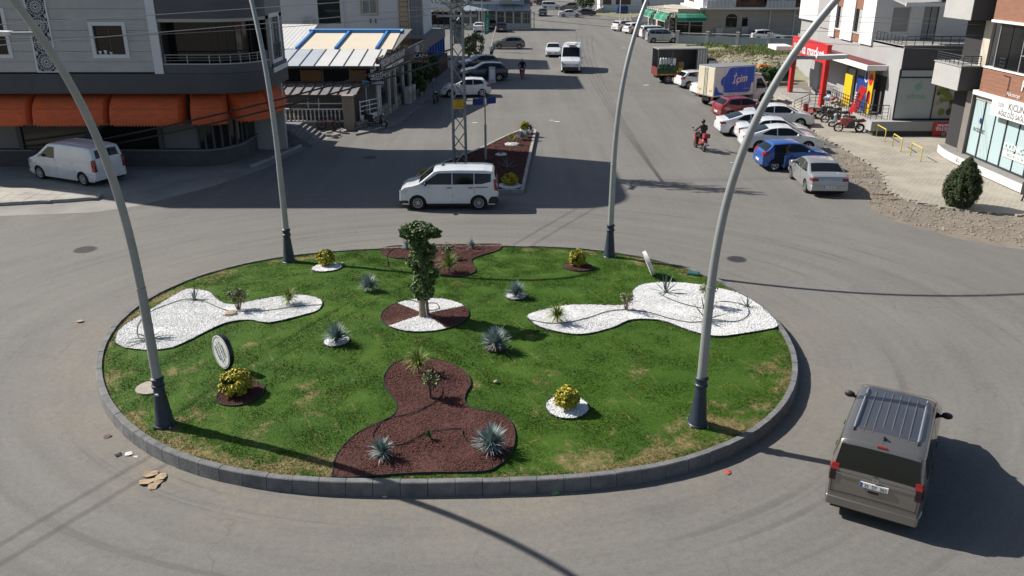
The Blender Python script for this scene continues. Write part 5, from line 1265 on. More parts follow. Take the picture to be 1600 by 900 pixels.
def bicycle(label, pos, hd, m):
    t = thing('bicycle', label, 'bicycle', (pos[0], pos[1], .012), R(hd)); t.rotation_euler = (R(-12), 0, R(hd))
    bike_wheel(t, .52, .31, .022, 16, black_plastic); bike_wheel(t, -.52, .31, .022, 16, black_plastic)
    mb = MB()
    for a, b in (((-.12,.30),(-.22,.82)), ((-.12,.30),(.36,.75)), ((-.20,.72),(.34,.82)), ((-.12,.30),(-.52,.33)), ((-.52,.33),(-.20,.72)), ((.33,.88),(.52,.33))): mb.tube([(a[0],0,a[1]),(b[0],0,b[1])], .018, 6)
    mb.build('frame', m, t, smooth=40)
    MB().ell((-.24,0,.85), .13, .06, .03).build('saddle', black_plastic, t, smooth=50); MB().tube([(.30,-.28,.96),(.36,-.1,.95),(.34,0,.90),(.36,.1,.95),(.30,.28,.96)], .012, 6).build('handlebar', black_plastic, t, smooth=40)
    MB().tube([(-.02,-.1,.18),(-.12,-.06,.30),(-.22,.1,.42)], .01, 5).build('crank', galv, t)
p = g(515, 203); bicycle('red framed bicycle leaning at the white balustrade', (p.x, p.y+.1), 176, mat('red_bicycle', (.3,.03,.04), .4))
p = g(497, 200); bicycle('dark bicycle behind the red one at the balustrade', (p.x-.3, p.y+.45), 172, black_plastic)
# ------------------------------------------------------------------ buildings: helpers
def frame_of(P0, P1):
    P0 = Vector((P0[0], P0[1], 0)); d = (Vector((P1[0], P1[1], 0))-P0); L = d.length; d /= L; o = Vector((d.y, -d.x, 0))
    F = lambda u, out, z: P0+d*u+o*out+Vector((0, 0, z))
    F.L = L; return F
def fbox(mb, F, u0, u1, o0, o1, z0, z1):
    u0, u1 = min(u0, u1), max(u0, u1); o0, o1 = min(o0, o1), max(o0, o1)
    return mb.hexa([F(u0,o1,z0), F(u1,o1,z0), F(u1,o0,z0), F(u0,o0,z0), F(u0,o1,z1), F(u1,o1,z1), F(u1,o0,z1), F(u0,o0,z1)])
def bp(t, mb, name, m, **kw): return mb.build(name, m, t, loc=tuple(-v for v in t.location), **kw)
def fb(t, F, name, m, u0, u1, o0, o1, z0, z1, **kw): return bp(t, fbox(MB(), F, u0, u1, o0, o1, z0, z1), name, m, **kw)
def sub(parent, t, mb, name, m, **kw): return mb.build(name, m, parent, **kw)
def wall(t, F, u0, u1, z0, z1, holes, m, depth=.22, name='wall', out=0.0):
    """wall face with real openings and reveals"""
    us = sorted({u0, u1, *[h[0] for h in holes], *[h[1] for h in holes]}); zs = sorted({z0, z1, *[h[2] for h in holes], *[h[3] for h in holes]})
    mb = MB()
    for a, b in zip(us, us[1:]):
        for c, d in zip(zs, zs[1:]):
            mu, mz = (a+b)/2, (c+d)/2
            if any(h[0] < mu < h[1] and h[2] < mz < h[3] for h in holes): continue
            mb.add([F(a,out,c), F(b,out,c), F(b,out,d), F(a,out,d)], [(0,1,2,3)])
    for h in holes:
        a, b, c, d = h[:4]; q = [(a,c),(b,c),(b,d),(a,d)]
        for i in range(4):
            p, r = q[i], q[(i+1)%4]; mb.add([F(p[0],out,p[1]), F(r[0],out,r[1]), F(r[0],out-depth,r[1]), F(p[0],out-depth,p[1])], [(3,2,1,0)])
    return bp(t, mb, name, m)
def window(t, F, u0, u1, z0, z1, fm, fw=.1, out=.04, rec=.14, glass=None, mull=1, trim=None, tw=.16, sill=True, inner=.05, hbar=0):
    """glazed window in an opening: surround, frame, panes"""
    glass = glass or glass_dark
    w = bpy.data.objects.new('window', None); col.objects.link(w); w.parent = t; w.location = tuple(-v for v in t.location)
    if trim:
        mb = MB(); fbox(mb, F, u0-tw, u0, -.02, out, z0-tw, z1+tw); fbox(mb, F, u1, u1+tw, -.02, out, z0-tw, z1+tw); fbox(mb, F, u0, u1, -.02, out-.002, z1, z1+tw); fbox(mb, F, u0, u1, -.02, out-.002, z0-tw, z0)
        mb.build('surround', trim, w)
    mb = MB(); k = inner
    fbox(mb, F, u0, u0+k, -rec, -rec+.06, z0, z1); fbox(mb, F, u1-k, u1, -rec, -rec+.06, z0, z1); fbox(mb, F, u0+k, u1-k, -rec, -rec+.06, z1-k, z1); fbox(mb, F, u0+k, u1-k, -rec, -rec+.06, z0, z0+k)
    for i in range(1, mull): u = u0+(u1-u0)*i/mull; fbox(mb, F, u-k/2, u+k/2, -rec, -rec+.058, z0+k, z1-k)
    if hbar: fbox(mb, F, u0+k, u1-k, -rec, -rec+.056, z0+hbar, z0+hbar+k)
    mb.build('frame', fm, w)
    for i in range(mull):
        a, b = u0+(u1-u0)*i/mull, u0+(u1-u0)*(i+1)/mull
        fbox(MB(), F, a+.01, b-.01, -rec+.015, -rec+.03+.004*(i % 2), z0+.01, z1-.01).build('pane', glass, w)
    return w
def railing(t, pts, z0, h, m, step=1.0, bars=3, r=.022, name='railing'):
    """top rail, lower rails and balusters along a line of world points"""
    g_ = bpy.data.objects.new(name, None); col.objects.link(g_); g_.parent = t; g_.location = tuple(-v for v in t.location)
    pts = [Vector((p[0], p[1], p[2] if len(p) > 2 else z0)) for p in pts]
    MB().tube([p+Vector((0,0,h)) for p in pts], r*1.3, 8).build('top_rail', m, g_, smooth=50)
    for i in range(1, bars): MB().tube([p+Vector((0,0,h*i/bars)) for p in pts], r*.7, 6).build('lower_rail', m, g_, smooth=50)
    for a, b in zip(pts, pts[1:]):
        n = max(1, int((b-a).length/step+.5))
        for i in range(n+(1 if b is pts[-1] else 0)):
            p = a.lerp(b, i/n); MB().tube([p, p+Vector((0,0,h))], r, 6).build('post', m, g_)
    return g_
def air_con(F, u, out, z, label, w=.85, h=.62, dpt=.3, group='air conditioner units'):
    p = F(u, out, z); t = thing('air_conditioner', label, 'air conditioner', p, 0, group)
    m = mat('ac_cream', (.52,.51,.48), .5, var=.15, vscale=3)
    bp(t, fbox(MB(), F, u-w/2, u+w/2, out-dpt/2, out+dpt/2, z+.04, z+h), 'casing', m, bevel=.015)
    c = F(u-.1*w, out+dpt/2+.004, z+h*.52); d = F(1,0,0)-F(0,0,0); o = F(0,1,0)-F(0,0,0); mb = MB(); n = 20; rr = h*.4
    for k in (1.0, .72, .45, .2):
        P = [c+d*rr*k*math.cos(2*math.pi*i/n)+Vector((0,0,rr*k*math.sin(2*math.pi*i/n))) for i in range(n+1)]; mb.tube(P, .009, 5)
    bp(t, mb, 'fan_grille', mat('ac_grille', (.08,.08,.08), .6), )
    for s in (-.35, .35): bp(t, fbox(MB(), F, u+s*w-.04, u+s*w+.04, out-dpt/2, out+dpt/2, z, z+.04), 'foot', galv)
    return t
def ribbon(mb, pts, z0, z1):
    n = len(pts); mb.add([(p[0], p[1], z0) for p in pts]+[(p[0], p[1], z1) for p in pts], [(i, i+1, n+i+1, n+i) for i in range(n-1)])

# ------------------------------------------------------------------ grey corner building with orange awnings
M_clad = mat('grey_cladding', (.46, .46, .455), .8, var=.16, vscale=1.2, bump=.25, bscale=50, coord='World')
M_dkband = mat('anthracite_render', (.08, .083, .088), .75, var=.15, vscale=.9, bump=.2, bscale=40, coord='World')
M_dkband2 = mat('anthracite_parapet', (.095, .098, .108), .7, var=.12, vscale=.9, bump=.2, bscale=40, coord='World')
M_trimw = mat('white_trim', (.66, .67, .68), .6, var=.08, vscale=3)
M_lat = mat('white_lattice', (.70, .71, .71), .5)
M_awn = mat('orange_awning', (.78, .125, .022), .75, var=.5, vscale=2.2, c2=(.46, .11, .045), bump=.25, bscale=10, coord='World', streak=(1, 1, 3))
M_shopglass = mat('shop_glass', (.012, .013, .014), .08, spec=.4)
YF = 43.0; HB = 16.5; XR = -12.85; YE = 48.6
gb = thing('corner_building', 'grey clad apartment building with a curved corner above orange shop awnings', 'building', (-28, 47.5, 0))
arc = [(-15.2+2.35*math.sin(a), YF+2.3-2.3*math.cos(a)) for a in np.linspace(0, math.pi/2, 13)]
outl = [(-33.5, YF)]+arc+[(XR, 52.2), (-33.5, 52.2)]
# core wall behind the cladding, and the storeys above
F = frame_of((-33.5, YF), (-17.4, YF))
U = lambda x: x+33.5
holes = [(U(-20.75), U(-19.28), 5.92, 7.30), (U(-26.7), U(-25.12), 5.92, 7.95)]
wall(gb, F, 0, F.L, 5.04, 9.2, holes, mat('cladding_backing', (.09,.09,.09), .9), .25, 'backing_wall', -.02)
rows = [5.06+.505*i for i in range(9)]
def clad_row(z0, z1, segs):
    for a, b in segs: fb(gb, F, 'cladding_panel', M_clad, U(a), U(b), -.015, .02, z0, z1-.014)
for z in rows:
    z1 = min(z+.505, 9.2); zs_ = [z, z1]
    segs = []
    cuts = [(-26.88,-24.94,5.74,8.13), (-20.93,-19.10,5.74,7.48)]
    x = -33.5
    for a, b, c, d in cuts:
        if z1 > c+.02 and z < d-.02:
            if z < c-.02: fb(gb, F, 'cladding_panel', M_clad, U(a), U(b), -.015, .02, z, c-.004)
            if z1 > d+.02: fb(gb, F, 'cladding_panel', M_clad, U(a), U(b), -.015, .02, d+.004, z1-.014)
            segs.append((x, a)); x = b
    segs.append((x, -17.98)); clad_row(z, z1, [s for s in segs if s[1]-s[0] > .05])
window(gb, F, *holes[0], mat('brown_frame', (.10,.055,.04), .5), trim=M_trimw, tw=.18, mull=2, out=.06)
window(gb, F, *holes[1], mat('brown_frame', (.10,.055,.04), .5), trim=M_trimw, tw=.18, mull=2, out=.06)
fb(gb, F, 'curtain', mat('grey_curtain', (.16,.165,.17), .9), U(-20.7), U(-20.05), -.20, -.165, 5.95, 7.28)
fb(gb, F, 'white_pilaster', M_trimw, U(-17.96), U(-17.52), -.1, .09, 4.96, 9.2)
for i, (x, h_) in enumerate(((-20.6,.17), (-20.33,.2), (-20.06,.12))):
    t = thing('flower_pot', ['small white flower pot at the end of the sill nearest the lattice screen', 'larger white flower pot in the middle of the window sill', 'tiny grey flower pot on the window sill beside two white ones'][i], 'flower pot', (x, YF+.07, 5.92), 0)
    MB().lathe([(.05,0),(.085,h_*.9),(.09,h_),(.075,h_),(.07,h_*.8),(0.001,h_*.8)], 12).build('pot', white_paint, t, smooth=40)
    V, Fc = [], []
    for k in range(9): blade(V, Fc, (0,0,h_*.8), random.random()*6.28, random.uniform(.6,1.4), .18*random.uniform(.4,1), .012, .5, 3)
    mesh_obj('leaves', V, Fc, M_dkgreen, t)
# lattice screen: rosettes of petals between two rails
lw0, lw1 = -23.87, -22.80; lc = (lw0+lw1)/2
fb(gb, F, 'lattice_rail', M_lat, U(lw0), U(lw0)+.07, .03, .07, 5.05, 9.2); fb(gb, F, 'lattice_rail', M_lat, U(lw1)-.07, U(lw1), .03, .07, 5.05, 9.2)
fb(gb, F, 'lattice_rail', M_lat, U(lw0)+.07, U(lw1)-.07, .03, .068, 5.05, 5.10)
fb(gb, F, 'lattice_backing', mat('dark_backing', (.02,.021,.023), .8), U(lw0)+.04, U(lw1)-.04, .021, .026, 5.05, 9.2)
mb = MB()
def loop(cx_, cz_, rx_, rz_, rot, w=.011, n=10):
    P = []
    for i in range(n+1):
        a = 2*math.pi*i/n; x, z = rx_*math.cos(a), rz_*math.sin(a); P.append((cx_+x*math.cos(rot)-z*math.sin(rot), 0, cz_+x*math.sin(rot)+z*math.cos(rot)))
    mb.tube(P, w, 4, False)
for k in range(12):
    a = 2*math.pi*k/12; loop(.16*math.cos(a), .16*math.sin(a), .075, .036, a); loop(.33*math.cos(a+.26), .33*math.sin(a+.26), .085, .05, a+.26)
loop(0, 0, .07, .07, 0); loop(0, 0, .42, .42, 0, .012, 24); loop(0, 0, .25, .25, 0, .010, 20)
for sx in (-1, 1):
    for sz in (-1, 1): loop(sx*.40, sz*.40, .07, .07, 0); loop(sx*.40, sz*.40, .035, .035, 0, .012, 8)
    loop(sx*.45, 0, .03, .06, 0, .012, 8)
ros = mb.mesh('rosette', M_lat)
for k in range(5): inst('lattice_rosette', ros, gb, Vector((lc, YF-.05, 5.55+.88*k))-gb.location)
# anthracite band round the corner, soffit, upper storeys
def outline_off(d):
    return [(-33.5, YF-d)]+[(-15.2+(2.35+d)*math.sin(a), YF+2.3-(2.3+d)*math.cos(a)) for a in np.linspace(0, math.pi/2, 13)]+[(XR+d, YE)]
mb = MB(); mb.prism(outline_off(.10)+[(-33.5, YE)], 4.0, 4.98); bp(gb, mb, 'floor_band', M_dkband, smooth=30)
mb = MB(); ribbon(mb, [(-17.5, YF-.02)]+[p for p in outline_off(.02)[1:-1]]+[(XR+.02, 45.35)], 4.98, 5.42); bp(gb, mb, 'balcony_parapet', M_dkband2, smooth=30)
ins = [(-17.5, YF+.16)]+[(-15.2+2.2*math.sin(a), YF+2.3-2.15*math.cos(a)) for a in np.linspace(0, math.pi/2, 13)]+[(XR-.14, 45.35)]
outp = [(-17.5, YF-.05)]+outline_off(.05)[1:-1]+[(XR+.05, 45.35)]
mb = MB(); n = len(ins); mb.add([(p[0],p[1],5.42) for p in outp]+[(p[0],p[1],5.42) for p in ins]+[(p[0],p[1],5.47) for p in outp]+[(p[0],p[1],5.47) for p in ins], [(2*n+i,2*n+i+1,3*n+i+1,3*n+i) for i in range(n-1)]+[(i,i+1,2*n+i+1,2*n+i) for i in range(n-1)]); bp(gb, mb, 'parapet_coping', mat('pale_coping', (.42,.41,.38), .7))
railing(gb, [( -17.4, YF+.06)]+[(-15.2+2.28*math.sin(a), YF+2.3-2.22*math.cos(a)) for a in np.linspace(0, math.pi/2, 8)]+[(XR-.06, 45.3)], 5.47, .42, rail_steel, 1.0, 3)
# glazed balcony front set back, and the storey above it
gl_in = [(-17.5, YF+.9)]+[(-15.3+1.6*math.sin(a), YF+2.3-1.4*math.cos(a)) for a in np.linspace(0, math.pi/2, 7)]+[(-13.7, 45.4)]
for a, b in zip(gl_in, gl_in[1:]):
    f2 = frame_of(a, b); fb(gb, f2, 'balcony_glass', M_shopglass, .02, f2.L-.02, -.02, 0, 4.98, 7.45); fb(gb, f2, 'glass_post', mat('dark_frame', (.03,.03,.032), .4), 0, .05, -.03, .03, 4.98, 7.45)
mb = MB(); mb.prism([(-17.5, YF+.94)]+[(-15.35+1.6*math.sin(a), YF+2.3-1.34*math.cos(a)) for a in np.linspace(0, math.pi/2, 9)]+[(-13.75, 48.4), (-17.5, 48.4)], 4.98, 7.46); bp(gb, mb, 'interior_core', mat('interior_dark', (.03,.03,.032), .9))
mb = MB(); mb.prism(outline_off(.02)[1:-1]+[(XR+.02, YE), (-17.5, YE), (-17.5, YF-.02)], 7.46, 7.62); bp(gb, mb, 'soffit_slab', mat('pale_soffit', (.40,.39,.36), .8))
mb = MB(); mb.prism(outline_off(.06)[1:-1]+[(XR+.06, 45.35), (-17.5, 45.35), (-17.5, YF-.06)], 7.62, 8.7); bp(gb, mb, 'upper_parapet', M_dkband2, smooth=30)
mb = MB(); mb.prism(outl, 9.2, HB); bp(gb, mb, 'upper_storeys', M_clad)
mb = MB(); mb.prism([(-33.5, YF+.3), (-17.5, YF+.3), (-17.5, 52), (-33.5, 52)], 5.0, 9.2); bp(gb, mb, 'inner_block', mat('interior_dark', (.03,.03,.032), .9))
mb = MB(); mb.prism([(-17.5, YF+.3)]+[(-15.3+2.1*math.sin(a), YF+2.3-2.0*math.cos(a)) for a in np.linspace(0, math.pi/2, 9)]+[(XR-.3, 48.4), (-17.5, 48.4)], 8.7, 9.2); bp(gb, mb, 'upper_glass', M_shopglass)
# side bay with a tall window
F3 = frame_of((XR+.02, 45.35), (XR+.02, YE))
wall(gb, F3, 0, F3.L, 4.98, 9.2, [(.75, 2.3, 5.35, 7.5)], mat('side_render', (.22,.22,.22), .8, var=.1, vscale=2), .2, 'side_wall')
window(gb, F3, .75, 2.3, 5.35, 7.5, white_steel, trim=M_trimw, tw=.2, mull=2, out=.06, glass=mat('curtained_glass', (.10,.105,.11), .2))
fb(gb, F3, 'bay_band', M_trimw, .3, F3.L+.05, -.02, .12, 4.70, 4.96); fb(gb, F3, 'bay_panel', M_dkband2, .4, F3.L, -.02, .07, 4.99, 5.14)
railing(gb, [F3(.75,.08,5.35)[:], F3(2.3,.08,5.35)[:]], 5.35, .8, rail_black, .16, 2, .012, 'window_railing')
bp(gb, MB().box(-33.4, XR-.3, YE-.3, YE-.05, 0, 9.2), 'rear_wall', M_clad)
# ground floor
GW = 43.9
gpl = [(-33.5, GW), (-16.6, GW)]+[(-16.6+1.75*math.sin(a), GW+2.6-2.6*math.cos(a)) for a in np.linspace(.2, math.pi/2, 7)]+[(-14.85, 52.2)]
mb = MB(); mb.prism(gpl+[(-33.5, 52.2)], 0, .86); bp(gb, mb, 'plinth', mat('plinth_render', (.10,.10,.105), .85, var=.3, vscale=1, bump=.3, coord='World'))
mb = MB(); o_ = [(-33.5, GW-.1), (-16.55, GW-.1)]+[(-16.6+1.86*math.sin(a), GW+2.6-2.71*math.cos(a)) for a in np.linspace(.2, math.pi/2, 7)]+[(-14.74, 52.2)]; mb.prism(o_+[(-33.5, 52.2)], .86, .93); bp(gb, mb, 'plinth_ledge', mat('ledge_stone', (.22,.22,.225), .7, var=.2, vscale=2))
mb = MB(); mb.prism([(x if x < -40 else x-.18, y+.22) for x, y in gpl]+[(-33.5, 52.2)], .93, 4.0); bp(gb, mb, 'shop_interior', dark_void)
k = 0
gseg = [((-33.5+3.725*i), (-33.5+3.725*(i+1))) for i in range(4)]+[(-18.6, -16.6)]
for a, b in gseg:
    f2 = frame_of((a, GW), (b, GW)); fb(gb, f2, 'shop_window', M_shopglass if k % 3 != 1 else mat('shop_blind', (.16,.155,.15), .7), .06, f2.L-.06, -.12, -.08, .98, 2.7); fb(gb, f2, 'shop_column', M_dkband, -.12, .12, -.14, .03, .93, 4.0); k += 1
for a, b in zip(gpl[1:], gpl[2:]):
    f2 = frame_of(a, b); fb(gb, f2, 'shop_window', M_shopglass, .04, f2.L-.04, -.10, -.06, .98, 2.6); fb(gb, f2, 'shop_column', M_dkband, -.05, .05, -.14, .02, .93, 3.0)
# awnings, each a thing of its own
def awning(P0, P1, ztop, zbot, proj_, label, flare=.0):
    f2 = frame_of(P0, P1); L = f2.L; t = thing('awning', label, 'awning', f2(L/2, 0, zbot), 0, 'orange shop awnings')
    hh = ztop-zbot-.12; prof = []
    for i in range(7): a = math.pi/2*i/6; prof.append((proj_*math.sin(a), zbot+.12+hh*math.cos(a)))
    mb = MB(); ns = 16
    us = [0]+[flare*.4*proj_]+list(np.linspace(.22, L-.22, 9))+[L-flare*.4*proj_]+[L]
    us = [0, .05, .16]+list(np.linspace(.3, L-.3, 9))+[L-.16, L-.05, L]
    rows_ = []
    for u in us:
        e = min(u, L-u); k_ = 1 if e > .25 else math.sqrt(max(0, 1-(1-e/.25)**2))*.55+.45
        row = []
        for j, (o, z) in enumerate(prof):
            zz = zbot+.12+(z-zbot-.12)*(1 if j == 0 else (.35+.65*k_ if e < .25 else 1)); sag = -.012*math.sin(u*9+j) 
            row.append(f2(u, o*(k_ if e < .25 else 1)+sag*.4, zz+sag*.3))
        o = prof[-1][0]*(k_ if e < .25 else 1)
        row.append(f2(u, o+.005, zbot+.10)); row.append(f2(u, o+.012, zbot+(.0 if int(u*14) % 2 else .03))); rows_.append(row)
    k2 = len(rows_[0]); mb.v = [tuple(p) for r in rows_ for p in r]
    for i in range(len(rows_)-1):
        for j in range(k2-1): mb.f.append((i*k2+j, i*k2+j+1, (i+1)*k2+j+1, (i+1)*k2+j)); mb.m.append(0)
    for i in (0, len(rows_)-1):
        c = len(mb.v); mb.v.append(tuple(f2(us[i], 0, zbot+.12)))
        for j in range(k2-1): mb.f.append((i*k2+j, i*k2+j+1, c)); mb.m.append(0)
    bp(t, mb, 'canopy', M_awn, smooth=24)
    mb = MB()
    for j in (2, 4): mb.tube([f2(u, prof[j][0]+.004, prof[j][1]+.004) for u in (.3, L/2, L-.3)], .008, 5)
    bp(t, mb, 'seam_piping', mat('awning_seam', (.16,.06,.04), .8), )
    n_ = max(6, int(L/.16)); w_ = L/n_
    for i in range(n_):
        u = i*w_; mb = MB(); q = prof[-1][0]*(1 if .25 < u < L-.4 else .8)
        mb.add([f2(u+.004, q+.013, zbot+.05), f2(u+w_-.004, q+.013, zbot+.05), f2(u+w_*.8, q+.014, zbot-.035), f2(u+w_*.5, q+.014, zbot-.05), f2(u+w_*.2, q+.014, zbot-.035)], [(4,3,2,1,0)]); 
        if i % 1 == 0: bp(t, mb, 'valance_scallop', M_awn)
    mb = MB(); mb.bar(f2(.1, 0, zbot+.1), f2(.1, proj_*.9, zbot+.1), .03); mb.bar(f2(L-.1, 0, zbot+.1), f2(L-.1, proj_*.9, zbot+.1), .03); bp(t, mb, 'arm', galv)
    return t
AW = [(-29.2,-24.75,'orange awning at the far end of the row, cut by the picture edge'), (-24.70,-20.80,'long orange awning second in the row above the panel van'), (-20.75,-16.95,'long orange awning beside the dark downpipe')]
for a, b, lab in AW: awning((a, GW), (b, GW), 3.92, 2.42, 1.15, lab)
awning((-16.75, GW-.02), (-14.95, GW+.35), 3.9, 2.42, 1.1, 'short orange awning just past the dark downpipe')
awning((-14.95, GW+.45), (-13.75, GW+1.9), 3.9, 2.42, 1.1, 'short orange awning on the curve of the corner')
awning((-14.1, GW+2.3), (-14.0, GW+4.6), 3.9, 2.42, 1.0, 'orange awning on the side wall facing the street')
awning((-14.2, GW+4.7), (-14.2, GW+6.5), 3.9, 2.5, .8, 'last orange awning on the side wall near the steps')
bp(gb, MB().tube([(-16.86, GW-.1, 4.0), (-16.86, GW-.1, 2.3)], .05, 8), 'downpipe', black_plastic)
# steps at the corner
st = thing('entrance_steps', 'grey concrete steps at the corner of the grey building', 'steps', (-13.4, 48, 0))
M_step = mat('step_concrete', (.20,.205,.21), .85, var=.3, vscale=2, bump=.3)
for i in range(6): bp(st, MB().box(-14.8, -12.9+.27*(4-i), 49.0+.12*i, 52.6, .14*i, .14*(i+1)), 'step', M_step)
# raised pavement at the left
pave = [tuple(g(*p)[:2]) for p in [(-260,300),(-60,297),(60,297),(120,300),(160,306),(155,312),(110,316),(0,322),(-260,330)]]
pv_ = bpy.data.objects.new('pavement', None); col.objects.link(pv_); pv_['kind'] = 'structure'; pv_.location = (pave[0][0], pave[0][1], 0)
def inset_poly(P, d):
    cx_ = sum(p[0] for p in P)/len(P); cy_ = sum(p[1] for p in P)/len(P); return [(cx_+(x-cx_)*(1-d/max(1,math.hypot(x-cx_, y-cy_))), cy_+(y-cy_)*(1-d/max(1, math.hypot(x-cx_, y-cy_)))) for x, y in P]
bp(pv_, MB().prism(inset_poly(pave, .12), 0, .13), 'paving', mat('pale_paving', (.42,.39,.34), .9, var=.3, vscale=.8, bump=.3, bscale=20, coord='World'))
edge_pts = [Vector(pave[i]) for i in (4,5,6,7,8)]
for a, b in list(zip(edge_pts, edge_pts[1:])):
    n_ = max(1, int((b-a).length/.75)); f2 = frame_of(b, a)
    for i in range(n_): fb(pv_, f2, 'kerb_stone', M_kerb_pale, i*f2.L/n_+.008, (i+1)*f2.L/n_-.008, -.14, 0, 0, .16)
for i in range(14):
    for j in range(3):
        a = Vector(pave[7])+Vector((-1+i*.62-.0, .35+j*.55)); mb = MB(); mb.box(a.x, a.x+.6, a.y, a.y+.53, .13, .137+random.uniform(0, .004))
        if in_poly(np.array([[a.x+.3, a.y+.27]]), inset_poly(pave, .3))[0]: bp(pv_, mb, 'paving_slab', mat('pale_slab', (.44,.41,.37), .9, var=.35, vscale=.7, coord='World', bump=.3))
# ------------------------------------------------------------------ median with lattice mast
med = [g(*p)[:2] for p in [(640,292),(652,303),(818,303),(838,207),(823,203),(792,215),(745,238),(700,255),(655,274)]]
md = bpy.data.objects.new('median', None); col.objects.link(md); md['kind'] = 'structure'; md.location = (med[0][0], med[0][1], 0)
mpoly = [tuple(p) for p in med]
def path_len(P):
    c = [0]
    for a, b in zip(P, P[1:]): c.append(c[-1]+math.hypot(b[0]-a[0], b[1]-a[1]))
    return c
clo = mpoly+[mpoly[0]]
for a, b in zip(clo, clo[1:]):
    f2 = frame_of(a, b); n_ = max(1, int(f2.L/.6))
    for i in range(n_): fb(md, f2, 'kerb_stone', M_kerb_pale, i*f2.L/n_+.006, (i+1)*f2.L/n_-.006, -.15, 0, 0, .20+random.uniform(-.006, .006))
bp(md, MB().prism(inset_poly(mpoly, .12), 0, .16), 'soil', M_mulch)
def flat_bits(name, poly, dens, smin, smax, m, parent, z, flat, el):
    global lawn_z
    keep_ = lawn_z; lawn_z = lambda x, y: np.zeros_like(np.asarray(x, float))
    o = scatter_bits(name, poly, dens, smin, smax, m, parent, z, flat, el); lawn_z = keep_; o.location = tuple(-v for v in parent.location); return o
flat_bits('mulch', inset_poly(mpoly, .2), 450, .015, .04, M_chip, md, .165, .45, 1.7)
def med_ring(px, py, r, label):
    p = g(px, py, .17); t = thing('gravel_bed', label, 'flower bed', p); poly = [(p.x+r*math.cos(a), p.y+r*math.sin(a)) for a in np.linspace(0, 6.283, 21)[:-1]]
    bp(t, MB().prism(poly, .15, .20), 'gravel_base', M_white); flat_bits('gravel', poly, 700, .02, .045, M_stone_piece, t, .2, .6, 1.3); return Vector((p.x, p.y, .2))
q = med_ring(797, 291, .55, 'white stone patch under the rounded shrub at the near end of the median'); ball_shrub(0, 0, 24, 19, 'rounded yellow green shrub at the near end of the median', loc=q+Vector((0,.1,0)), scale=.40, leaf=.06)
q = med_ring(783, 242, .32, 'white stone ring under the small agave on the median'); agave(0, 0, .4, 'small agave in a white ring on the median', [(80,70,1,0),(140,60,.9,0),(30,55,.9,0),(200,40,1,.1),(330,40,1,.1)], loc=q)
q = med_ring(800, 226, .42, 'white stone ring under the green tuft on the median'); grassy(0, 0, .6, 'green tuft in a white ring on the median', 80, .5, loc=q)
agave(0, 0, .7, 'sprawling agave on the shaded part of the median', [(0,20,1.1,.3),(40,40,.8,.2),(160,30,.9,.3),(200,15,1,.2),(100,65,1,.1),(320,15,.8,.2),(130,55,.9,.1)], loc=g(793, 262, .17))
yucca(0, 0, .55, 'silvery grey bush on the median', 260, M_yucca, None, .3, .012, 'shrub', .1, 'silver_bush', g(815, 219, .17)); yucca(0, 0, .5, 'second silvery grey bush on the median beside the first', 220, M_yucca, None, .3, .012, 'shrub', .1, 'silver_bush', g(823, 215, .17))
q = g(821, 209, .17); tag(MB().prism([(-.35,-.3),(.35,-.3),(.35,.3),(-.35,.3)], 0, .22).build('stone_block', M_white, loc=q, bevel=.03), 'white stone block at the far tip of the median', 'stone'); ball_shrub(0, 0, 24, 24, 'yellow shrub on the white block at the far tip of the median', loc=q+Vector((-.05,0,.22)), scale=.30, leaf=.06)
yucca(0, 0, .45, 'green yucca at the far tip of the median', 60, M_dkgreen, None, .2, .014, 'yucca', .2, 'yucca', g(829, 206, .3))
ball_shrub(0, 0, 18, 14, 'low olive yellow shrub beyond the bonnet of the white people carrier', loc=g(664, 281, .17), scale=.36, leaf=.06)

# lattice mast
b = g(719, 257, .1); tw = thing('lattice_mast', 'galvanised steel lattice power mast on the median', 'power mast', b)
HT = 13.0
def tw_w(z): return .33-.07*z/HT
mb_legs = []
for sx in (-1, 1):
    for sy in (-1, 1):
        mb = MB(); a = Vector((sx*tw_w(0), sy*tw_w(0), 0)); c = Vector((sx*tw_w(HT), sy*tw_w(HT), HT))
        mb.bar(a, c, .105, .014, up=(0,1,0)); mb.bar(a+Vector((0,-sy*.045,0)), c+Vector((0,-sy*.045,0)), .014, .10, up=(0,1,0)); mb.build('leg', galv, tw)
nz = 15; zs = [HT*i/nz for i in range(nz+1)]
for i in range(nz):
    z0, z1 = zs[i], zs[i+1]; w0, w1 = tw_w(z0), tw_w(z1)
    for (ax, ay), (bx, by) in (((-1,-1),(1,-1)), ((1,-1),(1,1)), ((1,1),(-1,1)), ((-1,1),(-1,-1))):
        if i % 2: (ax, ay), (bx, by) = (bx, by), (ax, ay)
        MB().bar((ax*w0, ay*w0, z0), (bx*w1, by*w1, z1), .06, .012, up=(ay, ax, 0)).build('brace', galv, tw)
MB().box(-.27, .27, -.37, -.34, 3.02, 3.48).build('warning_plate', mat('warning_yellow', (.75,.42,.02), .5), tw)
for i, s in enumerate(('DİKKAT', 'ÖLÜM', 'TEHLİKESİ')): text(s, .10, black_print, tw, (.04, -.374, 3.39-.13*i), (math.pi/2, 0, 0), 'lettering', .001)
MB().tube([(.42,-.42,2.9),(.75,-.5,2.92)], .012, 6).build('stub_rod', galv, tw)
MB().box(-.2,.2,-.2,.2,-.12,.06).build('footing', concrete, tw)
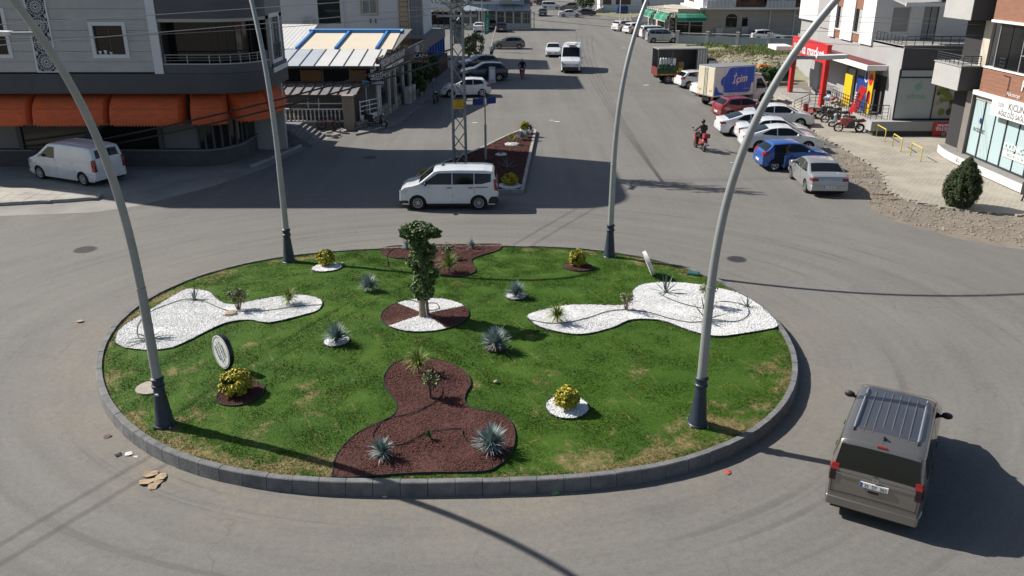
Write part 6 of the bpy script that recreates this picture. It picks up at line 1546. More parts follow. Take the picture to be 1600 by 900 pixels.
# cross arms, insulators and lamp arms
M_ins = mat('porcelain', (.20,.15,.12), .3, var=.3, vscale=8); M_insw = mat('white_insulator', (.6,.6,.58), .35)
for z, half in ((7.6, 1.0), (8.2, .8), (8.7, 1.25), (9.3, 1.0), (10.3, 1.3), (11.4, 1.3)):
    MB().bar((-half, -.36, z), (half, -.36, z), .08, .08).build('cross_arm', galv, tw); MB().bar((-half, .36, z), (half, .36, z), .08, .08).build('cross_arm', galv, tw)
    for k in range(7):
        x = -half+2*half*k/6
        for y in (-.36, .36):
            o = MB().lathe([(.012,0),(.012,.10),(.05,.11),(.055,.14),(.025,.16),(.05,.18),(.05,.21),(.02,.23),(.001,.24)], 9, (x+random.uniform(-.05,.05), y, z+.03)).build('insulator', random.choice([M_ins, M_insw, M_ins]), tw, smooth=40)
for k in range(60):
    z = random.uniform(7.2, 10.2); a = random.uniform(0, 6.28); r0 = .35; P = [Vector((r0*math.cos(a), r0*math.sin(a), z))]
    for j in range(4): P.append(P[-1]+Vector((random.uniform(-.42,.42), random.uniform(-.25,.25), random.uniform(-.3,.25))))
    MB().tube(smooth_open(P, 4), .014, 5).build('cable_loop', black_plastic if k % 3 else galv, tw)
for s, ln in ((-1, 1.0), (1, .95)):
    P = smooth_open([(s*.3,-.3,8.0), (s*.55,-.42,8.2), (s*ln*.8,-.7,8.45)], 5); MB().tube(P, .035, 8).build('lamp_arm', galv, tw, smooth=40)
mb = MB(); mb.bar((-.55,-.55,8.3), (-1.15,-1.1,8.62), .24, .1); mb.build('lamp_head', white_steel, tw, bevel=.04)
MB().box(-.22,.22,.42,.62,6.2,6.9).build('junction_box', galv, tw, bevel=.02)
# street name sign
b = g(759, 249, .16); t = thing('street_sign', 'street name post with two blue plates on the median', 'street sign', b)
MB().tube([(0,0,0),(0,0,1.9)], .065, 10).build('post', mat('concrete_post', (.35,.34,.32), .8), t, smooth=40); MB().tube([(0,0,1.88),(-.02,0,3.75)], .035, 8).build('upper_post', galv, t, smooth=40)
M_sb = mat('sign_blue', (.012,.035,.22), .45)
MB().hexa([(-.68,.03,2.93),(-.06,-.01,2.96),(-.06,.0,2.96),(-.68,.04,2.93),(-.66,.03,3.26),(-.06,-.01,3.32),(-.06,.0,3.32),(-.66,.04,3.26)]).build('name_plate', M_sb, t)
MB().hexa([(.06,-.01,2.98),(.58,.05,3.03),(.58,.06,3.03),(.06,.0,2.98),(.06,-.01,3.33),(.58,.05,3.38),(.58,.06,3.38),(.06,.0,3.33)]).build('name_plate', M_sb, t)
MB().tube([(0,0,3.7),(-.75,.1,3.66)], .018, 6).build('bracket', white_steel, t)

# ------------------------------------------------------------------ restaurant with metal roof
M_roofw = mat('white_metal_roof', (.70,.70,.68), .45, .1, var=.15, vscale=.8, bump=.05); M_cream_r = mat('cream_roof_panel', (.68,.60,.47), .6, var=.12, vscale=.6); M_bluer = mat('blue_roof_beam', (.06,.25,.60), .45, var=.15, vscale=1)
M_stonew = mat('rubble_stone', (.30,.27,.22), .9, var=.5, vscale=3.2, c2=(.14,.125,.11), bump=.9, bscale=6, coord='World'); M_whitepost = mat('white_post', (.55,.55,.53), .6, var=.2, vscale=3)
M_brownsign = mat('brown_sign', (.055,.035,.03), .5, var=.3, vscale=2); M_beigew = mat('beige_pillar', (.34,.29,.23), .85, var=.2, vscale=2, bump=.3); M_greyw = mat('grey_wall', (.20,.20,.205), .85, var=.2, vscale=1.5)
M_board = mat('orange_plywood', (.32,.16,.06), .7, var=.4, vscale=5, streak=(4,1,1))
rs = thing('restaurant', 'low restaurant with a white metal roof and blue beams beside the grey building', 'building', (-12.3, 60, 0))
SL = .155
def onroof(px, py, dz=0):
    """point of the roof slope seen at a place in the photo"""
    u = (px-800)/1300; v = (py-450)/1300; dy = _c-v*_s; dz_ = -_s-v*_c
    tt_ = (3.8+dz-SL*56.5-CAM_H)/(dz_-SL*dy); return Vector((u*tt_, dy*tt_, CAM_H+dz_*tt_))
def slab(t, name, m, pts, th, **kw):
    n = len(pts); up = [tuple(p) for p in pts]; dn = [(p[0], p[1], p[2]-th) for p in pts]
    mb = MB(); mb.add(up+dn, [tuple(range(n)), tuple(range(2*n-1, n-1, -1))]+[(i, n+i, n+(i+1)%n, (i+1)%n) for i in range(n)]); mb.f[0] = mb.f[0]
    bm = bmesh.new(); me = bpy.data.meshes.new('x'); me.from_pydata(mb.v, [], mb.f); bm.from_mesh(me); bmesh.ops.recalc_face_normals(bm, faces=bm.faces[:]); mb.f = [tuple(v.index for v in f.verts) for f in bm.faces]; bm.free(); bpy.data.meshes.remove(me)
    return bp(t, mb, name, m, **kw)
def rz_(X_, Y_, dz=0): return Vector((X_, Y_, 3.8+SL*(Y_-56.5)+dz))
yA = onroof(560, 103).y; yB = onroof(560, 77).y; yC = onroof(560, 51).y; yD = onroof(560, 44).y
xr = lambda y: -8.75+.10*(y-57); XL = -19.0
# lower strip of standing-seam sheets
xs_ = [XL+i*1.0 for i in range(11) if XL+i*1.0 < -9.6]+[None]
x = XL; i = 0
while x < xr(yA)-.05:
    x1 = min(x+.98, xr(yA)); slab(rs, 'roof_sheet', M_roofw if x > -13.3 else mat('blue_grey_sheet', (.45,.50,.55), .45, var=.15, vscale=1), [rz_(x+.012, yA), rz_(x1-.012, yA), rz_(x1-.012, yB), rz_(x+.012, yB)], .04); 
    bp(rs, MB().bar(rz_(x, yA, .03), rz_(x, yB, .03), .03, .05), 'roof_seam', mat('seam_dark', (.2,.2,.2), .6)); x = x1
cols = [onroof(463, 77).x, onroof(524, 77).x, onroof(588, 77).x, xr(yB)]
slab(rs, 'roof_deck', M_greyw, [rz_(XL, yB, -.06), rz_(xr(yB), yB, -.06), rz_(xr(yD), yD, -.06), rz_(XL, yD, -.06)], .05)
for a, b in zip(cols, cols[1:]): slab(rs, 'roof_panel', M_cream_r, [rz_(a+.12, yB+.02), rz_(b-.12, yB+.02), rz_(b-.12+.02, yC), rz_(a+.12, yC)], .05)
for a in cols[:-1]: bp(rs, MB().bar(rz_(a, yB, .06), rz_(a+.15, yC, .06), .15, .2), 'blue_beam', M_bluer)
bp(rs, MB().bar(rz_(cols[0]-.1, yC+.1, .08), rz_(xr(yC)-.6, yC+.1, .08), .3, .26), 'blue_beam', M_bluer)
x = cols[0]
while x < xr(yD)-.7: slab(rs, 'blue_ridge_sheet', mat('blue_ridge', (.20,.45,.78), .5, var=.15, vscale=2), [rz_(x+.01, yC+.25, .06), rz_(min(x+.9, xr(yD)-.6)-.01, yC+.25, .06), rz_(min(x+.9, xr(yD)-.6)-.01, yD-.3, .02), rz_(x+.01, yD-.3, .02)], .05); x += .9
x = XL
while x < cols[0]-.15: slab(rs, 'roof_sheet', M_roofw, [rz_(x+.015, yB+.05, .03), rz_(x+.30, yB+.05, .03), rz_(x+.30, yD+1.2, .03), rz_(x+.015, yD+1.2, .03)], .05); x += .315
# front wall under the eave
Ff = frame_of((-19, 57.0), (-9.2, 57.0))
fb(rs, Ff, 'front_wall', M_greyw, 0, Ff.L, -.2, 0, 0, 2.75); fb(rs, Ff, 'dark_opening', dark_void, 0, Ff.L-.3, -.25, -.05, 2.75, 3.72)
for a, b in ((-14.1,-12.75), (-10.85,-9.75)): fb(rs, Ff, 'plywood_panel', M_board, a+19, b+19, -.04, .01, 2.78, 3.5)
for x in (-14.15, -12.7, -10.9): fb(rs, Ff, 'window_post', M_greyw, x+19, x+19.07, -.05, .015, 2.75, 3.7)
fb(rs, Ff, 'gutter', rail_black, 0, Ff.L+.1, .36, .5, 3.62, 3.72); fb(rs, Ff, 'grey_fascia', mat('grey_fascia', (.16,.16,.16), .8, var=.3, vscale=1.5), 0, Ff.L, .01, .06, 2.05, 2.74)
# side towards the street
S0, S1 = (-9.05, 57.1), (-7.55, 76.5)
Fs = frame_of(S0, S1); LS = Fs.L
us = lambda y: (y-57.1)*LS/19.4
fb(rs, Fs, 'street_wall', M_greyw, 0, LS, -.25, -.1, 0, 3.4)
k = 0; y = 57.4
while y < 75:
    if k % 3 == 1: fb(rs, Fs, 'door', mat('dark_door', (.03,.028,.027), .5), us(y+1.9), us(y+.1), -.1, -.02, .1, 2.5)
    else:
        fb(rs, Fs, 'shop_window', M_shopglass, us(y+2.6), us(y+.1), -.1, -.03, .95, 2.8); fb(rs, Fs, 'stone_base', M_stonew, us(y+2.7), us(y), -.1, .03, 0, .85); fb(rs, Fs, 'window_frame', rail_black, us(y+2.65), us(y+.05), -.06, .0, 2.8, 2.92)
    fb(rs, Fs, 'column', M_whitepost, us(y)-.1, us(y)+.1, -.05, .12, 0, 3.1); y += 2.9 if k % 3 != 1 else 2.1; k += 1
bp(rs, MB().tube([(-9.0, 56.75, 0), (-9.0, 56.75, 3.2)], .11, 10), 'corner_post', M_whitepost, smooth=40)
fb(rs, Fs, 'sign_fascia', M_brownsign, us(67.2), us(57.0), .0, .16, 3.05, 4.15); fb(rs, Fs, 'sign_edge', mat('gold_edge', (.35,.26,.10), .5), us(67.2), us(57.0), .0, .18, 2.98, 3.05)
fb(rs, Fs, 'sign_fascia', mat('purple_sign', (.05,.05,.10), .5, var=.3, vscale=2), us(76.4), us(67.3), .0, .16, 2.95, 3.95)
rotS = math.atan2(S0[1]-S1[1], S0[0]-S1[0])
def ftext(t, F, s, size, m, u, out, z, **kw):
    d = F(1,0,0)-F(0,0,0); o = text(s, size, m, t, Vector(F(u, out, z))-t.location, (math.pi/2, 0, math.atan2(d.y, d.x)), **kw); return o
M_let = mat('white_letters', (.7,.7,.72), .5); M_gold = mat('gold_letters', (.5,.32,.06), .5)
ftext(rs, Fs, 'NEDİM RESTAURANT', .62, M_let, us(61.8), .18, 3.78, sx=1.35, bold=.01); fb(rs, Fs, 'sign_strip', M_let, us(65.2), us(59.2), .165, .175, 3.2, 3.42)
ftext(rs, Fs, 'Izgara  Kebap  Pide', .22, M_brownsign, us(62.2), .18, 3.31, sx=1.3); ftext(rs, Fs, 'PİDE', .7, M_let, us(71.0), .18, 3.5, bold=.01); ftext(rs, Fs, 'ÇAY', .7, M_gold, us(73.6), .18, 3.5, bold=.01)
bp(rs, MB().lathe([(.36,-.02),(.36,.02),(.28,.02),(.28,-.02)], 20, tuple(Fs(us(57.9), .2, 3.6)), 'x'), 'sign_ring', M_let, smooth=40)
for i in range(12):
    y = 57.2+i*.82; bp(rs, fbox(MB(), Fs, us(y+.5), us(y), -.05, .02, 4.15, 4.24), 'fascia_cap', M_gold if i % 2 else M_brownsign)
for i in range(22): fb(rs, Fs, 'base_stone', M_stonew, us(57.6+i*.86+.78), us(57.6+i*.86), .03, .06+random.uniform(0,.03), .02+.02*(i % 2), .42+.12*(i % 3))
def hang_sign(label, px0, py0, px1, py1, Y, bgm, rows_, name='shop_sign'):
    a, c = atY(px0, py0, Y), atY(px1, py1, Y); t = thing(name, label, 'shop sign', (a.x+(c.x-a.x)/2, Y, c.z))
    w, h_ = c.x-a.x, a.z-c.z
    MB().box(-w/2, w/2, 0, .16, 0, h_).build('panel', bgm, t, bevel=.01)
    MB().tube([(-w/2-.02,.08,h_*.8),(-w/2-.4,.08,h_*.8)], .02, 6).build('bracket', rail_black, t)
    for s, sz, z, m_ in rows_:
        if s is None: MB().box(-w*.42, w*.42, -.006, 0, h_*(z-.12), h_*(z+.12)).build('strip', m_, t)
        else: text(s, sz, m_, t, (0, -.008, h_*z), (math.pi/2, 0, 0), 'lettering', .004, bold=.006)
    return t
M_navy_s = mat('navy_sign', (.012,.012,.035), .4); M_lil = mat('lilac_strip', (.42,.36,.48), .5)
hang_sign('small navy hanging sign reading NEDİM on the corner post', 578, 114, 602, 133, 56.3, M_navy_s, [('NEDİM', .36, .78, M_let), ('RESTAURANT', .15, .5, M_let), (None, 0, .2, M_lil)])
hang_sign('black hanging sign with white and gold letters above the shop row', 648, 82, 669, 100, 68.0, M_navy_s, [('CAPA', .44, .70, M_let), ('EKMEK EVİ', .22, .22, M_gold)])
# terrace in front: pergola, balustrade, pillar, gate
tr = thing('terrace_pergola', 'rusty pergola frame over the white balustrade of the restaurant terrace', 'pergola', (-12, 55.5, 0))
M_rust = mat('rusty_steel', (.17,.10,.07), .8, var=.4, vscale=6)
x0p, x1p = atY(447, 148, 54.6).x, atY(556, 148, 54.6).x
bp(tr, MB().bar((x0p-1.5, 54.6, 2.2), (x1p, 54.6, 2.2), .07), 'front_rail', M_rust); bp(tr, MB().bar((x0p-1.5, 56.7, 2.72), (x1p+.2, 56.7, 2.72), .07), 'back_rail', M_rust)
for i in range(10):
    x = x1p-i*.62; bp(tr, MB().bar((x, 54.6, 2.23), (x+.12, 56.7, 2.75), .045, .06), 'rafter', M_rust)
    if i: slab(tr, 'corrugated_sheet', mat('grey_sheet', (.23,.235,.25), .6, var=.25, vscale=1.5), [Vector((x+.03,54.65,2.2)), Vector((x+.6,54.65,2.2)), Vector((x+.72,56.65,2.68)), Vector((x+.15,56.65,2.68))], .02)
for x in (x1p-.1, x0p+.2): bp(tr, MB().bar((x, 54.62, 0), (x, 54.62, 2.2), .06), 'post', M_rust)
bl_ = thing('balustrade', 'white balustrade with turned balusters along the restaurant terrace', 'balustrade', (-12.3, 54.8, 0)); YB = 54.75
xb0, xb1 = -15.2, atY(536, 180, YB).x
bp(bl_, MB().box(xb0, xb1, YB-.08, YB+.08, .45, .55), 'bottom_rail', white_steel); bp(bl_, MB().box(xb0, xb1, YB-.08, YB+.08, 1.25, 1.33), 'top_rail', white_steel); bp(bl_, MB().box(xb0, xb1, YB-.12, YB+.12, 0, .45), 'base_wall', M_stonew)
bal = MB().lathe([(.05,0),(.05,.06),(.03,.10),(.065,.25),(.04,.42),(.03,.52),(.045,.62),(.05,.70)], 10).mesh('baluster', white_steel, 40)
for i in range(int((xb1-xb0)/.27)): inst('baluster', bal, bl_, Vector((xb0+.15+i*.27, YB, .55))-bl_.location)
bp(bl_, MB().box(xb0, xb1, YB-.03, YB+.03, 1.62, 1.68), 'upper_rail', white_steel)
for x in (-13.3, -12.6): bp(bl_, MB().box(x, x+.05, YB-.02, YB+.02, 1.33, 2.0), 'rail_post', white_steel)
pl_ = thing('gate_pillar', 'beige rendered gate pillar at the restaurant terrace', 'pillar', (atY(547, 200, 54.4).x, 54.4, 0)); MB().box(-.33, .33, -.3, .3, 0, 2.15).build('shaft', M_beigew, pl_, bevel=.02); MB().box(-.38, .38, -.35, .35, 2.15, 2.25).build('cap', M_beigew, pl_)
gt = thing('gate', 'white metal gate between the pillar and the restaurant corner', 'gate', (-10.0, 55, 0), R(62))
for z in (.15, .75, 1.05, 1.35, 1.65): MB().box(.1, 2.1, -.02, .02, z, z+.06).build('bar', white_steel, gt)
MB().box(.1, 2.1, -.012, .012, .2, .75).build('sheet', white_steel, gt)
for x in (.08, 1.1, 2.1): MB().box(x-.03, x+.03, -.025, .025, .05, 1.75).build('stile', white_steel, gt)
sl_ = thing('stone_wall', 'low rubble wall under the gate of the restaurant', 'wall', (-9.6, 55.4, 0)); 
for i in range(7):
    for j in range(2): MB().box(-.15, .15, -1.4+i*.42+.2*j*.5, -1.4+i*.42+.39+.1*j, j*.27, j*.27+.25).build('stone', M_stonew, sl_, rot=(0, 0, R(-28)), bevel=.03)
bx = thing('letter_box', 'small blue box on a post at the restaurant corner', 'box', (atY(571, 128, 56.2).x, 56.2, 0)); MB().box(-.22, .22, -.1, .1, 2.5, 2.9).build('box', mat('blue_box', (.05,.13,.24), .5), bx, bevel=.02); MB().bar((0,0,0), (0,0,2.5), .06).build('post', M_whitepost, bx)
# pavement edge beside the restaurant
sw = [tuple(g(*p)[:2]) for p in [(556,212),(585,206),(625,192),(655,168),(690,140),(720,110),(735,86),(700,84),(690,110),(655,148),(640,160),(600,182),(570,196)]]
swo = bpy.data.objects.new('pavement', None); col.objects.link(swo); swo['kind'] = 'structure'; swo.location = (sw[0][0], sw[0][1], 0)
bp(swo, MB().prism(sw, 0, .11), 'paving', mat('shop_pavement', (.24,.23,.22), .9, var=.35, vscale=.8, bump=.4, bscale=12, coord='World'))
air_con(Fs, us(64.6), .55, .1, 'larger air conditioner unit on the pavement by the restaurant', .9, 1.25, .4); air_con(Fs, us(66.2), .55, .1, 'air conditioner unit just behind the larger one by the restaurant', .9, 1.2, .4)
def pot_plant(label, p, h, r, m=None, leaf=.1):
    t = thing('potted_plant', label, 'plant', p); MB().lathe([(.16,0),(.22,.35),(.24,.38),(.2,.38),(.001,.34)], 12).build('pot', mat('grey_pot', (.3,.3,.3), .8), t, smooth=40)
    P, Nn = clumpy((0,0,.38+h*.5), (r, r, h*.5), 1500, 40, .35); leaves_cloud(P, Nn, leaf, 'foliage', m or M_dkgreen, t); MB().tube([(0,0,.3),(.02,0,.4+h*.6)], .03, 6).build('stem', M_bark, t); return t
for i, (px, py, h_, r) in enumerate(((650,146,2.0,.6),(664,137,2.2,.65),(676,128,2.0,.6),(658,150,1.0,.45),(745,92,2.3,.8),(733,88,1.8,.7))):
    pot_plant(['bushy green plant by the blue columns, closest to the air conditioners', 'tall green plant by the blue columns', 'green plant farthest along the row of blue columns', 'low green plant in front of the taller ones', 'large leafy plant behind the lattice mast', 'small leafy plant behind the lattice mast'][i], g(px, py, .11), h_, r, M_dkgreen if i < 4 else M_olive, .12)
# blue-posted shop beyond
bs = thing('blue_shop', 'shop front with blue columns beyond the restaurant', 'building', (-7.4, 80, 0)); Fb = frame_of((-7.55, 76.6), (-6.9, 88)); LB = Fb.L
fb(bs, Fb, 'wall', mat('maroon_slats', (.09,.03,.03), .7, var=.3, vscale=2), 0, LB, -.3, -.15, 0, 3.2)
for i in range(7): fb(bs, Fb, 'column', mat('blue_column', (.02,.12,.45), .5), .3+i*1.75, .55+i*1.75, -.15, .1, 0, 3.1)
fb(bs, Fb, 'fascia', mat('purple_sign', (.05,.05,.10), .5), 0, LB, -.1, .12, 3.1, 3.9)
for i in range(18): fb(bs, Fb, 'fence_slat', mat('maroon_board', (.10,.03,.03), .6), .2+i*.62, .55+i*.62, .3, .34, 0, 1.7)
slab(bs, 'roof', M_greyw, [Vector((-12,76.7,4.0)), Vector((-7.4,76.7,4.0)), Vector((-6.9,88,4.0)), Vector((-12,88,4.0))], .12)

# ------------------------------------------------------------------ white building behind the restaurant
M_wh = mat('white_render', (.60,.62,.65), .8, var=.1, vscale=.6, bump=.1, coord='World'); M_tanp = mat('tan_pattern', (.36,.26,.15), .7, var=.5, vscale=7); M_tanf = mat('tan_frame', (.40,.33,.24), .7)
YW = 78.5; wbx0, wbx1 = -30.0, atY(660, 20, YW).x
wb = thing('white_building', 'white apartment block rising behind the restaurant roof', 'building', (-18, 82, 0)); Fw = frame_of((wbx0, YW), (wbx1, YW))
uw = lambda px, py=10: atY(px, py, YW).x-wbx0
zt_ = lambda py: atY(560, py, YW).z
h1 = (uw(496), uw(531), zt_(37), 9.5); h2 = (uw(566), uw(588), zt_(21), 9.5)
wall(wb, Fw, 0, uw(640), 0, 13.0, [h1, h2], M_wh, .25)
window(wb, Fw, *h1, rail_black, glass=glass_green, mull=1, rec=.1); window(wb, Fw, *h2, white_steel, glass=mat('pale_pane', (.25,.28,.27), .15), mull=2, trim=M_tanf, tw=.17)
fb(wb, Fw, 'tan_column', M_tanp, uw(623), uw(638), .0, .12, 0, 13.0)
for i in range(16): fb(wb, Fw, 'pattern_tile', M_tanf, uw(624.5), uw(636.5), .12, .135, 3.6+i*.42, 3.9+i*.42)
fb(wb, Fw, 'bay_glass', mat('bay_reflection_grey', (.20,.22,.25), .3, spec=.5), uw(640), Fw.L, -.2, -.1, 0, 13.0);  # grey of the reflections on the bay put into the glass colour
for z in (4.0, 5.2, 6.4, 7.6): fb(wb, Fw, 'bay_bar', galv, uw(640), Fw.L, -.1, -.04, z, z+.06)
for k in (642, 650, 658): fb(wb, Fw, 'bay_bar', galv, uw(k), uw(k)+.06, -.1, -.03, 0, 13)
fb(wb, Fw, 'downpipe', white_steel, uw(534), uw(534)+.12, 0, .12, 3, 13)
mb = MB(); mb.box(wbx0, wbx1, YW+.5, 87.3, 0, 12.9); bp(wb, mb, 'core', M_wh)
for i, px in enumerate((577, 585)): fb(wb, Fw, 'wall_vent', rail_black, uw(px), uw(px)+.1, 0, .05, zt_(36), zt_(29))
air_con(Fw, uw(480), .25, zt_(42), 'air conditioner on the white wall behind the roof', .95, .75)
ob = thing('pale_block', 'pale apartment block hidden behind the white one and the mast', 'building', (-18, 97, 0)); bp(ob, MB().box(-28, -10.3, 92.6, 101, 0, 12.8), 'wall', M_wh)
Fo = frame_of((-28, 92.6), (-10.3, 92.6))
for i in range(4): fb(ob, Fo, 'window', M_shopglass, 9+i*2.2, 10.2+i*2.2, 0, .03, 7, 8.5)

# ------------------------------------------------------------------ row of shops across the side street
def shop_row():
    Y = 140.0; t = thing('glazed_shop', 'long glazed shop with a pale blue canopy at the side street', 'shop', (-2, Y, 0)); xL, xR = atY(722, 30, Y).x, atY(829, 30, Y).x
    F = frame_of((xL, Y), (xR, Y)); L = F.L; M_cn = mat('canopy_blue_grey', (.30,.36,.40), .5, var=.2, vscale=.4)
    fb(t, F, 'low_wall', M_whitepost, 0, L, -.1, .0, 0, 1.0); fb(t, F, 'back_wall', M_greyw, 0, L, -4, -3.9, 0, 8)
    n = 8
    for i in range(n):
        a, b = L*i/n, L*(i+1)/n; fb(t, F, 'shop_window', mat('shop_pane', (.07,.08,.08), .1, spec=.6), a+.08, b-.08, -.08, -.03, 1.0, 2.75); fb(t, F, 'post', M_whitepost, a-.12, a+.12, -.1, .08, 0, 3.1)
        slab(t, 'canopy_panel', M_cn, [F(a+.03, .9, 3.0), F(b-.03, .9, 3.0), F(b-.03, -1.0, 3.9), F(a+.03, -1.0, 3.9)], .08)
    fb(t, F, 'post', M_whitepost, L-.12, L+.12, -.1, .08, 0, 3.1); fb(t, F, 'upper_wall', M_wh, 0, L*.85, -3.0, -1.0, 3.9, 8.0); fb(t, F, 'dark_sign', M_brownsign, L*.1, L*.42, -1.0, -.9, 4.3, 5.3)
    ftext(t, F, 'CAFE', .8, M_gold, L*.26, -.88, 4.8); fb(t, F, 'neon_strip', mat('lime_sign', (.45,.55,.05), .5), L*.6, L*.72, -1.0, -.9, 4.4, 5.0)
    for k in range(3): slab(t, 'blue_roof', M_cn, [F(L*(.55+.12*k), .1, 4.0), F(L*(.55+.12*(k+1))-.03, .1, 4.0), F(L*(.55+.12*(k+1))-.03, -2.4, 4.9), F(L*(.55+.12*k), -2.4, 4.9)], .08)
    railing(t, [F(L-1.6,.5,0)[:], F(L+.6,.5,0)[:], F(L+.6,-2.5,0)[:]], 0, 2.7, rail_steel, .55, 3, .03, 'frame_railing')
    Y = 143.0; t = thing('corner_shop', 'white shop with a cream canopy and black letters behind the mast', 'shop', (-12, Y, 0)); xL, xR = atY(655, 30, Y).x, atY(735, 30, Y).x; F = frame_of((xL, Y), (xR, Y)); L = F.L
    wall(t, F, 0, L, 0, 8, [(.5, L*.62, .6, 2.6), (L*.7, L-.3, .6, 2.6)], M_wh, .3); fb(t, F, 'dark_interior', dark_void, .3, L-.2, -.5, -.35, .3, 2.8)
    for i in range(5): slab(t, 'canopy_sheet', mat('cream_canopy', (.62,.58,.46), .6), [F(i*L*.14+.03, 1.0, 2.75), F((i+1)*L*.14-.03, 1.0, 2.75), F((i+1)*L*.14-.03, 0, 3.2), F(i*L*.14+.03, 0, 3.2)], .05)
    ftext(t, F, 'A D T', 1.0, black_print, L*.36, .02, 4.2); fb(t, F, 'blue_plate', M_navy_s, .3, .9, .0, .05, 4.6, 5.6)
    for k in range(9): fb(t, F, 'fence_bar', rail_black, .4+k*.9, .5+k*.9, .6, .66, 0, 1.4)
shop_row()
# flag, board, oblique post by the side street
b = g(757, 81); t = thing('feather_flag', 'green feather flag beside the side street', 'flag', b); MB().tube([(0,0,0),(0,0,4.6),(.1,0,5.0)], .03, 6).build('pole', white_steel, t, smooth=40)
mb = MB(); P = [(.02,2.0,0),(.55,2.1,.05),(.62,3.2,.1),(.66,4.2,.05),(.35,4.5,0),(.02,4.4,0)]; mb.add([(x,y,z) for x,z,y in P]+[(x,y+.012,z) for x,z,y in P], [(0,1,2,3,4,5),(11,10,9,8,7,6)]+[(i,6+i,6+(i+1)%6,(i+1)%6) for i in range(6)]); mb.build('cloth', mat('green_flag', (.01,.20,.14), .7), t); text('OPEL', .5, M_let, t, (.36,.0,3.2), (math.pi/2, R(-90), 0), 'lettering', .002) if False else text('OUTLET', .42, M_let, t, (.36,.02,3.2), (math.pi/2, R(-90), 0), 'lettering', .002)
b = g(769, 130); t = thing('pavement_board', 'white pavement board leaning beside the teal car', 'board', b, R(4)); MB().hexa([(-.32,-.1,0),(.32,-.1,0),(.32,-.06,0),(-.32,-.06,0),(-.28,.02,1.45),(.28,.02,1.45),(.28,.05,1.45),(-.28,.05,1.45)]).build('panel', mat('grey_board', (.45,.46,.47), .5), t); MB().hexa([(-.22,-.09,.35),(.22,-.09,.35),(.22,-.07,.35),(-.22,-.07,.35),(-.2,-.012,1.2),(.2,-.012,1.2),(.2,0,1.2),(-.2,0,1.2)]).build('poster', M_let, t); MB().hexa([(-.3,.3,0),(.3,.3,0),(.3,.33,0),(-.3,.33,0),(-.28,.04,1.42),(.28,.04,1.42),(.28,.06,1.42),(-.28,.06,1.42)]).build('back_leg', galv, t)
b = g(766, 82); tag(MB().tube([(0,0,0),(.75,0,3.0)], .07, 8).build('leaning_post', white_steel, loc=b, smooth=40), 'pale leaning post beside the grey brown hatchback', 'post')
b = g(750, 100); t = thing('sign_pole', 'thin pale pole rising behind the parked cars', 'pole', g(754, 75)); MB().tube([(0,0,0),(0,0,9)], .06, 8).build('shaft', galv, t, smooth=40); MB().lathe([(.14,0),(.14,.1),(.07,.14)], 10).build('foot', galv, t)
# ------------------------------------------------------------------ supermarket
M_mwh = mat('market_white', (.72,.72,.70), .75, var=.06, vscale=.8); M_mgrey = mat('market_grey', (.36,.36,.36), .8, var=.12, vscale=.7, bump=.15, coord='World'); M_mdark = mat('market_anthracite', (.085,.085,.09), .75, var=.15, vscale=.8, bump=.15, coord='World')
M_brick = mat('terracotta_panel', (.28,.135,.085), .75, var=.25, vscale=2, c2=(.21,.10,.065), streak=(1,1,5)); M_mred = mat('market_red', (.55,.02,.025), .4, var=.1, vscale=1); M_tile = mat('canopy_red_tile', (.17,.04,.045), .8, var=.3, vscale=3)
M_film = mat('window_film', (.42,.46,.46), .3, var=.12, vscale=.8, spec=.5); M_palegreen = mat('faded_green_print', (.22,.38,.28), .5); M_leafp = mat('green_print', (.25,.40,.25), .5)
XM, YM = 23.9, 52.5
mk = thing('supermarket', 'white and anthracite supermarket building with a terrace above', 'building', (27, 58, 0))
Fm = frame_of((XM, YM), (31, YM))       # face towards the roundabout
Fx = frame_of((XM, 68.5), (XM, YM))     # face towards the street
um = lambda y: 68.5-y
fb(mk, Fm, 'front_wall', M_mdark, .03, Fm.L, -.3, 0, .96, 5.45); fb(mk, Fm, 'plinth', M_mgrey, -1.5, Fm.L, -.3, .5, .38, .96); fb(mk, Fm, 'plinth_base', mat('dark_plinth', (.07,.07,.07), .9), -1.3, Fm.L, -.3, .42, 0, .38)
pn = fb(mk, Fm, 'window_panel', M_film, .02, 2.28, 0, .03, 1.08, 3.55); fb(mk, Fm, 'window_panel', M_film, .08, 2.28, 0, .03, 3.64, 4.02)
for a, b, z0, z1 in ((-.06,.02,1.0,4.08), (2.28,2.36,1.0,4.08), (.02,2.28,3.55,3.64), (.02,4.4,1.0,1.08), (.02,2.28,4.02,4.08)): fb(mk, Fm, 'window_frame', rail_black, a, b, 0, .05, z0, z1)
ftext(mk, Fm, 'elma', .46, M_palegreen, 1.2, .035, 2.45, sx=1.3, bold=.012)
mb = MB(); c = Fm(1.25, .036, 3.05); n = 18
mb.add([(c.x+.24*math.cos(2*math.pi*i/n)*(1+.08*math.cos(4*math.pi*i/n)), c.y-.0, c.z+.22*math.sin(2*math.pi*i/n)-.03*abs(math.cos(2*math.pi*i/n)**6)) for i in range(n)], [tuple(range(n))]); mb.add([(c.x+.02,c.y,c.z+.2),(c.x+.12,c.y,c.z+.22),(c.x+.2,c.y,c.z+.36),(c.x+.06,c.y,c.z+.32)], [(0,1,2,3)]); bp(mk, mb, 'apple_logo', M_palegreen)
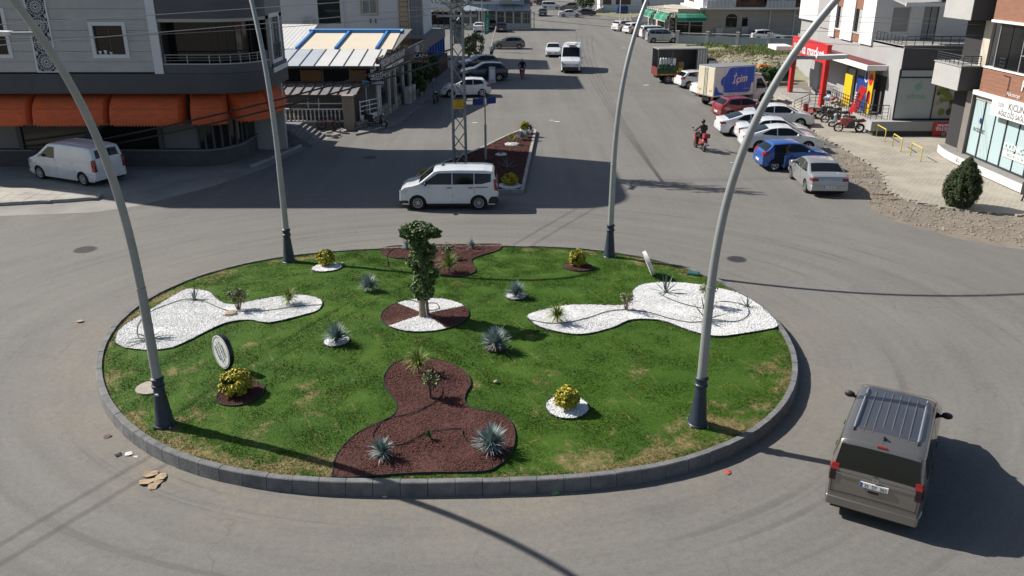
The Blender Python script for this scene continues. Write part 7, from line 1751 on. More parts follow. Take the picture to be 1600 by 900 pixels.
# printed fruit picture panel
fb(mk, Fm, 'picture_panel', mat('picture_backing', (.40,.39,.36), .4), 2.36, 4.35, 0, .03, 1.08, 3.6)
for i in range(34):
    mb = MB(); x, z = random.uniform(2.5, 4.2), random.uniform(1.5, 3.4); r = random.uniform(.10, .24); n = 9
    o = Fm(x, .034+.001*i, z); mb.add([(o.x+r*(.8+.4*random.random())*math.cos(6.283*k/n), o.y, o.z+r*(.8+.4*random.random())*math.sin(6.283*k/n)) for k in range(n)], [tuple(range(n))])
    bp(mk, mb, 'printed_fruit', [mat('print_olive', (.20,.21,.06), .4), mat('print_dark', (.07,.06,.04), .4), mat('print_tan', (.36,.30,.16), .4), mat('print_green', (.16,.22,.05), .4)][i % 4])
# street side: grey lower wall, canopy, white panels with window columns
wall(mk, Fx, 0, um(YM), .9, 5.45, [(um(61), um(58.2), .95, 3.4), (um(57.2), um(54.2), .95, 3.4), (um(66.5), um(62.5), .95, 3.4)], M_mgrey, .4, 'side_wall')
for a, b in ((61,58.2), (57.2,54.2), (66.5,62.5)): fb(mk, Fx, 'shop_interior', dark_void, um(a), um(b), -.45, -.4, .95, 3.4)
fb(mk, Fx, 'shop_door', M_film, um(61), um(59.8), -.2, -.15, .95, 3.2)
W_ = [(68.4,65.3,'g'), (65.3,64.3,'w'), (64.3,62.5,'b'), (62.5,60.9,'w'), (60.9,58.8,'b'), (58.8,57.2,'w')]
segs_ = [(65.2,64.1,'w'), (64.1,62.9,'b'), (62.9,60.7,'w'), (60.7,59.3,'b'), (59.3,57.2,'w')]
for a, b, k in segs_:
    if k == 'w': fb(mk, Fx, 'white_panel', M_mwh, um(a), um(b), 0, .14, 5.05, 9.6)
    else:
        fb(mk, Fx, 'terracotta_panel', M_brick, um(a), um(b), 0, .06, 5.1, 5.62); fb(mk, Fx, 'terracotta_panel', M_brick, um(a), um(b), 0, .06, 7.22, 9.6)
        fb(mk, Fx, 'window_sill', white_steel, um(a), um(b), 0, .12, 5.62, 5.70); fb(mk, Fx, 'pane', M_shopglass, um(a)+.05, um((a+b)/2)-.03, .0, .02, 5.7, 7.22); fb(mk, Fx, 'pane', mat('pale_blind', (.42,.42,.40), .5), um((a+b)/2)+.03, um(b)-.05, .0, .02, 5.7, 7.22); fb(mk, Fx, 'window_frame', white_steel, um((a+b)/2)-.04, um((a+b)/2)+.04, 0, .04, 5.7, 7.22)
fb(mk, Fx, 'upper_wall', M_mgrey, 0, um(57.28), -.25, -.02, 5.5, 9.6)
# terrace and the wall behind it
Ft = frame_of((XM, 57.2), (31, 57.2)); fb(mk, Ft, 'terrace_floor', concrete, 0, Ft.L, -.1, 4.6, 5.3, 5.42)
wall(mk, Ft, -.0, Ft.L, 5.42, 9.6, [(1.0, 2.2, 5.9, 7.5), (3.05, 4.0, 5.45, 7.6)], M_mwh, .3, 'terrace_wall')
window(mk, Ft, 1.0, 2.2, 5.9, 7.5, white_steel, mull=1); window(mk, Ft, 3.05, 4.0, 5.45, 7.6, rail_black, mull=2, glass=glass_green)
railing(mk, [(XM+.1, 57.0), (XM+.1, YM+.12), (31, YM+.12)], 5.45, .55, rail_black, .55, 3, .02)
fb(mk, Fm, 'coping', M_mgrey, -.05, Fm.L, -.32, .04, 5.45, 5.5); 
fb(mk, Fm, 'sign_box', mat('dark_sign_box', (.03,.03,.033), .5), -.1, 3.0, -1.0, -.6, 8.25, 9.4); ftext(mk, Fm, '0326 239 90 81', .28, M_let, 1.6, -.57, 8.45)
slab(mk, 'terrace_awning', M_mgrey, [Vector((XM-.1, 53.0, 7.85)), Vector((27.2, 53.0, 8.0)), Vector((27.2, 55.6, 8.25)), Vector((XM-.1, 55.6, 8.2))], .1); bp(mk, MB().box(XM-.14, 27.2, 52.92, 53.0, 7.72, 7.95), 'awning_edge', M_mwh)
bp(mk, MB().tube([(25.9, 53.2, 5.5), (25.9, 53.2, 7.8)], .05, 8), 'awning_post', rail_black); fb(mk, Ft, 'upper_overhang', M_mdark, 2.2, Ft.L, 2.6, 4.4, 8.0, 9.6)
bp(mk, MB().box(XM+.3, 31, 57.3, 68.4, 0, 9.6), 'core', M_mgrey); bp(mk, MB().box(XM+.3, 31, YM+.3, 57.2, .0, 5.3), 'core', M_mdark)
# canopy over the entrance
cp = thing('entrance_canopy', 'white edged canopy with a red top over the supermarket entrance', 'canopy', (22.5, 60, 4.0))
bp(cp, MB().box(22.55, XM-.02, 54.3, 68.0, 3.78, 4.1), 'canopy_body', M_mwh, bevel=.02); bp(cp, MB().box(22.7, XM-.06, 54.5, 67.8, 4.1, 4.13), 'canopy_top', M_tile); bp(cp, MB().box(20.6, 21.9, 67.2, 69.4, 3.8, 4.1), 'side_roof', M_mwh)
# red portal
po = thing('red_portal', 'red entrance portal carrying the white supermarket name', 'portal', (22.4, 64, .5)); Fp = frame_of((22.15, 68.2), (22.15, 60.5)); LP_ = Fp.L
fb(po, Fp, 'post', M_mred, 0, .5, -.3, .0, .5, 4.72); fb(po, Fp, 'post', M_mred, LP_-.5, LP_, -.3, .0, .5, 4.72); fb(po, Fp, 'beam', M_mred, .5, LP_-.5, -.3, -.002, 3.5, 4.72); fb(po, Fp, 'beam_top', M_mred, -.05, LP_+.05, -.32, .02, 4.72, 4.8)
ftext(po, Fp, 'elma market', 1.02, M_let, LP_*.53, .01, 4.05, sx=1.2, ext=.02, bold=.016)
mb = MB(); o = Fp(.72, .02, 4.1); mb.ell(o, .03, .26, .3); bp(po, mb, 'apple_logo', M_leafp, smooth=50)
# platform, steps, ramp
pf = bpy.data.objects.new('entrance_platform', None); col.objects.link(pf); pf.location = (22, 60, 0); tag(pf, 'raised concrete platform in front of the supermarket entrance', 'platform')
bp(pf, MB().box(21.3, XM-.01, 60.2, 70, 0, .5), 'slab', concrete); bp(pf, MB().box(22.7, XM-.02, 53.0, 60.19, 0, .9), 'slab', concrete)
M_stepw = mat('pale_step', (.42,.39,.34), .85, var=.3, vscale=2, bump=.3, coord='World')
for i in range(3): bp(pf, MB().box(21.3-.32*(3-i), 21.3-.32*(2-i), 60.6, 66.5, 0, .14*(i+1)), 'step', M_stepw)
for i in range(3): bp(pf, MB().box(20.6+.35*i, 22.6, 70+.5*(2-i), 70.5+.5*(2-i), 0, .14*(i+1)), 'step', M_stepw)
railing(pf, [(20.3,60.5,.05),(21.3,60.45,.5),(22.2,60.4,.5)], 0, .9, rail_black, .45, 4, .02); railing(pf, [(22.75,60.0,.9),(22.75,53.1,.9),(23.8,53.05,.9)], 0, .9, rail_black, .4, 4, .02, 'ramp_railing')
# banners and goods under the canopy
def flat_sign(name, label, cat, F, u0, u1, out, z0, z1, m, extra=None):
    t = thing(name, label, cat, F((u0+u1)/2, out, z0)); bp(t, fbox(MB(), F, u0, u1, out, out+.05, z0, z1), 'panel', m); return t
M_yel = mat('banner_yellow', (.72,.45,.01), .5); M_bbl = mat('banner_blue', (.01,.045,.22), .5)
Fq = frame_of((23.6, 59.0), (23.6, 54.0))
def disc(t, F, u, out, z, r, m, name, sz=1.0):
    mb = MB(); n = 20; mb.add([F(u+r*math.cos(6.283*i/n), out, z+r*sz*math.sin(6.283*i/n)) for i in range(n)], [tuple(range(n))]); bp(t, mb, name, m)
t = flat_sign('banner', 'yellow banner at the platform edge under the canopy', 'banner', Fq, -.4, .9, .3, .95, 3.0, M_yel)
t = flat_sign('banner', 'dark blue banner with a pale drop beside the yellow one', 'banner', Fq, 1.0, 2.1, .0, .95, 3.1, M_bbl); disc(t, Fq, 1.6, .056, 1.5, .22, mat('banner_cyan', (.03,.3,.55), .5), 'drop', 1.5)
t = flat_sign('banner', 'tall blue banner with round white emblems', 'banner', Fq, 2.3, 3.1, .1, .95, 3.9, M_bbl); disc(t, Fq, 2.7, .156, 3.2, .32, M_let, 'emblem', 1.3); disc(t, Fq, 2.7, .158, 3.2, .24, M_bbl, 'emblem_core', 1.3); disc(t, Fq, 2.7, .156, 2.2, .3, mat('banner_cyan', (.03,.3,.55), .5), 'lower_emblem')
t = flat_sign('banner', 'tall yellow and red banner nearest the corner', 'banner', Fq, 3.3, 4.1, .2, .95, 3.85, M_yel); disc(t, Fq, 3.7, .256, 3.1, .33, M_mred, 'emblem', 1.2); bp(t, fbox(MB(), Fq, 3.45, 3.95, .25, .256, 1.6, 2.3), 'lower_panel', M_mred)
t = thing('display_rack', 'slanted red and white display rack by the ramp railing', 'rack', Fq(3.3, .7, .8)); bp(t, MB().bar(Fq(3.0,.9,.8), Fq(3.5,.55,2.6), .12, .5), 'frame', M_mred)
for i in range(8): bp(t, MB().bar(Fq(2.75+i*.04,.8,.9+i*.18), Fq(3.05+i*.04,.85,.95+i*.18), .12, .1), 'white_item', M_let)
for i, (u, o, s, m_, lab, nm) in enumerate(((-1.3,1.0,.5,mat('blue_white_wrap', (.4,.5,.6), .4),'pale blue wrapped pack of bottles on the platform','bottle_pack'), (-.9,.6,.45,mat('pink_wrap', (.5,.15,.3), .4),'pink wrapped pack of goods by the red post','goods_pack'), (-2.3,.7,.6,black_plastic,'stack of black bags by the entrance','bag'), (-.2,.9,.45,mat('brown_wrap', (.2,.12,.08), .6),'brown sack in front of the yellow banner','sack'), (.4,.95,.4,mat('grey_wrap', (.3,.28,.25), .6),'grey sack in front of the yellow banner','sack'))):
    p = Fq(u, o, .92); mb = MB()
    for k in range(4): mb.ell((random.uniform(-.2,.2), random.uniform(-.2,.2), s*(.3+.25*k*.6)), s*.45, s*.4, s*.32, 9, 6)
    tag(mb.build(nm, m_, loc=p, smooth=60), lab, nm.replace('_', ' '))
for i, u in enumerate((-3.6, -3.2)):
    t = thing('trolley', ['wire trolley left by the supermarket door', 'second wire trolley left by the supermarket door'][i], 'trolley', Fq(u, .1, .9)); mb = MB()
    for z in (.4, .6, .8): mb.tube([(-.25,-.3,z),(.25,-.3,z),(.25,.3,z),(-.25,.3,z),(-.25,-.3,z)], .012, 5)
    for k in range(5): mb.bar((-.25+.125*k,-.3,.4), (-.25+.125*k,-.3,.8), .01); mb.bar((-.25+.125*k,.3,.4), (-.25+.125*k,.3,.8), .01)
    mb.build('basket', galv, t); mb = MB(); mb.bar((-.25,-.3,.1),(-.25,-.3,.95),.02); mb.bar((-.25,.3,.1),(-.25,.3,.95),.02); mb.bar((-.25,-.3,.95),(-.25,.3,.95),.03); mb.build('frame', galv, t)
# red board standing upside down against the plinth
t = thing('red_board', 'red supermarket board standing upside down against the plinth', 'board', Fm(3.0, .55, 0)); bp(t, fbox(MB(), Fm, 2.35, 3.65, .53, .60, 0, .95), 'panel', M_mred)
for s, sz, z in (('elma', .42, .50), ('market', .24, .74)): o = ftext(t, Fm, s, sz, M_let, 3.0, .604, z, sx=1.25, bold=.01); o.rotation_euler = (math.pi/2, math.pi, 0)
disc(t, Fm, 3.05, .604, .2, .13, M_leafp, 'apple_logo')

# ------------------------------------------------------------------ dental clinic
M_cl = mat('clinic_glass', (.42,.54,.56), .18, var=.05, vscale=.5, spec=.5); M_wslab = mat('white_slab', (.70,.69,.66), .7, var=.12, vscale=1.5); M_pil = mat('grey_pillar', (.21,.19,.175), .85, var=.2, vscale=2, bump=.3)
ck = thing('dental_clinic', 'curved clinic building with pale blue windows and terracotta bands', 'building', (27, 40, 0))
def cx_(y): return 24.5+max(0, (y-44.2))**2*.05 if y > 44.2 else 24.5+.012*max(0, 40-y)**2*.4     # facade line, curving back at its far end
ys = [47.2, 46.4, 45.3, 44.55, 43.5, 42.4, 41.3, 40.2, 39.1, 38.0, 36.9, 35.8, 34.7, 33.6, 32.0]
pts_ = [(cx_(y), y) for y in ys]
def strip(name, m, z0, z1, off, d=.3, y0=48, y1=30, **kw):
    P = [(cx_(y)-off, y) for y in np.linspace(y0, y1, 40)]; Q = [(x+d, y) for x, y in P]; mb = MB(); n = len(P)
    mb.add([(x,y,z0) for x,y in P]+[(x,y,z1) for x,y in P]+[(x,y,z0) for x,y in Q]+[(x,y,z1) for x,y in Q], [(i,i+1,n+i+1,n+i) for i in range(n-1)]+[(n+i,n+i+1,3*n+i+1,3*n+i) for i in range(n-1)]+[(2*n+i,i,i+1,2*n+i+1)[::-1] for i in range(n-1)]+[(0,n,3*n,2*n),(n-1,2*n-1+0,4*n-1,3*n-1)])
    return bp(ck, mb, name, m, smooth=40, **kw)
strip('base_slab', M_wslab, .12, .52, .62, 1.0, 47.2); strip('base_top', mat('grey_ledge', (.26,.25,.24), .8, var=.2, vscale=2), .52, .56, .60, .9, 47.15); strip('base_foot', M_pil, 0, .12, .35, .5, 47.0)
for i, (a, b) in enumerate(zip(pts_[3:], pts_[4:])):
    f2 = frame_of(a, b); fb(ck, f2, 'clinic_window', M_cl, .045, f2.L-.045, -.06, -.02, .66, 3.5); fb(ck, f2, 'mullion', rail_black, -.045 if i % 2 else -.02, .045 if i % 2 else .02, -.08, .02, .58, 3.55); fb(ck, f2, 'window_rail', rail_black, .02, f2.L-.02, -.07, .01, .56, .66)
f2 = frame_of((26.3, 47.6), pts_[2]); 
f2 = frame_of((24.9, 47.0), (24.75, 45.4)); fb(ck, f2, 'clinic_window', M_cl, .05, f2.L-.2, -.06, -.02, .66, 3.5); fb(ck, f2, 'window_rail', rail_black, 0, f2.L-.3, -.07, .01, .56, .66)
bp(ck, MB().box(24.35, 24.95, 44.62, 45.2, .5, 3.85), 'pillar', M_pil); strip('beam', mat('beige_beam', (.40,.38,.34), .8), 3.5, 3.75, .02, .3, 44.5)
strip('white_band', M_mwh, 3.75, 3.97, .22, .4, 44.6); strip('terracotta_band', M_brick, 3.97, 5.17, .12, .4, 44.2); strip('white_band', M_mwh, 5.17, 5.24, .18, .4, 44.2)
for z in (4.17, 4.37, 4.57, 4.77, 4.97): strip('panel_joint', mat('joint_brown', (.16,.07,.045), .8), z, z+.012, .1225, .01, 44.19)
for i, (a, b) in enumerate(zip(pts_[4:], pts_[5:])):
    f2 = frame_of(a, b); fb(ck, f2, 'upper_window', M_shopglass, .03, f2.L-.03, -.05, .0, 5.24, 7.4)
    if i % 2 == 0: fb(ck, f2, 'mullion', galv, -.03, .03, -.05, .03, 5.24, 7.4)
fb(ck, frame_of(pts_[6], pts_[7]), 'window_transom', galv, 0, 1.1, -.03, .02, 6.0, 6.05)
strip('white_band', M_mwh, 7.4, 7.52, .2, .4, 44.2); strip('terracotta_band', M_brick, 7.52, 9.4, .12, .4, 44.2)
bp(ck, MB().box(24.65, 25.3, 44.6, 45.3, 5.1, 7.4), 'upper_pillar', mat('cream_pillar', (.55,.50,.42), .8, var=.1, vscale=2)); bp(ck, MB().box(24.8, 32, 30, 47.4, .56, 9.4), 'core', mat('interior_dark', (.03,.03,.032), .9))
M_bal = mat('balcony_grey', (.42,.42,.41), .8, var=.12, vscale=1.5, bump=.15)
for z0, z1, nm in ((3.85, 5.08, 'balcony'), (7.42, 8.7, 'balcony')):
    bp(ck, MB().box(23.65, 25.1, 45.0, 47.9, z0, z1), nm, M_bal); bp(ck, MB().box(23.66, 25.1, 44.97, 45.0, z0, z1-.01), 'balcony_shade_face', M_mdark); bp(ck, MB().box(23.6, 25.12, 44.93, 47.95, z1, z1+.05), 'balcony_coping', M_mgrey)  # dark sheet on the near side: its shade put into the colour
railing(ck, [(23.72, 47.85), (23.72, 45.05), (25.1, 45.05)], 5.13, .48, rail_black, .5, 4, .02); railing(ck, [(24.62, 44.0), (24.45, 42.5)], 5.24, .5, rail_black, .5, 3, .02)
bp(ck, MB().box(25.1, 27, 45.3, 47.9, 3.85, 8.7), 'side_wall', M_mwh)
# clinic lettering
sg2 = thing('clinic_sign', 'white clinic board with grey letters under the terracotta band', 'sign', (24.3, 40, 3.1)); Fk = frame_of((24.18, 42.3), (24.18, 35.2)); bp(sg2, fbox(MB(), Fk, 0, 6.0, 0, .08, 3.08, 3.92), 'panel', plate_white)
M_ltg = mat('grey_letters', (.12,.12,.13), .5)
ftext(sg2, Fk, 'ÖZEL', .24, M_ltg, .85, .084, 3.66, align='CENTER'); ftext(sg2, Fk, 'K|CLINIC', .44, M_ltg, 2.4, .084, 3.68, bold=.006); ftext(sg2, Fk, 'AĞIZ DİŞ SAĞLIĞI', .32, M_ltg, 2.05, .084, 3.28, bold=.004)
Fg_ = frame_of((24.5, 44.5), (24.5, 36)); ftext(ck, Fg_, 'K CLINIC', .26, M_ltg, .85, .03, 2.0, bold=.004); ftext(ck, Fg_, 'K|CLINIC', .4, mat('white_vinyl', (.75,.76,.76), .5), 4.2, .04, 1.75, bold=.01); fb(ck, Fg_, 'phone_strip', mat('white_vinyl', (.75,.76,.76), .5), 3.4, 5.6, .02, .03, 1.22, 1.5); ftext(ck, Fg_, '0552 813 31 34', .22, M_ltg, 4.5, .034, 1.36)
disc(ck, Fg_, .85, .03, 2.5, .1, M_bbl, 'tooth_logo', 1.5); ftext(ck, frame_of((24.36,44),(24.36,36)), 'H', .7, M_let, 3.75, .03, 4.7, bold=.01); ftext(ck, frame_of((24.36,44),(24.36,36)), 'Psikoterapi', .26, M_let, 3.0, .03, 4.2)
bp(ck, MB().tube([(24.36,42.2,5.0),(24.34,41.6,5.0),(24.34,41.6,4.05)], .02, 6), 'conduit', rail_black)
bp(ck, MB().tube([(23.82,43.9,.25),(23.76,43.9,.36),(23.82,43.9,.47)], .03, 6), 'pipe_loop', galv)

# ------------------------------------------------------------------ right-hand pavement, dirt and small things
def brick_mat():
    m = bpy.data.materials.new('block_paving'); m.use_nodes = True; nt = m.node_tree; L = nt.links; b = nt.nodes['Principled BSDF']; geo = N(nt, 'ShaderNodeNewGeometry')
    mp = N(nt, 'ShaderNodeMapping'); mp.inputs['Rotation'].default_value = (0,0,R(8)); L.new(geo.outputs['Position'], mp.inputs['Vector'])
    br = N(nt, 'ShaderNodeTexBrick'); br.inputs['Scale'].default_value = 1; br.inputs['Brick Width'].default_value = .24; br.inputs['Row Height'].default_value = .24; br.offset = .5; br.inputs['Mortar Size'].default_value = .012
    br.inputs['Color1'].default_value = (.36,.33,.28,1); br.inputs['Color2'].default_value = (.30,.275,.235,1); br.inputs['Mortar'].default_value = (.16,.145,.12,1); L.new(mp.outputs[0], br.inputs['Vector'])
    nz = N(nt, 'ShaderNodeTexNoise'); nz.inputs['Scale'].default_value = .5; nz.inputs['Detail'].default_value = 7; L.new(geo.outputs['Position'], nz.inputs['Vector'])
    rm = N(nt, 'ShaderNodeMapRange'); rm.inputs[1].default_value = .42; rm.inputs[2].default_value = .62; rm.inputs[4].default_value = .85; L.new(nz.outputs[0], rm.inputs[0])
    mx = N(nt, 'ShaderNodeMix', data_type='RGBA'); mx.inputs[7].default_value = (.38,.345,.285,1); L.new(rm.outputs[0], mx.inputs[0]); L.new(br.outputs[0], mx.inputs[6]); L.new(mx.outputs[2], b.inputs['Base Color']); b.inputs['Roughness'].default_value = .9
    bp_ = N(nt, 'ShaderNodeBump'); bp_.inputs['Strength'].default_value = .6; bp_.inputs['Distance'].default_value = .01; L.new(br.outputs['Fac'], bp_.inputs['Height']); bp_.invert = True; L.new(bp_.outputs[0], b.inputs['Normal']); return m
pvp = [tuple(g(*p)[:2]) for p in [(1256,192),(1282,213),(1310,228),(1345,248),(1372,266),(1383,278),(1386,296),(1410,310),(1445,320),(1500,330),(1600,338),(1900,352)]]+[(31,46),(31,52.4),(22.6,52.4),(22.6,60),(20.4,60),(18.9,61)]
pvo = bpy.data.objects.new('pavement', None); col.objects.link(pvo); pvo['kind'] = 'structure'; pvo.location = (pvp[0][0], pvp[0][1], 0)
bp(pvo, MB().prism(pvp, 0, .07), 'paving', brick_mat())
edge = smooth_open([Vector((p[0], p[1], 0)) for p in pvp[:12]], 10)
d = 0
for a, b in zip(edge, edge[1:]):
    n_ = max(1, int((b-a).length/.3))
    for i in range(n_):
        if random.random() < .25: continue
        p = a.lerp(b, (i+.5)/n_)+Vector((random.uniform(-.12,.12), random.uniform(-.12,.12), 0)); s = random.uniform(.16,.26)
        if p.x > 26: continue
        mb = MB(); mb.box(-s/2, s/2, -.09, .09, 0, random.uniform(.05,.10)); bp_o = mb.build('edge_block', M_paver, pvo, loc=p-pvo.location, rot=(random.uniform(-.1,.1), random.uniform(-.1,.1), math.atan2((b-a).y, (b-a).x)+random.uniform(-.5,.5)))
# rubble and gravel on the dirt strips
def rubble(name, label, poly, n, s0, s1, m, zf=lambda x, y: 0):
    P = np.array(poly); lo, hi = P.min(0), P.max(0); q = lo+rng.random((n*4, 2))*(hi-lo); q = q[in_poly(q, P)][:n]; n = len(q)
    sz = s0+rng.random(n)**7*(s1-s0); V = OCT[None]*(sz[:,None,None]*np.array([1.3,1,.6]))*(.7+.6*rng.random((n,6,1))); a = rng.random(n)*6.28; ca, sa = np.cos(a)[:,None], np.sin(a)[:,None]
    x, y, z = V[...,0]*ca-V[...,1]*sa, V[...,0]*sa+V[...,1]*ca, V[...,2]; zz = np.array([zf(*p) for p in q])+sz*.25
    V = np.stack([x+q[:,0:1], y+q[:,1:2], z+zz[:,None]], 2).reshape(-1,3); o = big_mesh(name, V, (OCF[None]+(np.arange(n)*6)[:,None,None]).reshape(-1,3), m); tag(o, label, 'rubble', kind='stuff'); return o
M_rub = mat('rubble_stone_bits', (.33,.285,.23), .9, var=.5, vscale=2.5, c2=(.18,.155,.125), coord='World')
dirt_poly = [tuple(g(*p)[:2]) for p in [(1300,235),(1345,250),(1380,285),(1390,305),(1440,322),(1600,342),(1600,386),(1450,360),(1380,338),(1340,300),(1315,262)]]
rubble('rubble', 'loose stones and grit on the dirt strip before the pavement', dirt_poly, 5500, .006, .075, M_rub); rubble('rubble', 'small pile of grey gravel beside the parked cars', [tuple(g(*p)[:2]) for p in [(1278,222),(1300,219),(1325,226),(1320,231),(1295,232)]], 900, .02, .07, mat('grey_gravel', (.22,.21,.20), .95, var=.4, vscale=6))
for i, (px, py, ln, a) in enumerate(((1378,304,.9,-10), (1395,312,.6,20), (1385,296,.4,5), (1415,308,.35,-30))):
    p = g(px, py, .03); tag(MB().box(-ln/2, ln/2, -.03, .03, 0, .03).build('plank', mat('old_timber', (.22,.14,.08), .9, var=.3, vscale=8), loc=p, rot=(0,0,R(a))), ['long broken timber batten on the dirt behind the silver car', 'shorter timber batten lying near the paving corner', 'timber scrap on the dirt beside the paving edge', 'timber scrap lying on the block paving corner'][i], 'plank')
# yellow hoops
M_yh = mat('yellow_hoop_paint', (.62,.50,.08), .5, var=.2, vscale=6)
for i, (a, b) in enumerate((((1369,213),(1382,221)), ((1394,228),(1407,237)), ((1422,243),(1438,252)))):
    p, q = g(*a, .07), g(*b, .07); t = thing('bicycle_hoop', ['yellow steel hoop nearest the motorbikes', 'middle one of the three yellow steel hoops', 'yellow steel hoop nearest the clinic'][i], 'hoop', (p+q)/2, 0, 'yellow steel hoops on the pavement'); d = (q-p)/2
    P = [-d, -d+Vector((0,0,.66)), -d*.94+Vector((0,0,.72)), d*.94+Vector((0,0,.72)), d+Vector((0,0,.66)), d]; MB().tube(P, .032, 8).build('hoop_tube', M_yh, t, smooth=50)
    for s in (-1, 1): MB().lathe([(.07,0),(.07,.012),(.035,.014)], 10, tuple(d*s)).build('base_plate', galv, t)
# conifer bush
b = g(1497, 324, .02); t = thing('conifer_bush', 'dense dark green conifer bush at the pavement edge', 'bush', b); PP, NN = [], []
for i in range(520):
    z = random.random()**.85; rmax = .86*((1-(abs(z-.36)/.64)**1.45) if z > .36 else .42+.58*(z/.36)**.6)**.8; a = random.uniform(0, 6.28); r = rmax*(.25+.68*random.random()**.5)
    c = np.array([r*math.cos(a)+.10*z, r*math.sin(a), .12+z*2.0]); w = rng.normal(size=(70,3)); w /= np.linalg.norm(w, axis=1)[:,None]; PP.append(c+w*np.array([.11,.11,.19])*(.4+.6*rng.random((70,1)))); NN.append(w*.4+np.array([math.cos(a), math.sin(a), .6]))
leaves_cloud(np.concatenate(PP), np.concatenate(NN), .032, 'foliage', M_conifer, t, aspect=2.6); MB().tube([(0,0,-.05),(0,0,1.6)], [.09,.03], 8).build('trunk', M_bark, t)
t = thing('sign_stand', 'dark leaning stand cut by the picture edge below the clinic', 'stand', g(1596, 314, .07)); MB().bar((0,0,0), (.15,0,.6), .06).build('leg', rail_black, t); MB().bar((.35,0,0), (.15,0,.6), .06).build('leg', rail_black, t); MB().bar((.02,.0,.3), (.02,.0,.9), .3, .03).build('panel', M_pil, t)
# ------------------------------------------------------------------ vacant lot, retaining wall
lot = [(20.6,79.5),(27.5,76.5),(31,80),(40,100),(40,110),(36,110.3),(22.6,115.6),(20.2,112),(19.3,100),(19.4,88)]
def lot_h(x, y):
    e = min(1, max(0, (x-20.2)/2.5))*min(1, max(0, (y-79)/4))*min(1, max(0, (113-y)/6))
    return e*(.25+.7*max(0, pnoise((x*.22, y*.16, 2)))+.25*pnoise((x*.8, y*.7, 5))+.9*math.exp(-((x-27)/3.0)**2-((y-88)/2.6)**2)+.5*math.exp(-((x-24.5)/1.6)**2-((y-92)/2)**2))
mb = MB(); nx, ny = 60, 70
for j in range(ny+1):
    for i in range(nx+1): x, y = 19+22*i/nx, 76+40*j/ny; mb.v.append((x, y, lot_h(x, y)+(.012 if in_poly(np.array([[x, y]]), lot)[0] else -.05)))
for j in range(ny):
    for i in range(nx):
        a = j*(nx+1)+i; c = np.array([[19+22*(i+.5)/nx, 76+40*(j+.5)/ny]])
        if in_poly(c, lot)[0]: mb.f.append((a, a+1, a+nx+2, a+nx+1)); mb.m.append(0)
M_lot = mat('lot_soil', (.33,.29,.235), .95, var=.6, vscale=.45, c2=(.13,.17,.05), bump=.9, bscale=5, coord='World')
tag(mb.build('terrain', M_lot, smooth=60), kind='structure')
rubble('rubble', 'heap of broken stones on the vacant lot behind the milk truck', [(22,84),(30.5,83),(31,91),(24,95),(21.5,93)], 4200, .03, .24, M_rub, lot_h)
M_weed = leafmat('weed_leaf', (.16,.22,.045), (.09,.13,.03)); M_weedd = leafmat('dry_weed_leaf', (.30,.26,.12), (.18,.16,.07))
def weeds(name, label, poly, n, h, m):
    V, F = [], []; P = np.array(poly); lo, hi = P.min(0), P.max(0); k = 0
    q = lo+rng.random((n*3, 2))*(hi-lo); q = q[in_poly(q, P)][:n]
    V = np.empty((len(q)*3, 3)); hh = h*(.5+rng.random(len(q))); a = rng.random(len(q))*6.28; z = np.array([lot_h(x, y) for x, y in q])
    V[0::3] = np.stack([q[:,0]-.05*np.cos(a), q[:,1]-.05*np.sin(a), z], 1); V[1::3] = np.stack([q[:,0]+.05*np.cos(a), q[:,1]+.05*np.sin(a), z], 1); V[2::3] = np.stack([q[:,0]+rng.normal(size=len(q))*.12, q[:,1]+rng.normal(size=len(q))*.12, z+hh], 1)
    tag(big_mesh(name, V, np.arange(len(q)*3).reshape(-1,3), m), label, 'weeds', kind='stuff')
weeds('weeds', 'green weeds covering the vacant lot towards the supermarket', [(27,93),(40,96),(41,110),(30,111),(26,104)], 14000, .26, M_weed); weeds('weeds', 'dry yellowish weeds on the edge of the vacant lot', [(30,80),(40,94),(40,104),(29,98)], 9000, .26, M_weedd); weeds('weeds', 'low green weeds at the corner of the vacant lot by the wall', [(22,104),(28,104),(27,110),(22.5,112)], 2500, .25, M_weed); weeds('weeds', 'sparse weeds along the stone heap', [(21,94),(27,93),(28,101),(21,103)], 2500, .25, M_weedd)
for i, (px, py, r, h_) in enumerate(((1192,128,1.0,1.3), (1205,126,1.0,1.2), (1220,122,.8,1.1))):
    p = g(px, py, .2); t = thing('hedge_bush', ['dark green bush beside the truck cab', 'dark green bush in the middle of three by the steps', 'dark green bush next to the green bin'][i], 'bush', p); P_, N_ = clumpy((0,0,h_*.5), (r, r*.8, h_*.5), 1800, 50, .33); leaves_cloud(P_, N_, .12, 'foliage', M_dkgreen, t); MB().tube([(0,0,-.2),(0,0,h_*.6)], .05, 6).build('stem', M_bark, t)
t = thing('waste_bin', 'dark green waste bin at the edge of the vacant lot', 'bin', g(1224, 124, .1), R(20)); MB().hexa([(-.4,-.35,0),(.4,-.35,0),(.4,.35,0),(-.4,.35,0),(-.5,-.42,1.0),(.5,-.42,1.0),(.5,.42,1.0),(-.5,.42,1.0)]).build('body', mat('bin_green', (.01,.06,.03), .5), t, bevel=.02); MB().box(-.53,.53,-.45,.45,1.0,1.1).build('lid', mat('bin_green', (.01,.06,.03), .5), t, bevel=.03)
t = thing('orange_crate', 'orange crate lying on the stone heap', 'crate', (24.6, 83.5, lot_h(24.6, 83.5)+.05), R(15)); MB().box(-.5,.5,-.35,.35,0,.08).build('floor', tail_orange, t)
for a in ((-.5,-.44,-.35,.35), (.44,.5,-.35,.35), (-.44,.44,-.35,-.3), (-.44,.44,.3,.35)): MB().box(*a, .08, .55).build('side', tail_orange, t)
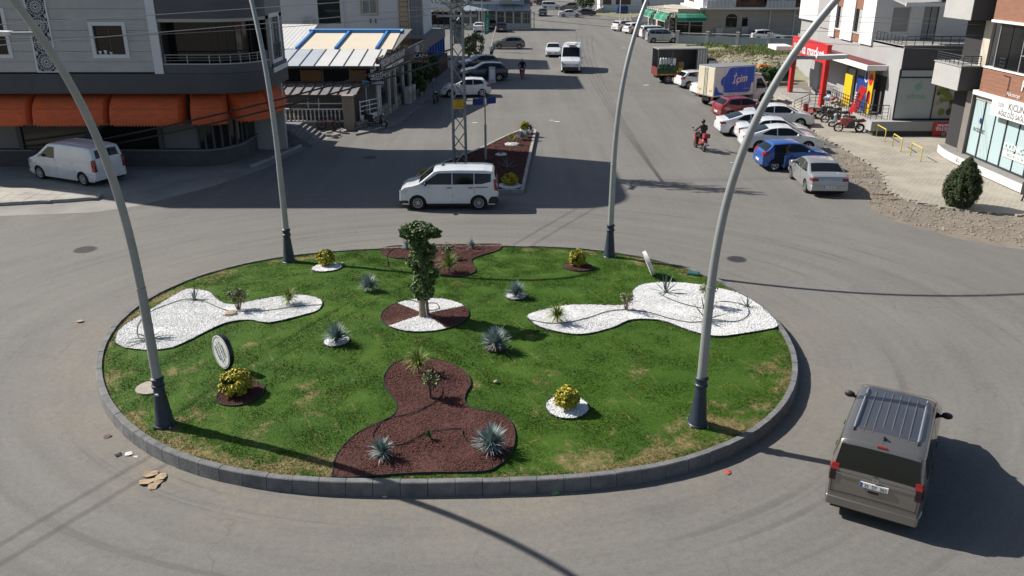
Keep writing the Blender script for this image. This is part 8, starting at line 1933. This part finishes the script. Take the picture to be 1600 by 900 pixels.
rw = thing('retaining_wall', 'low pale blue wall with white posts behind the vacant lot', 'wall', (30, 113, 0)); M_rw = mat('pale_blue_wall', (.36,.42,.46), .8, var=.2, vscale=.8, coord='World')
A_, B_, C_ = (22.2,116.2), (37.0,111.0), (46,112.5)
for P0, P1 in ((A_, B_), (B_, C_)):
    F = frame_of(P0, P1); n_ = max(2, int(F.L/3.2)); fb(rw, F, 'wall_panel', M_rw, .1, F.L-.1, -.2, 0, 0, 1.0)
    for i in range(n_+1):
        u = F.L*i/n_; fb(rw, F, 'post', M_whitepost, u-.18, u+.18, -.28, .08, 0, 1.55); fb(rw, F, 'post_cap', M_whitepost, u-.24, u+.24, -.34, .14, 1.55, 1.65)
    bp(rw, MB().tube([F(.1,-.1,1.35), F(F.L-.1,-.1,1.35)], .035, 6), 'rail', white_steel)

# ------------------------------------------------------------------ tan building with green awnings
M_tan = mat('tan_render', (.42,.38,.32), .85, var=.12, vscale=.4, bump=.1, coord='World'); M_grn = mat('green_awning', (.01,.16,.09), .6); M_brw = mat('brown_panel', (.16,.065,.035), .7, var=.3, vscale=2); M_wtile = mat('grey_white_tile', (.5,.52,.53), .6)
tb = thing('tan_building', 'tan building with white upper storey and brown panels behind the vacant lot', 'building', (33, 126, 0)); Yt = 122.0; Ft2 = frame_of((22.6, Yt), (41.3, Yt)); ut = lambda x: x-22.6
wall(tb, Ft2, ut(26.9), Ft2.L, 0, 4.1, [(ut(29.9), ut(31.5), 1.6, 2.9), (ut(32.2), ut(33.0), 1.2, 3.0)], M_tan, .3); fb(tb, Ft2, 'arched_window', M_shopglass, ut(29.9), ut(31.5), -.25, -.2, 1.6, 2.9)
mb = MB(); c = Ft2(ut(30.7), .0, 2.9); n = 14; mb.add([(c.x+.8*math.cos(math.pi*i/n), c.y-.01, c.z+.55*math.sin(math.pi*i/n)) for i in range(n+1)], [tuple(range(n+1))]); bp(tb, mb, 'window_arch', M_shopglass)
for i in range(6): fb(tb, Ft2, 'window_bar', rail_black, ut(29.95)+i*.29, ut(29.98)+i*.29, -.15, -.1, 1.6, 2.9)
fb(tb, Ft2, 'niche', dark_void, ut(32.2), ut(33.0), -.25, -.2, 1.2, 3.0)
for x in (36.0, 39.4): bp(tb, MB().tube([Ft2(ut(x),.12,4.0), Ft2(ut(x),.12,.2)], .09, 8), 'downpipe', white_steel, smooth=40)
bp(tb, MB().tube([Ft2(ut(39.4),.12,3.2), Ft2(ut(41.0),.12,3.25)], .09, 8), 'flue', white_steel)
fb(tb, Ft2, 'shop_glass', M_shopglass, ut(23.0), ut(26.8), -.2, -.15, .7, 2.6); fb(tb, Ft2, 'shop_wall', M_tan, ut(22.6), ut(26.9), -.3, -.1, 0, .7)
for x in (23.0, 24.9, 26.8): fb(tb, Ft2, 'shop_post', M_tan, ut(x)-.1, ut(x)+.1, -.25, 0, 0, 3.6)
F_st = frame_of((21.6, 138), (22.6, Yt)); 
for i in range(6): a, b = F_st.L*i/6, F_st.L*(i+1)/6; fb(tb, F_st, 'street_glass', M_shopglass, a+.15, b-.15, -.15, -.1, .9, 2.5); fb(tb, F_st, 'street_post', M_mwh, a-.12, a+.12, -.2, .02, 0, 3.4); fb(tb, F_st, 'street_wall', mat('cream_wall', (.52,.47,.36), .8), a, b, -.2, 0, 0, .9)
for i in range(12): slab(tb, 'pergola_slat', mat('pergola_cream', (.52,.47,.40), .7), [F_st(i*F_st.L/12, .6, 3.6), F_st((i+.6)*F_st.L/12, .6, 3.6), F_st((i+.6)*F_st.L/12, -4, 4.0), F_st(i*F_st.L/12, -4, 4.0)], .12)
fb(tb, F_st, 'pink_pillar', mat('pink_pillar', (.50,.38,.33), .8), 7.4, 8.4, -.3, .5, 0, 3.7)
bp(tb, MB().box(23.2, 41.3, Yt+.3, 134, 0, 4.1), 'core', M_tan); bp(tb, MB().box(25.9, 42.3, Yt-1.2, 135, 4.1, 4.35), 'floor_slab', M_mwh); bp(tb, MB().box(26.4, 41.8, Yt-.5, 134.6, 4.35, 11), 'upper_storey', M_mwh)
Fu = frame_of((26.4, Yt-.5), (41.8, Yt-.5))
for a, b in ((4.6,10.6), (12.4,15.2)): fb(tb, Fu, 'brown_panel', M_brw, a, b, 0, .05, 4.4, 8)
for a, b in ((5.2,6.4), (7.4,8.8), (11.4,12.2), (12.8,14.2)): fb(tb, Fu, 'upper_window', M_shopglass, a, b, .05, .08, 5.0, 7)
for a, b in ((.4,4.2), (8.6,12.6)):
    k = int((b-a)/.5)
    for i in range(k): fb(tb, Fu, 'balcony_tile', M_wtile, a+i*.5+.02, a+i*.5+.48, .7, .78, 4.35, 5.3)
    fb(tb, Fu, 'balcony_floor', M_mwh, a, b, 0, .7, 4.36, 4.5)
Fsd = frame_of((26.4, 134), (26.4, Yt-.5)); fb(tb, Fsd, 'brown_panel', M_brw, 3, 6.5, 0, .05, 4.8, 7.5)
def green_awning(label, F, u0, u1, z0, z1, pr):
    t = thing('green_awning', label, 'awning', F((u0+u1)/2, 0, z0), 0, 'green awnings'); n = max(2, int((u1-u0)/1.2))
    for i in range(n):
        a, b = u0+(u1-u0)*i/n, u0+(u1-u0)*(i+1)/n; P = [(0,z1),(pr*.55,z1-.15*(z1-z0)),(pr*.9,z1-.5*(z1-z0)),(pr,z0)]; mb = MB(); mb.v = [tuple(F(u, o, z)) for u in (a+.01, b-.01) for o, z in P]; mb.f = [(j, j+1, 4+j+1, 4+j) for j in range(3)]; mb.m = [0]*3; bp(t, mb, 'canopy_strip', M_grn if i % 3 else mat('green_awning_pale', (.06,.28,.18), .6))
    bp(t, MB().bar(F(u0,pr,z0), F(u1,pr,z0), .05), 'front_bar', white_steel)
green_awning('dark green awning facing the vacant lot', Ft2, ut(22.9), ut(26.9), 2.5, 3.5, 1.4); green_awning('green awning over the street side of the tan building', F_st, 8.6, F_st.L, 2.4, 3.5, 1.2); green_awning('green awning farthest up the street beyond the pink pillar', F_st, .5, 6.5, 2.4, 3.4, 1.2)
air_con(Ft2, ut(29.0), .5, 0, 'grey air conditioner under the arched window', 1.0, 1.6); air_con(Ft2, ut(32.6), .4, 0.3, 'grey air conditioner in the wall niche', .9, 1.5)
gg = thing('grey_block', 'dark grey block in the shade beside the tan building', 'building', (48, 132, 0)); bp(gg, MB().box(43.5, 60, 131, 145, 0, 14), 'wall', mat('grey_block_render', (.16,.17,.18), .85, var=.1, vscale=.4)); bp(gg, MB().box(43.4, 60, 130.9, 131, 1.6, 1.75), 'ledge', M_greyw); Fg2 = frame_of((43.5,131),(60,131))
for k in range(3): fb(gg, Fg2, 'window', M_shopglass, 2.0+3*k, 3.4+3*k, 0, .03, 5, 6.5)
wh2 = thing('white_house', 'small white house with a jutting roof behind the supermarket', 'building', (31, 78, 0)); bp(wh2, MB().box(27.9, 33, 77, 84, 0, 5.2), 'wall', M_mgrey); bp(wh2, MB().box(27.6, 33, 76.6, 84, 5.2, 8.3), 'upper_wall', M_mwh); bp(wh2, MB().box(26.8, 33.5, 75.8, 84.5, 8.3, 8.5), 'roof', M_greyw); Fh = frame_of((27.6, 84), (27.6, 76.6)); fb(wh2, Fh, 'window', M_shopglass, 5.2, 6.2, 0, .03, 6.0, 7.4); fb(wh2, frame_of((27.6,76.6),(33,76.6)), 'window', M_shopglass, 1.2, 2.2, 0, .03, 6, 7.2)

# ------------------------------------------------------------------ far end of the street
fw = thing('far_white_house', 'white house with dark windows and steps at the far end of the street', 'building', (32, 196, 0)); Yf = 190; Ff3 = frame_of((19.0, Yf), (44, Yf)); xf = lambda px: atY(px, 10, Yf).x-19.0
fb(fw, Ff3, 'wall', M_mwh, 0, 25, -6, 0, 0, 9)
for a, b in ((942,955), (962,985), (1003,1014)): fb(fw, Ff3, 'window', mat('dark_brown_glass', (.07,.045,.035), .3), xf(a), xf(b), 0, .06, 1.6, 6)
for i in range(6): fb(fw, Ff3, 'step', M_stepw, -2.0+i*.5, 0.6, .1, 2.2, i*.22, (i+1)*.22)
railing(fw, [Ff3(13,1.6,0)[:], Ff3(20,3.5,0)[:]], 0, 1.2, rail_black, 1, 3, .04)
for i, px in enumerate((968, 975)): tag(MB().lathe([(.0,0),(.75,.05),(.85,.5),(.85,1.0),(.75,1.5),(.2,1.7),(.001,1.7)], 14).build('water_tank', mat('tank_blue', (.01,.04,.16), .4), loc=g(px, 21), smooth=40), ['blue water tank nearer the lamp pole of the white house', 'blue water tank beside its twin at the white house'][i], 'water tank')
def bush(label, px, py, r, h_, m=None, n=1500):
    p = g(px, py); t = thing('bush', label, 'bush', p); P_, N_ = clumpy((0,0,h_*.55), (r, r, h_*.5), n, 45, .36); leaves_cloud(P_, N_, .28, 'foliage', m or M_dkgreen, t); MB().tube([(0,0,-.1),(0,0,h_*.6)], .12, 6).build('trunk', M_bark, t)
bush('round dark bush by the steps of the far white house', 913, 15, 2.0, 3.6)
for i, (px, py) in enumerate(((838,-6), (856,-8), (876,-7), (894,-6), (906,-8), (822,-8))): bush(['dark tree beyond the far cars, farthest from the shop', 'dark tree beyond the far cars, second along', 'dark tree beyond the far cars, middle of the row', 'dark tree beyond the far cars, near the grey car', 'dark tree beyond the far cars, near the white house', 'dark tree beyond the glazed shop'][i], px, py, 4.5, 6.5, M_dkgreen if i % 2 else M_conifer, 2200)
vg = [tuple(g(*p)[:2]) for p in [(925,22),(1000,16),(1060,12),(1060,24),(1000,30),(950,26)]]; sheet('verge', vg, .02, mat('grass_verge', (.10,.13,.04), .95, var=.6, vscale=.3, c2=(.26,.23,.17), coord='World', bump=.6, bscale=4))
vg2 = [tuple(g(*p)[:2]) for p in [(955,36),(1000,22),(1030,22),(1005,45),(985,45)]]; sheet('dirt_verge', vg2, .016, M_dirt); rubble('rubble', 'stones on the verge beside the far parked row', vg2, 900, .06, .4, M_rub)
for i, (px, py, h_) in enumerate(((968,38,4.5), (978,40,1.6), (985,34,1.6), (1004,34,1.2))): tag(MB().tube([(0,0,0),(0,0,h_)], .07, 8).build('post', white_steel, loc=g(px, py), smooth=40), ['thin pale pole on the verge of the far street', 'short white post on the verge, nearest the pale pole', 'short white post on the verge, farther from the street', 'short white post beside the picket fence'][i], 'post')
pk = thing('picket_fence', 'pale picket fence below the green awnings', 'fence', g(1000, 38)); F = frame_of(g(988, 40)[:2], g(1012, 36)[:2])
for i in range(int(F.L/.3)): fb(pk, F, 'picket', M_whitepost, i*.3, i*.3+.18, 0, .05, 0, 1.4)
t = thing('round_sign', 'round red traffic sign at the corner of the glazed shop', 'traffic sign', g(828, 30)); MB().tube([(0,0,0),(0,0,2.4)], .05, 8).build('post', galv, t); MB().lathe([(.001,-.03),(.5,-.03),(.5,.03),(.001,.03)], 18, (0,-.06,2.7), 'y').build('disc', M_mred, t)
# tall kerbside poles in the distance, overhead lines
def cable(a, b, sag, label, r=.018, group='overhead cables', m=None, n=24):
    a, b = Vector(a), Vector(b); P = [a.lerp(b, i/n)+Vector((0,0,-sag*4*(i/n)*(1-i/n))) for i in range(n+1)]
    tag(MB().tube(P, r, 5).build('overhead_cable', m or black_plastic, smooth=60), label, 'cable', group)
tb_ = Vector(tw.location)
M_wire = mat('bare_wire', (.30,.30,.30), .4, .6)
E1 = atY(-60, 264, 41.3); E2 = atY(-60, 254, 41.3)
cable(tb_+Vector((-.3,-.3,5.55)), E1, .55, 'thick twisted black cable crossing in front of the awnings, lower of the pair', .045); cable(tb_+Vector((-.3,-.3,6.0)), E2, .55, 'thick twisted black cable crossing in front of the awnings, upper of the pair', .045)
for i, (z, ex, ez) in enumerate(((8.0,-60,60), (8.6,-60,78), (9.4,-60,-12), (7.7,-60,62))): cable(tb_+Vector((-.9,-.36,z)), atY(ex, ez, 42.4) if i > 1 else Vector((-22.7-.3*i, 9.0-.35*i, 8.2+.5*i)), .25 if i > 1 else .1, ['thin wire before the grey facade, lowest of four', 'thin wire before the grey facade, second of four', 'thin wire before the grey facade, third of four', 'thin wire before the grey facade, topmost of four'][i], .014, m=M_wire)
for i, (py, z) in enumerate(((27,8.6), (34,8.3), (52,7.9), (80,7.7))): cable(tb_+Vector((.9,.36,z)), atY(1700, py+4, 46.0), .35, ['thin wire over the right-hand buildings, topmost', 'thin wire over the right-hand buildings, second', 'thin wire over the right-hand buildings, third', 'thin wire over the right-hand buildings, lowest'][i], .010, m=M_wire)
for i in range(4): cable(tb_+Vector((.6-.3*i,.36,8.6+.3*i)), (2.5+i*.5, 133, 6.5+.25*i), 1.0, ['thin wire running up the street, lowest', 'thin wire running up the street, second', 'thin wire running up the street, third', 'thin wire running up the street, topmost'][i], .012, m=M_wire)
# ------------------------------------------------------------------ litter and road details
M_paper = mat('paper_litter', (.62,.60,.56), .8); M_card = mat('cardboard_litter', (.42,.31,.20), .9, var=.3, vscale=8)
def scrap(px, py, s, m, label, name='paper_scrap', z=.008):
    mb = MB(); n = 7; P = [(s*(.6+.6*random.random())*math.cos(6.283*i/n), s*(.6+.6*random.random())*math.sin(6.283*i/n), random.uniform(0, s*.35)) for i in range(n)]; c = len(P); P.append((0,0,s*.25)); mb.add(P+[(x, y, z_-.004) for x, y, z_ in P], [(i,(i+1)%n,c) for i in range(n)]+[(c+1+(i+1)%n, c+1+i, 2*c+1) for i in range(n)]); tag(mb.build(name, m, loc=g(px, py, z)), label, 'litter')
scrap(200, 710, .10, M_paper, 'white crumpled paper on the road beside the near kerb'); scrap(212, 714, .05, M_paper, 'small white paper scrap next to the crumpled one'); scrap(186, 711, .09, black_plastic, 'black plastic scrap by the near kerb'); scrap(868, 770, .12, mat('green_wrapper', (.2,.35,.15), .6), 'green and white wrapper at the near kerb'); scrap(602, 776, .07, M_paper, 'white carton scrap at the near kerb'); scrap(1137, 738, .10, mat('red_wrapper', (.4,.08,.08), .6), 'small red wrapper on the road near the grey car'); scrap(168, 682, .10, mat('brown_leaf', (.12,.08,.06), .8), 'brown scrap on the road left of the kerb'); scrap(126, 502, .12, M_card, 'pale flat litter on the road at the left')
for i, (px, py) in enumerate(((236,742), (246,752), (226,755), (240,760), (252,745))): scrap(px, py, .16, M_card, ['crumpled cardboard heap piece at the centre of the litter by the kerb', 'cardboard piece on the road side of the litter heap', 'cardboard piece on the outer side of the litter heap', 'cardboard piece nearest the camera in the litter heap', 'cardboard piece touching the kerb in the litter heap'][i], 'cardboard')
for i, (px, py, s) in enumerate(((1010,133,.35), (975,75,.3), (870,190,.3), (1143,254,.12), (742,192,.25), (862,188,.2))): tag(MB().prism([(s*(.6+.5*random.random())*math.cos(a), s*.5*(.6+.5*random.random())*math.sin(a)) for a in np.linspace(0,6.28,9)[:-1]], 0, .012).build('paint_spot', M_paper, loc=g(px, py, .006)), ['pale spot on the road beside the milk truck', 'pale spot on the road near the far lamp', 'pale spot on the road beside the median tip', 'pale scrap on the road behind the blue hatchback', 'dark patch spot on the road left of the median', 'small pale spot next to the median tip'][i], 'road mark')
def manhole(px, py, r, label):
    p = g(px, py, .005); t = thing('manhole', label, 'manhole cover', p); MB().lathe([(r*1.25,0),(r*1.25,.004),(r*1.02,.005),(r*1.02,0)], 24).build('collar', mat('patched_asphalt', (.07,.07,.07), .9), t); MB().lathe([(r,0),(r,.006),(.001,.007)], 24).build('cover', mat('cast_iron', (.06,.06,.06), .6, .4, var=.4, vscale=20), t)
manhole(133, 390, .34, 'round iron manhole cover in a dark patch at the left of the road'); manhole(1151, 405, .3, 'round iron manhole cover behind the near right lamp'); manhole(578, 246, .3, 'iron manhole cover in the shade behind the people carrier')
for i in range(9):
    p = g(519+i*2.2, 214-(i % 3)*4, 0); tag(MB().box(-.22,.22,-.10,.10,0,.16+.06*(i % 2)).build('concrete_block', concrete, loc=(p.x+random.uniform(-.3,.3), p.y+random.uniform(-.5,.5), .008), rot=(0,0,random.random()*3), bevel=.02), 'loose concrete block in the small pile by the bicycle', 'block', 'concrete blocks by the bicycle')
P0 = g(395, 262, 0); P1 = g(505, 216, 0); kb = bpy.data.objects.new('kerb', None); col.objects.link(kb); kb['kind'] = 'structure'; kb.location = P0; F = frame_of(P0[:2], P1[:2])
for i in range(int(F.L/.7)): fb(kb, F, 'kerb_stone', M_kerb_pale, i*.7+.01, i*.7+.68, -.16, 0, 0, .15+random.uniform(-.03,.02))
# lettering becomes plain mesh, so that every letter line is a solid piece of its own
for o in [o for o in col.objects if o.type == 'FONT']:
    me = bpy.data.meshes.new_from_object(o); me.materials.clear(); me.materials.append(o.data.materials[0])
    n_ = bpy.data.objects.new(o.name.split('.')[0], me); col.objects.link(n_); n_.parent = o.parent; n_.location = o.location; n_.rotation_euler = o.rotation_euler; n_.scale = o.scale
    bpy.data.objects.remove(o)
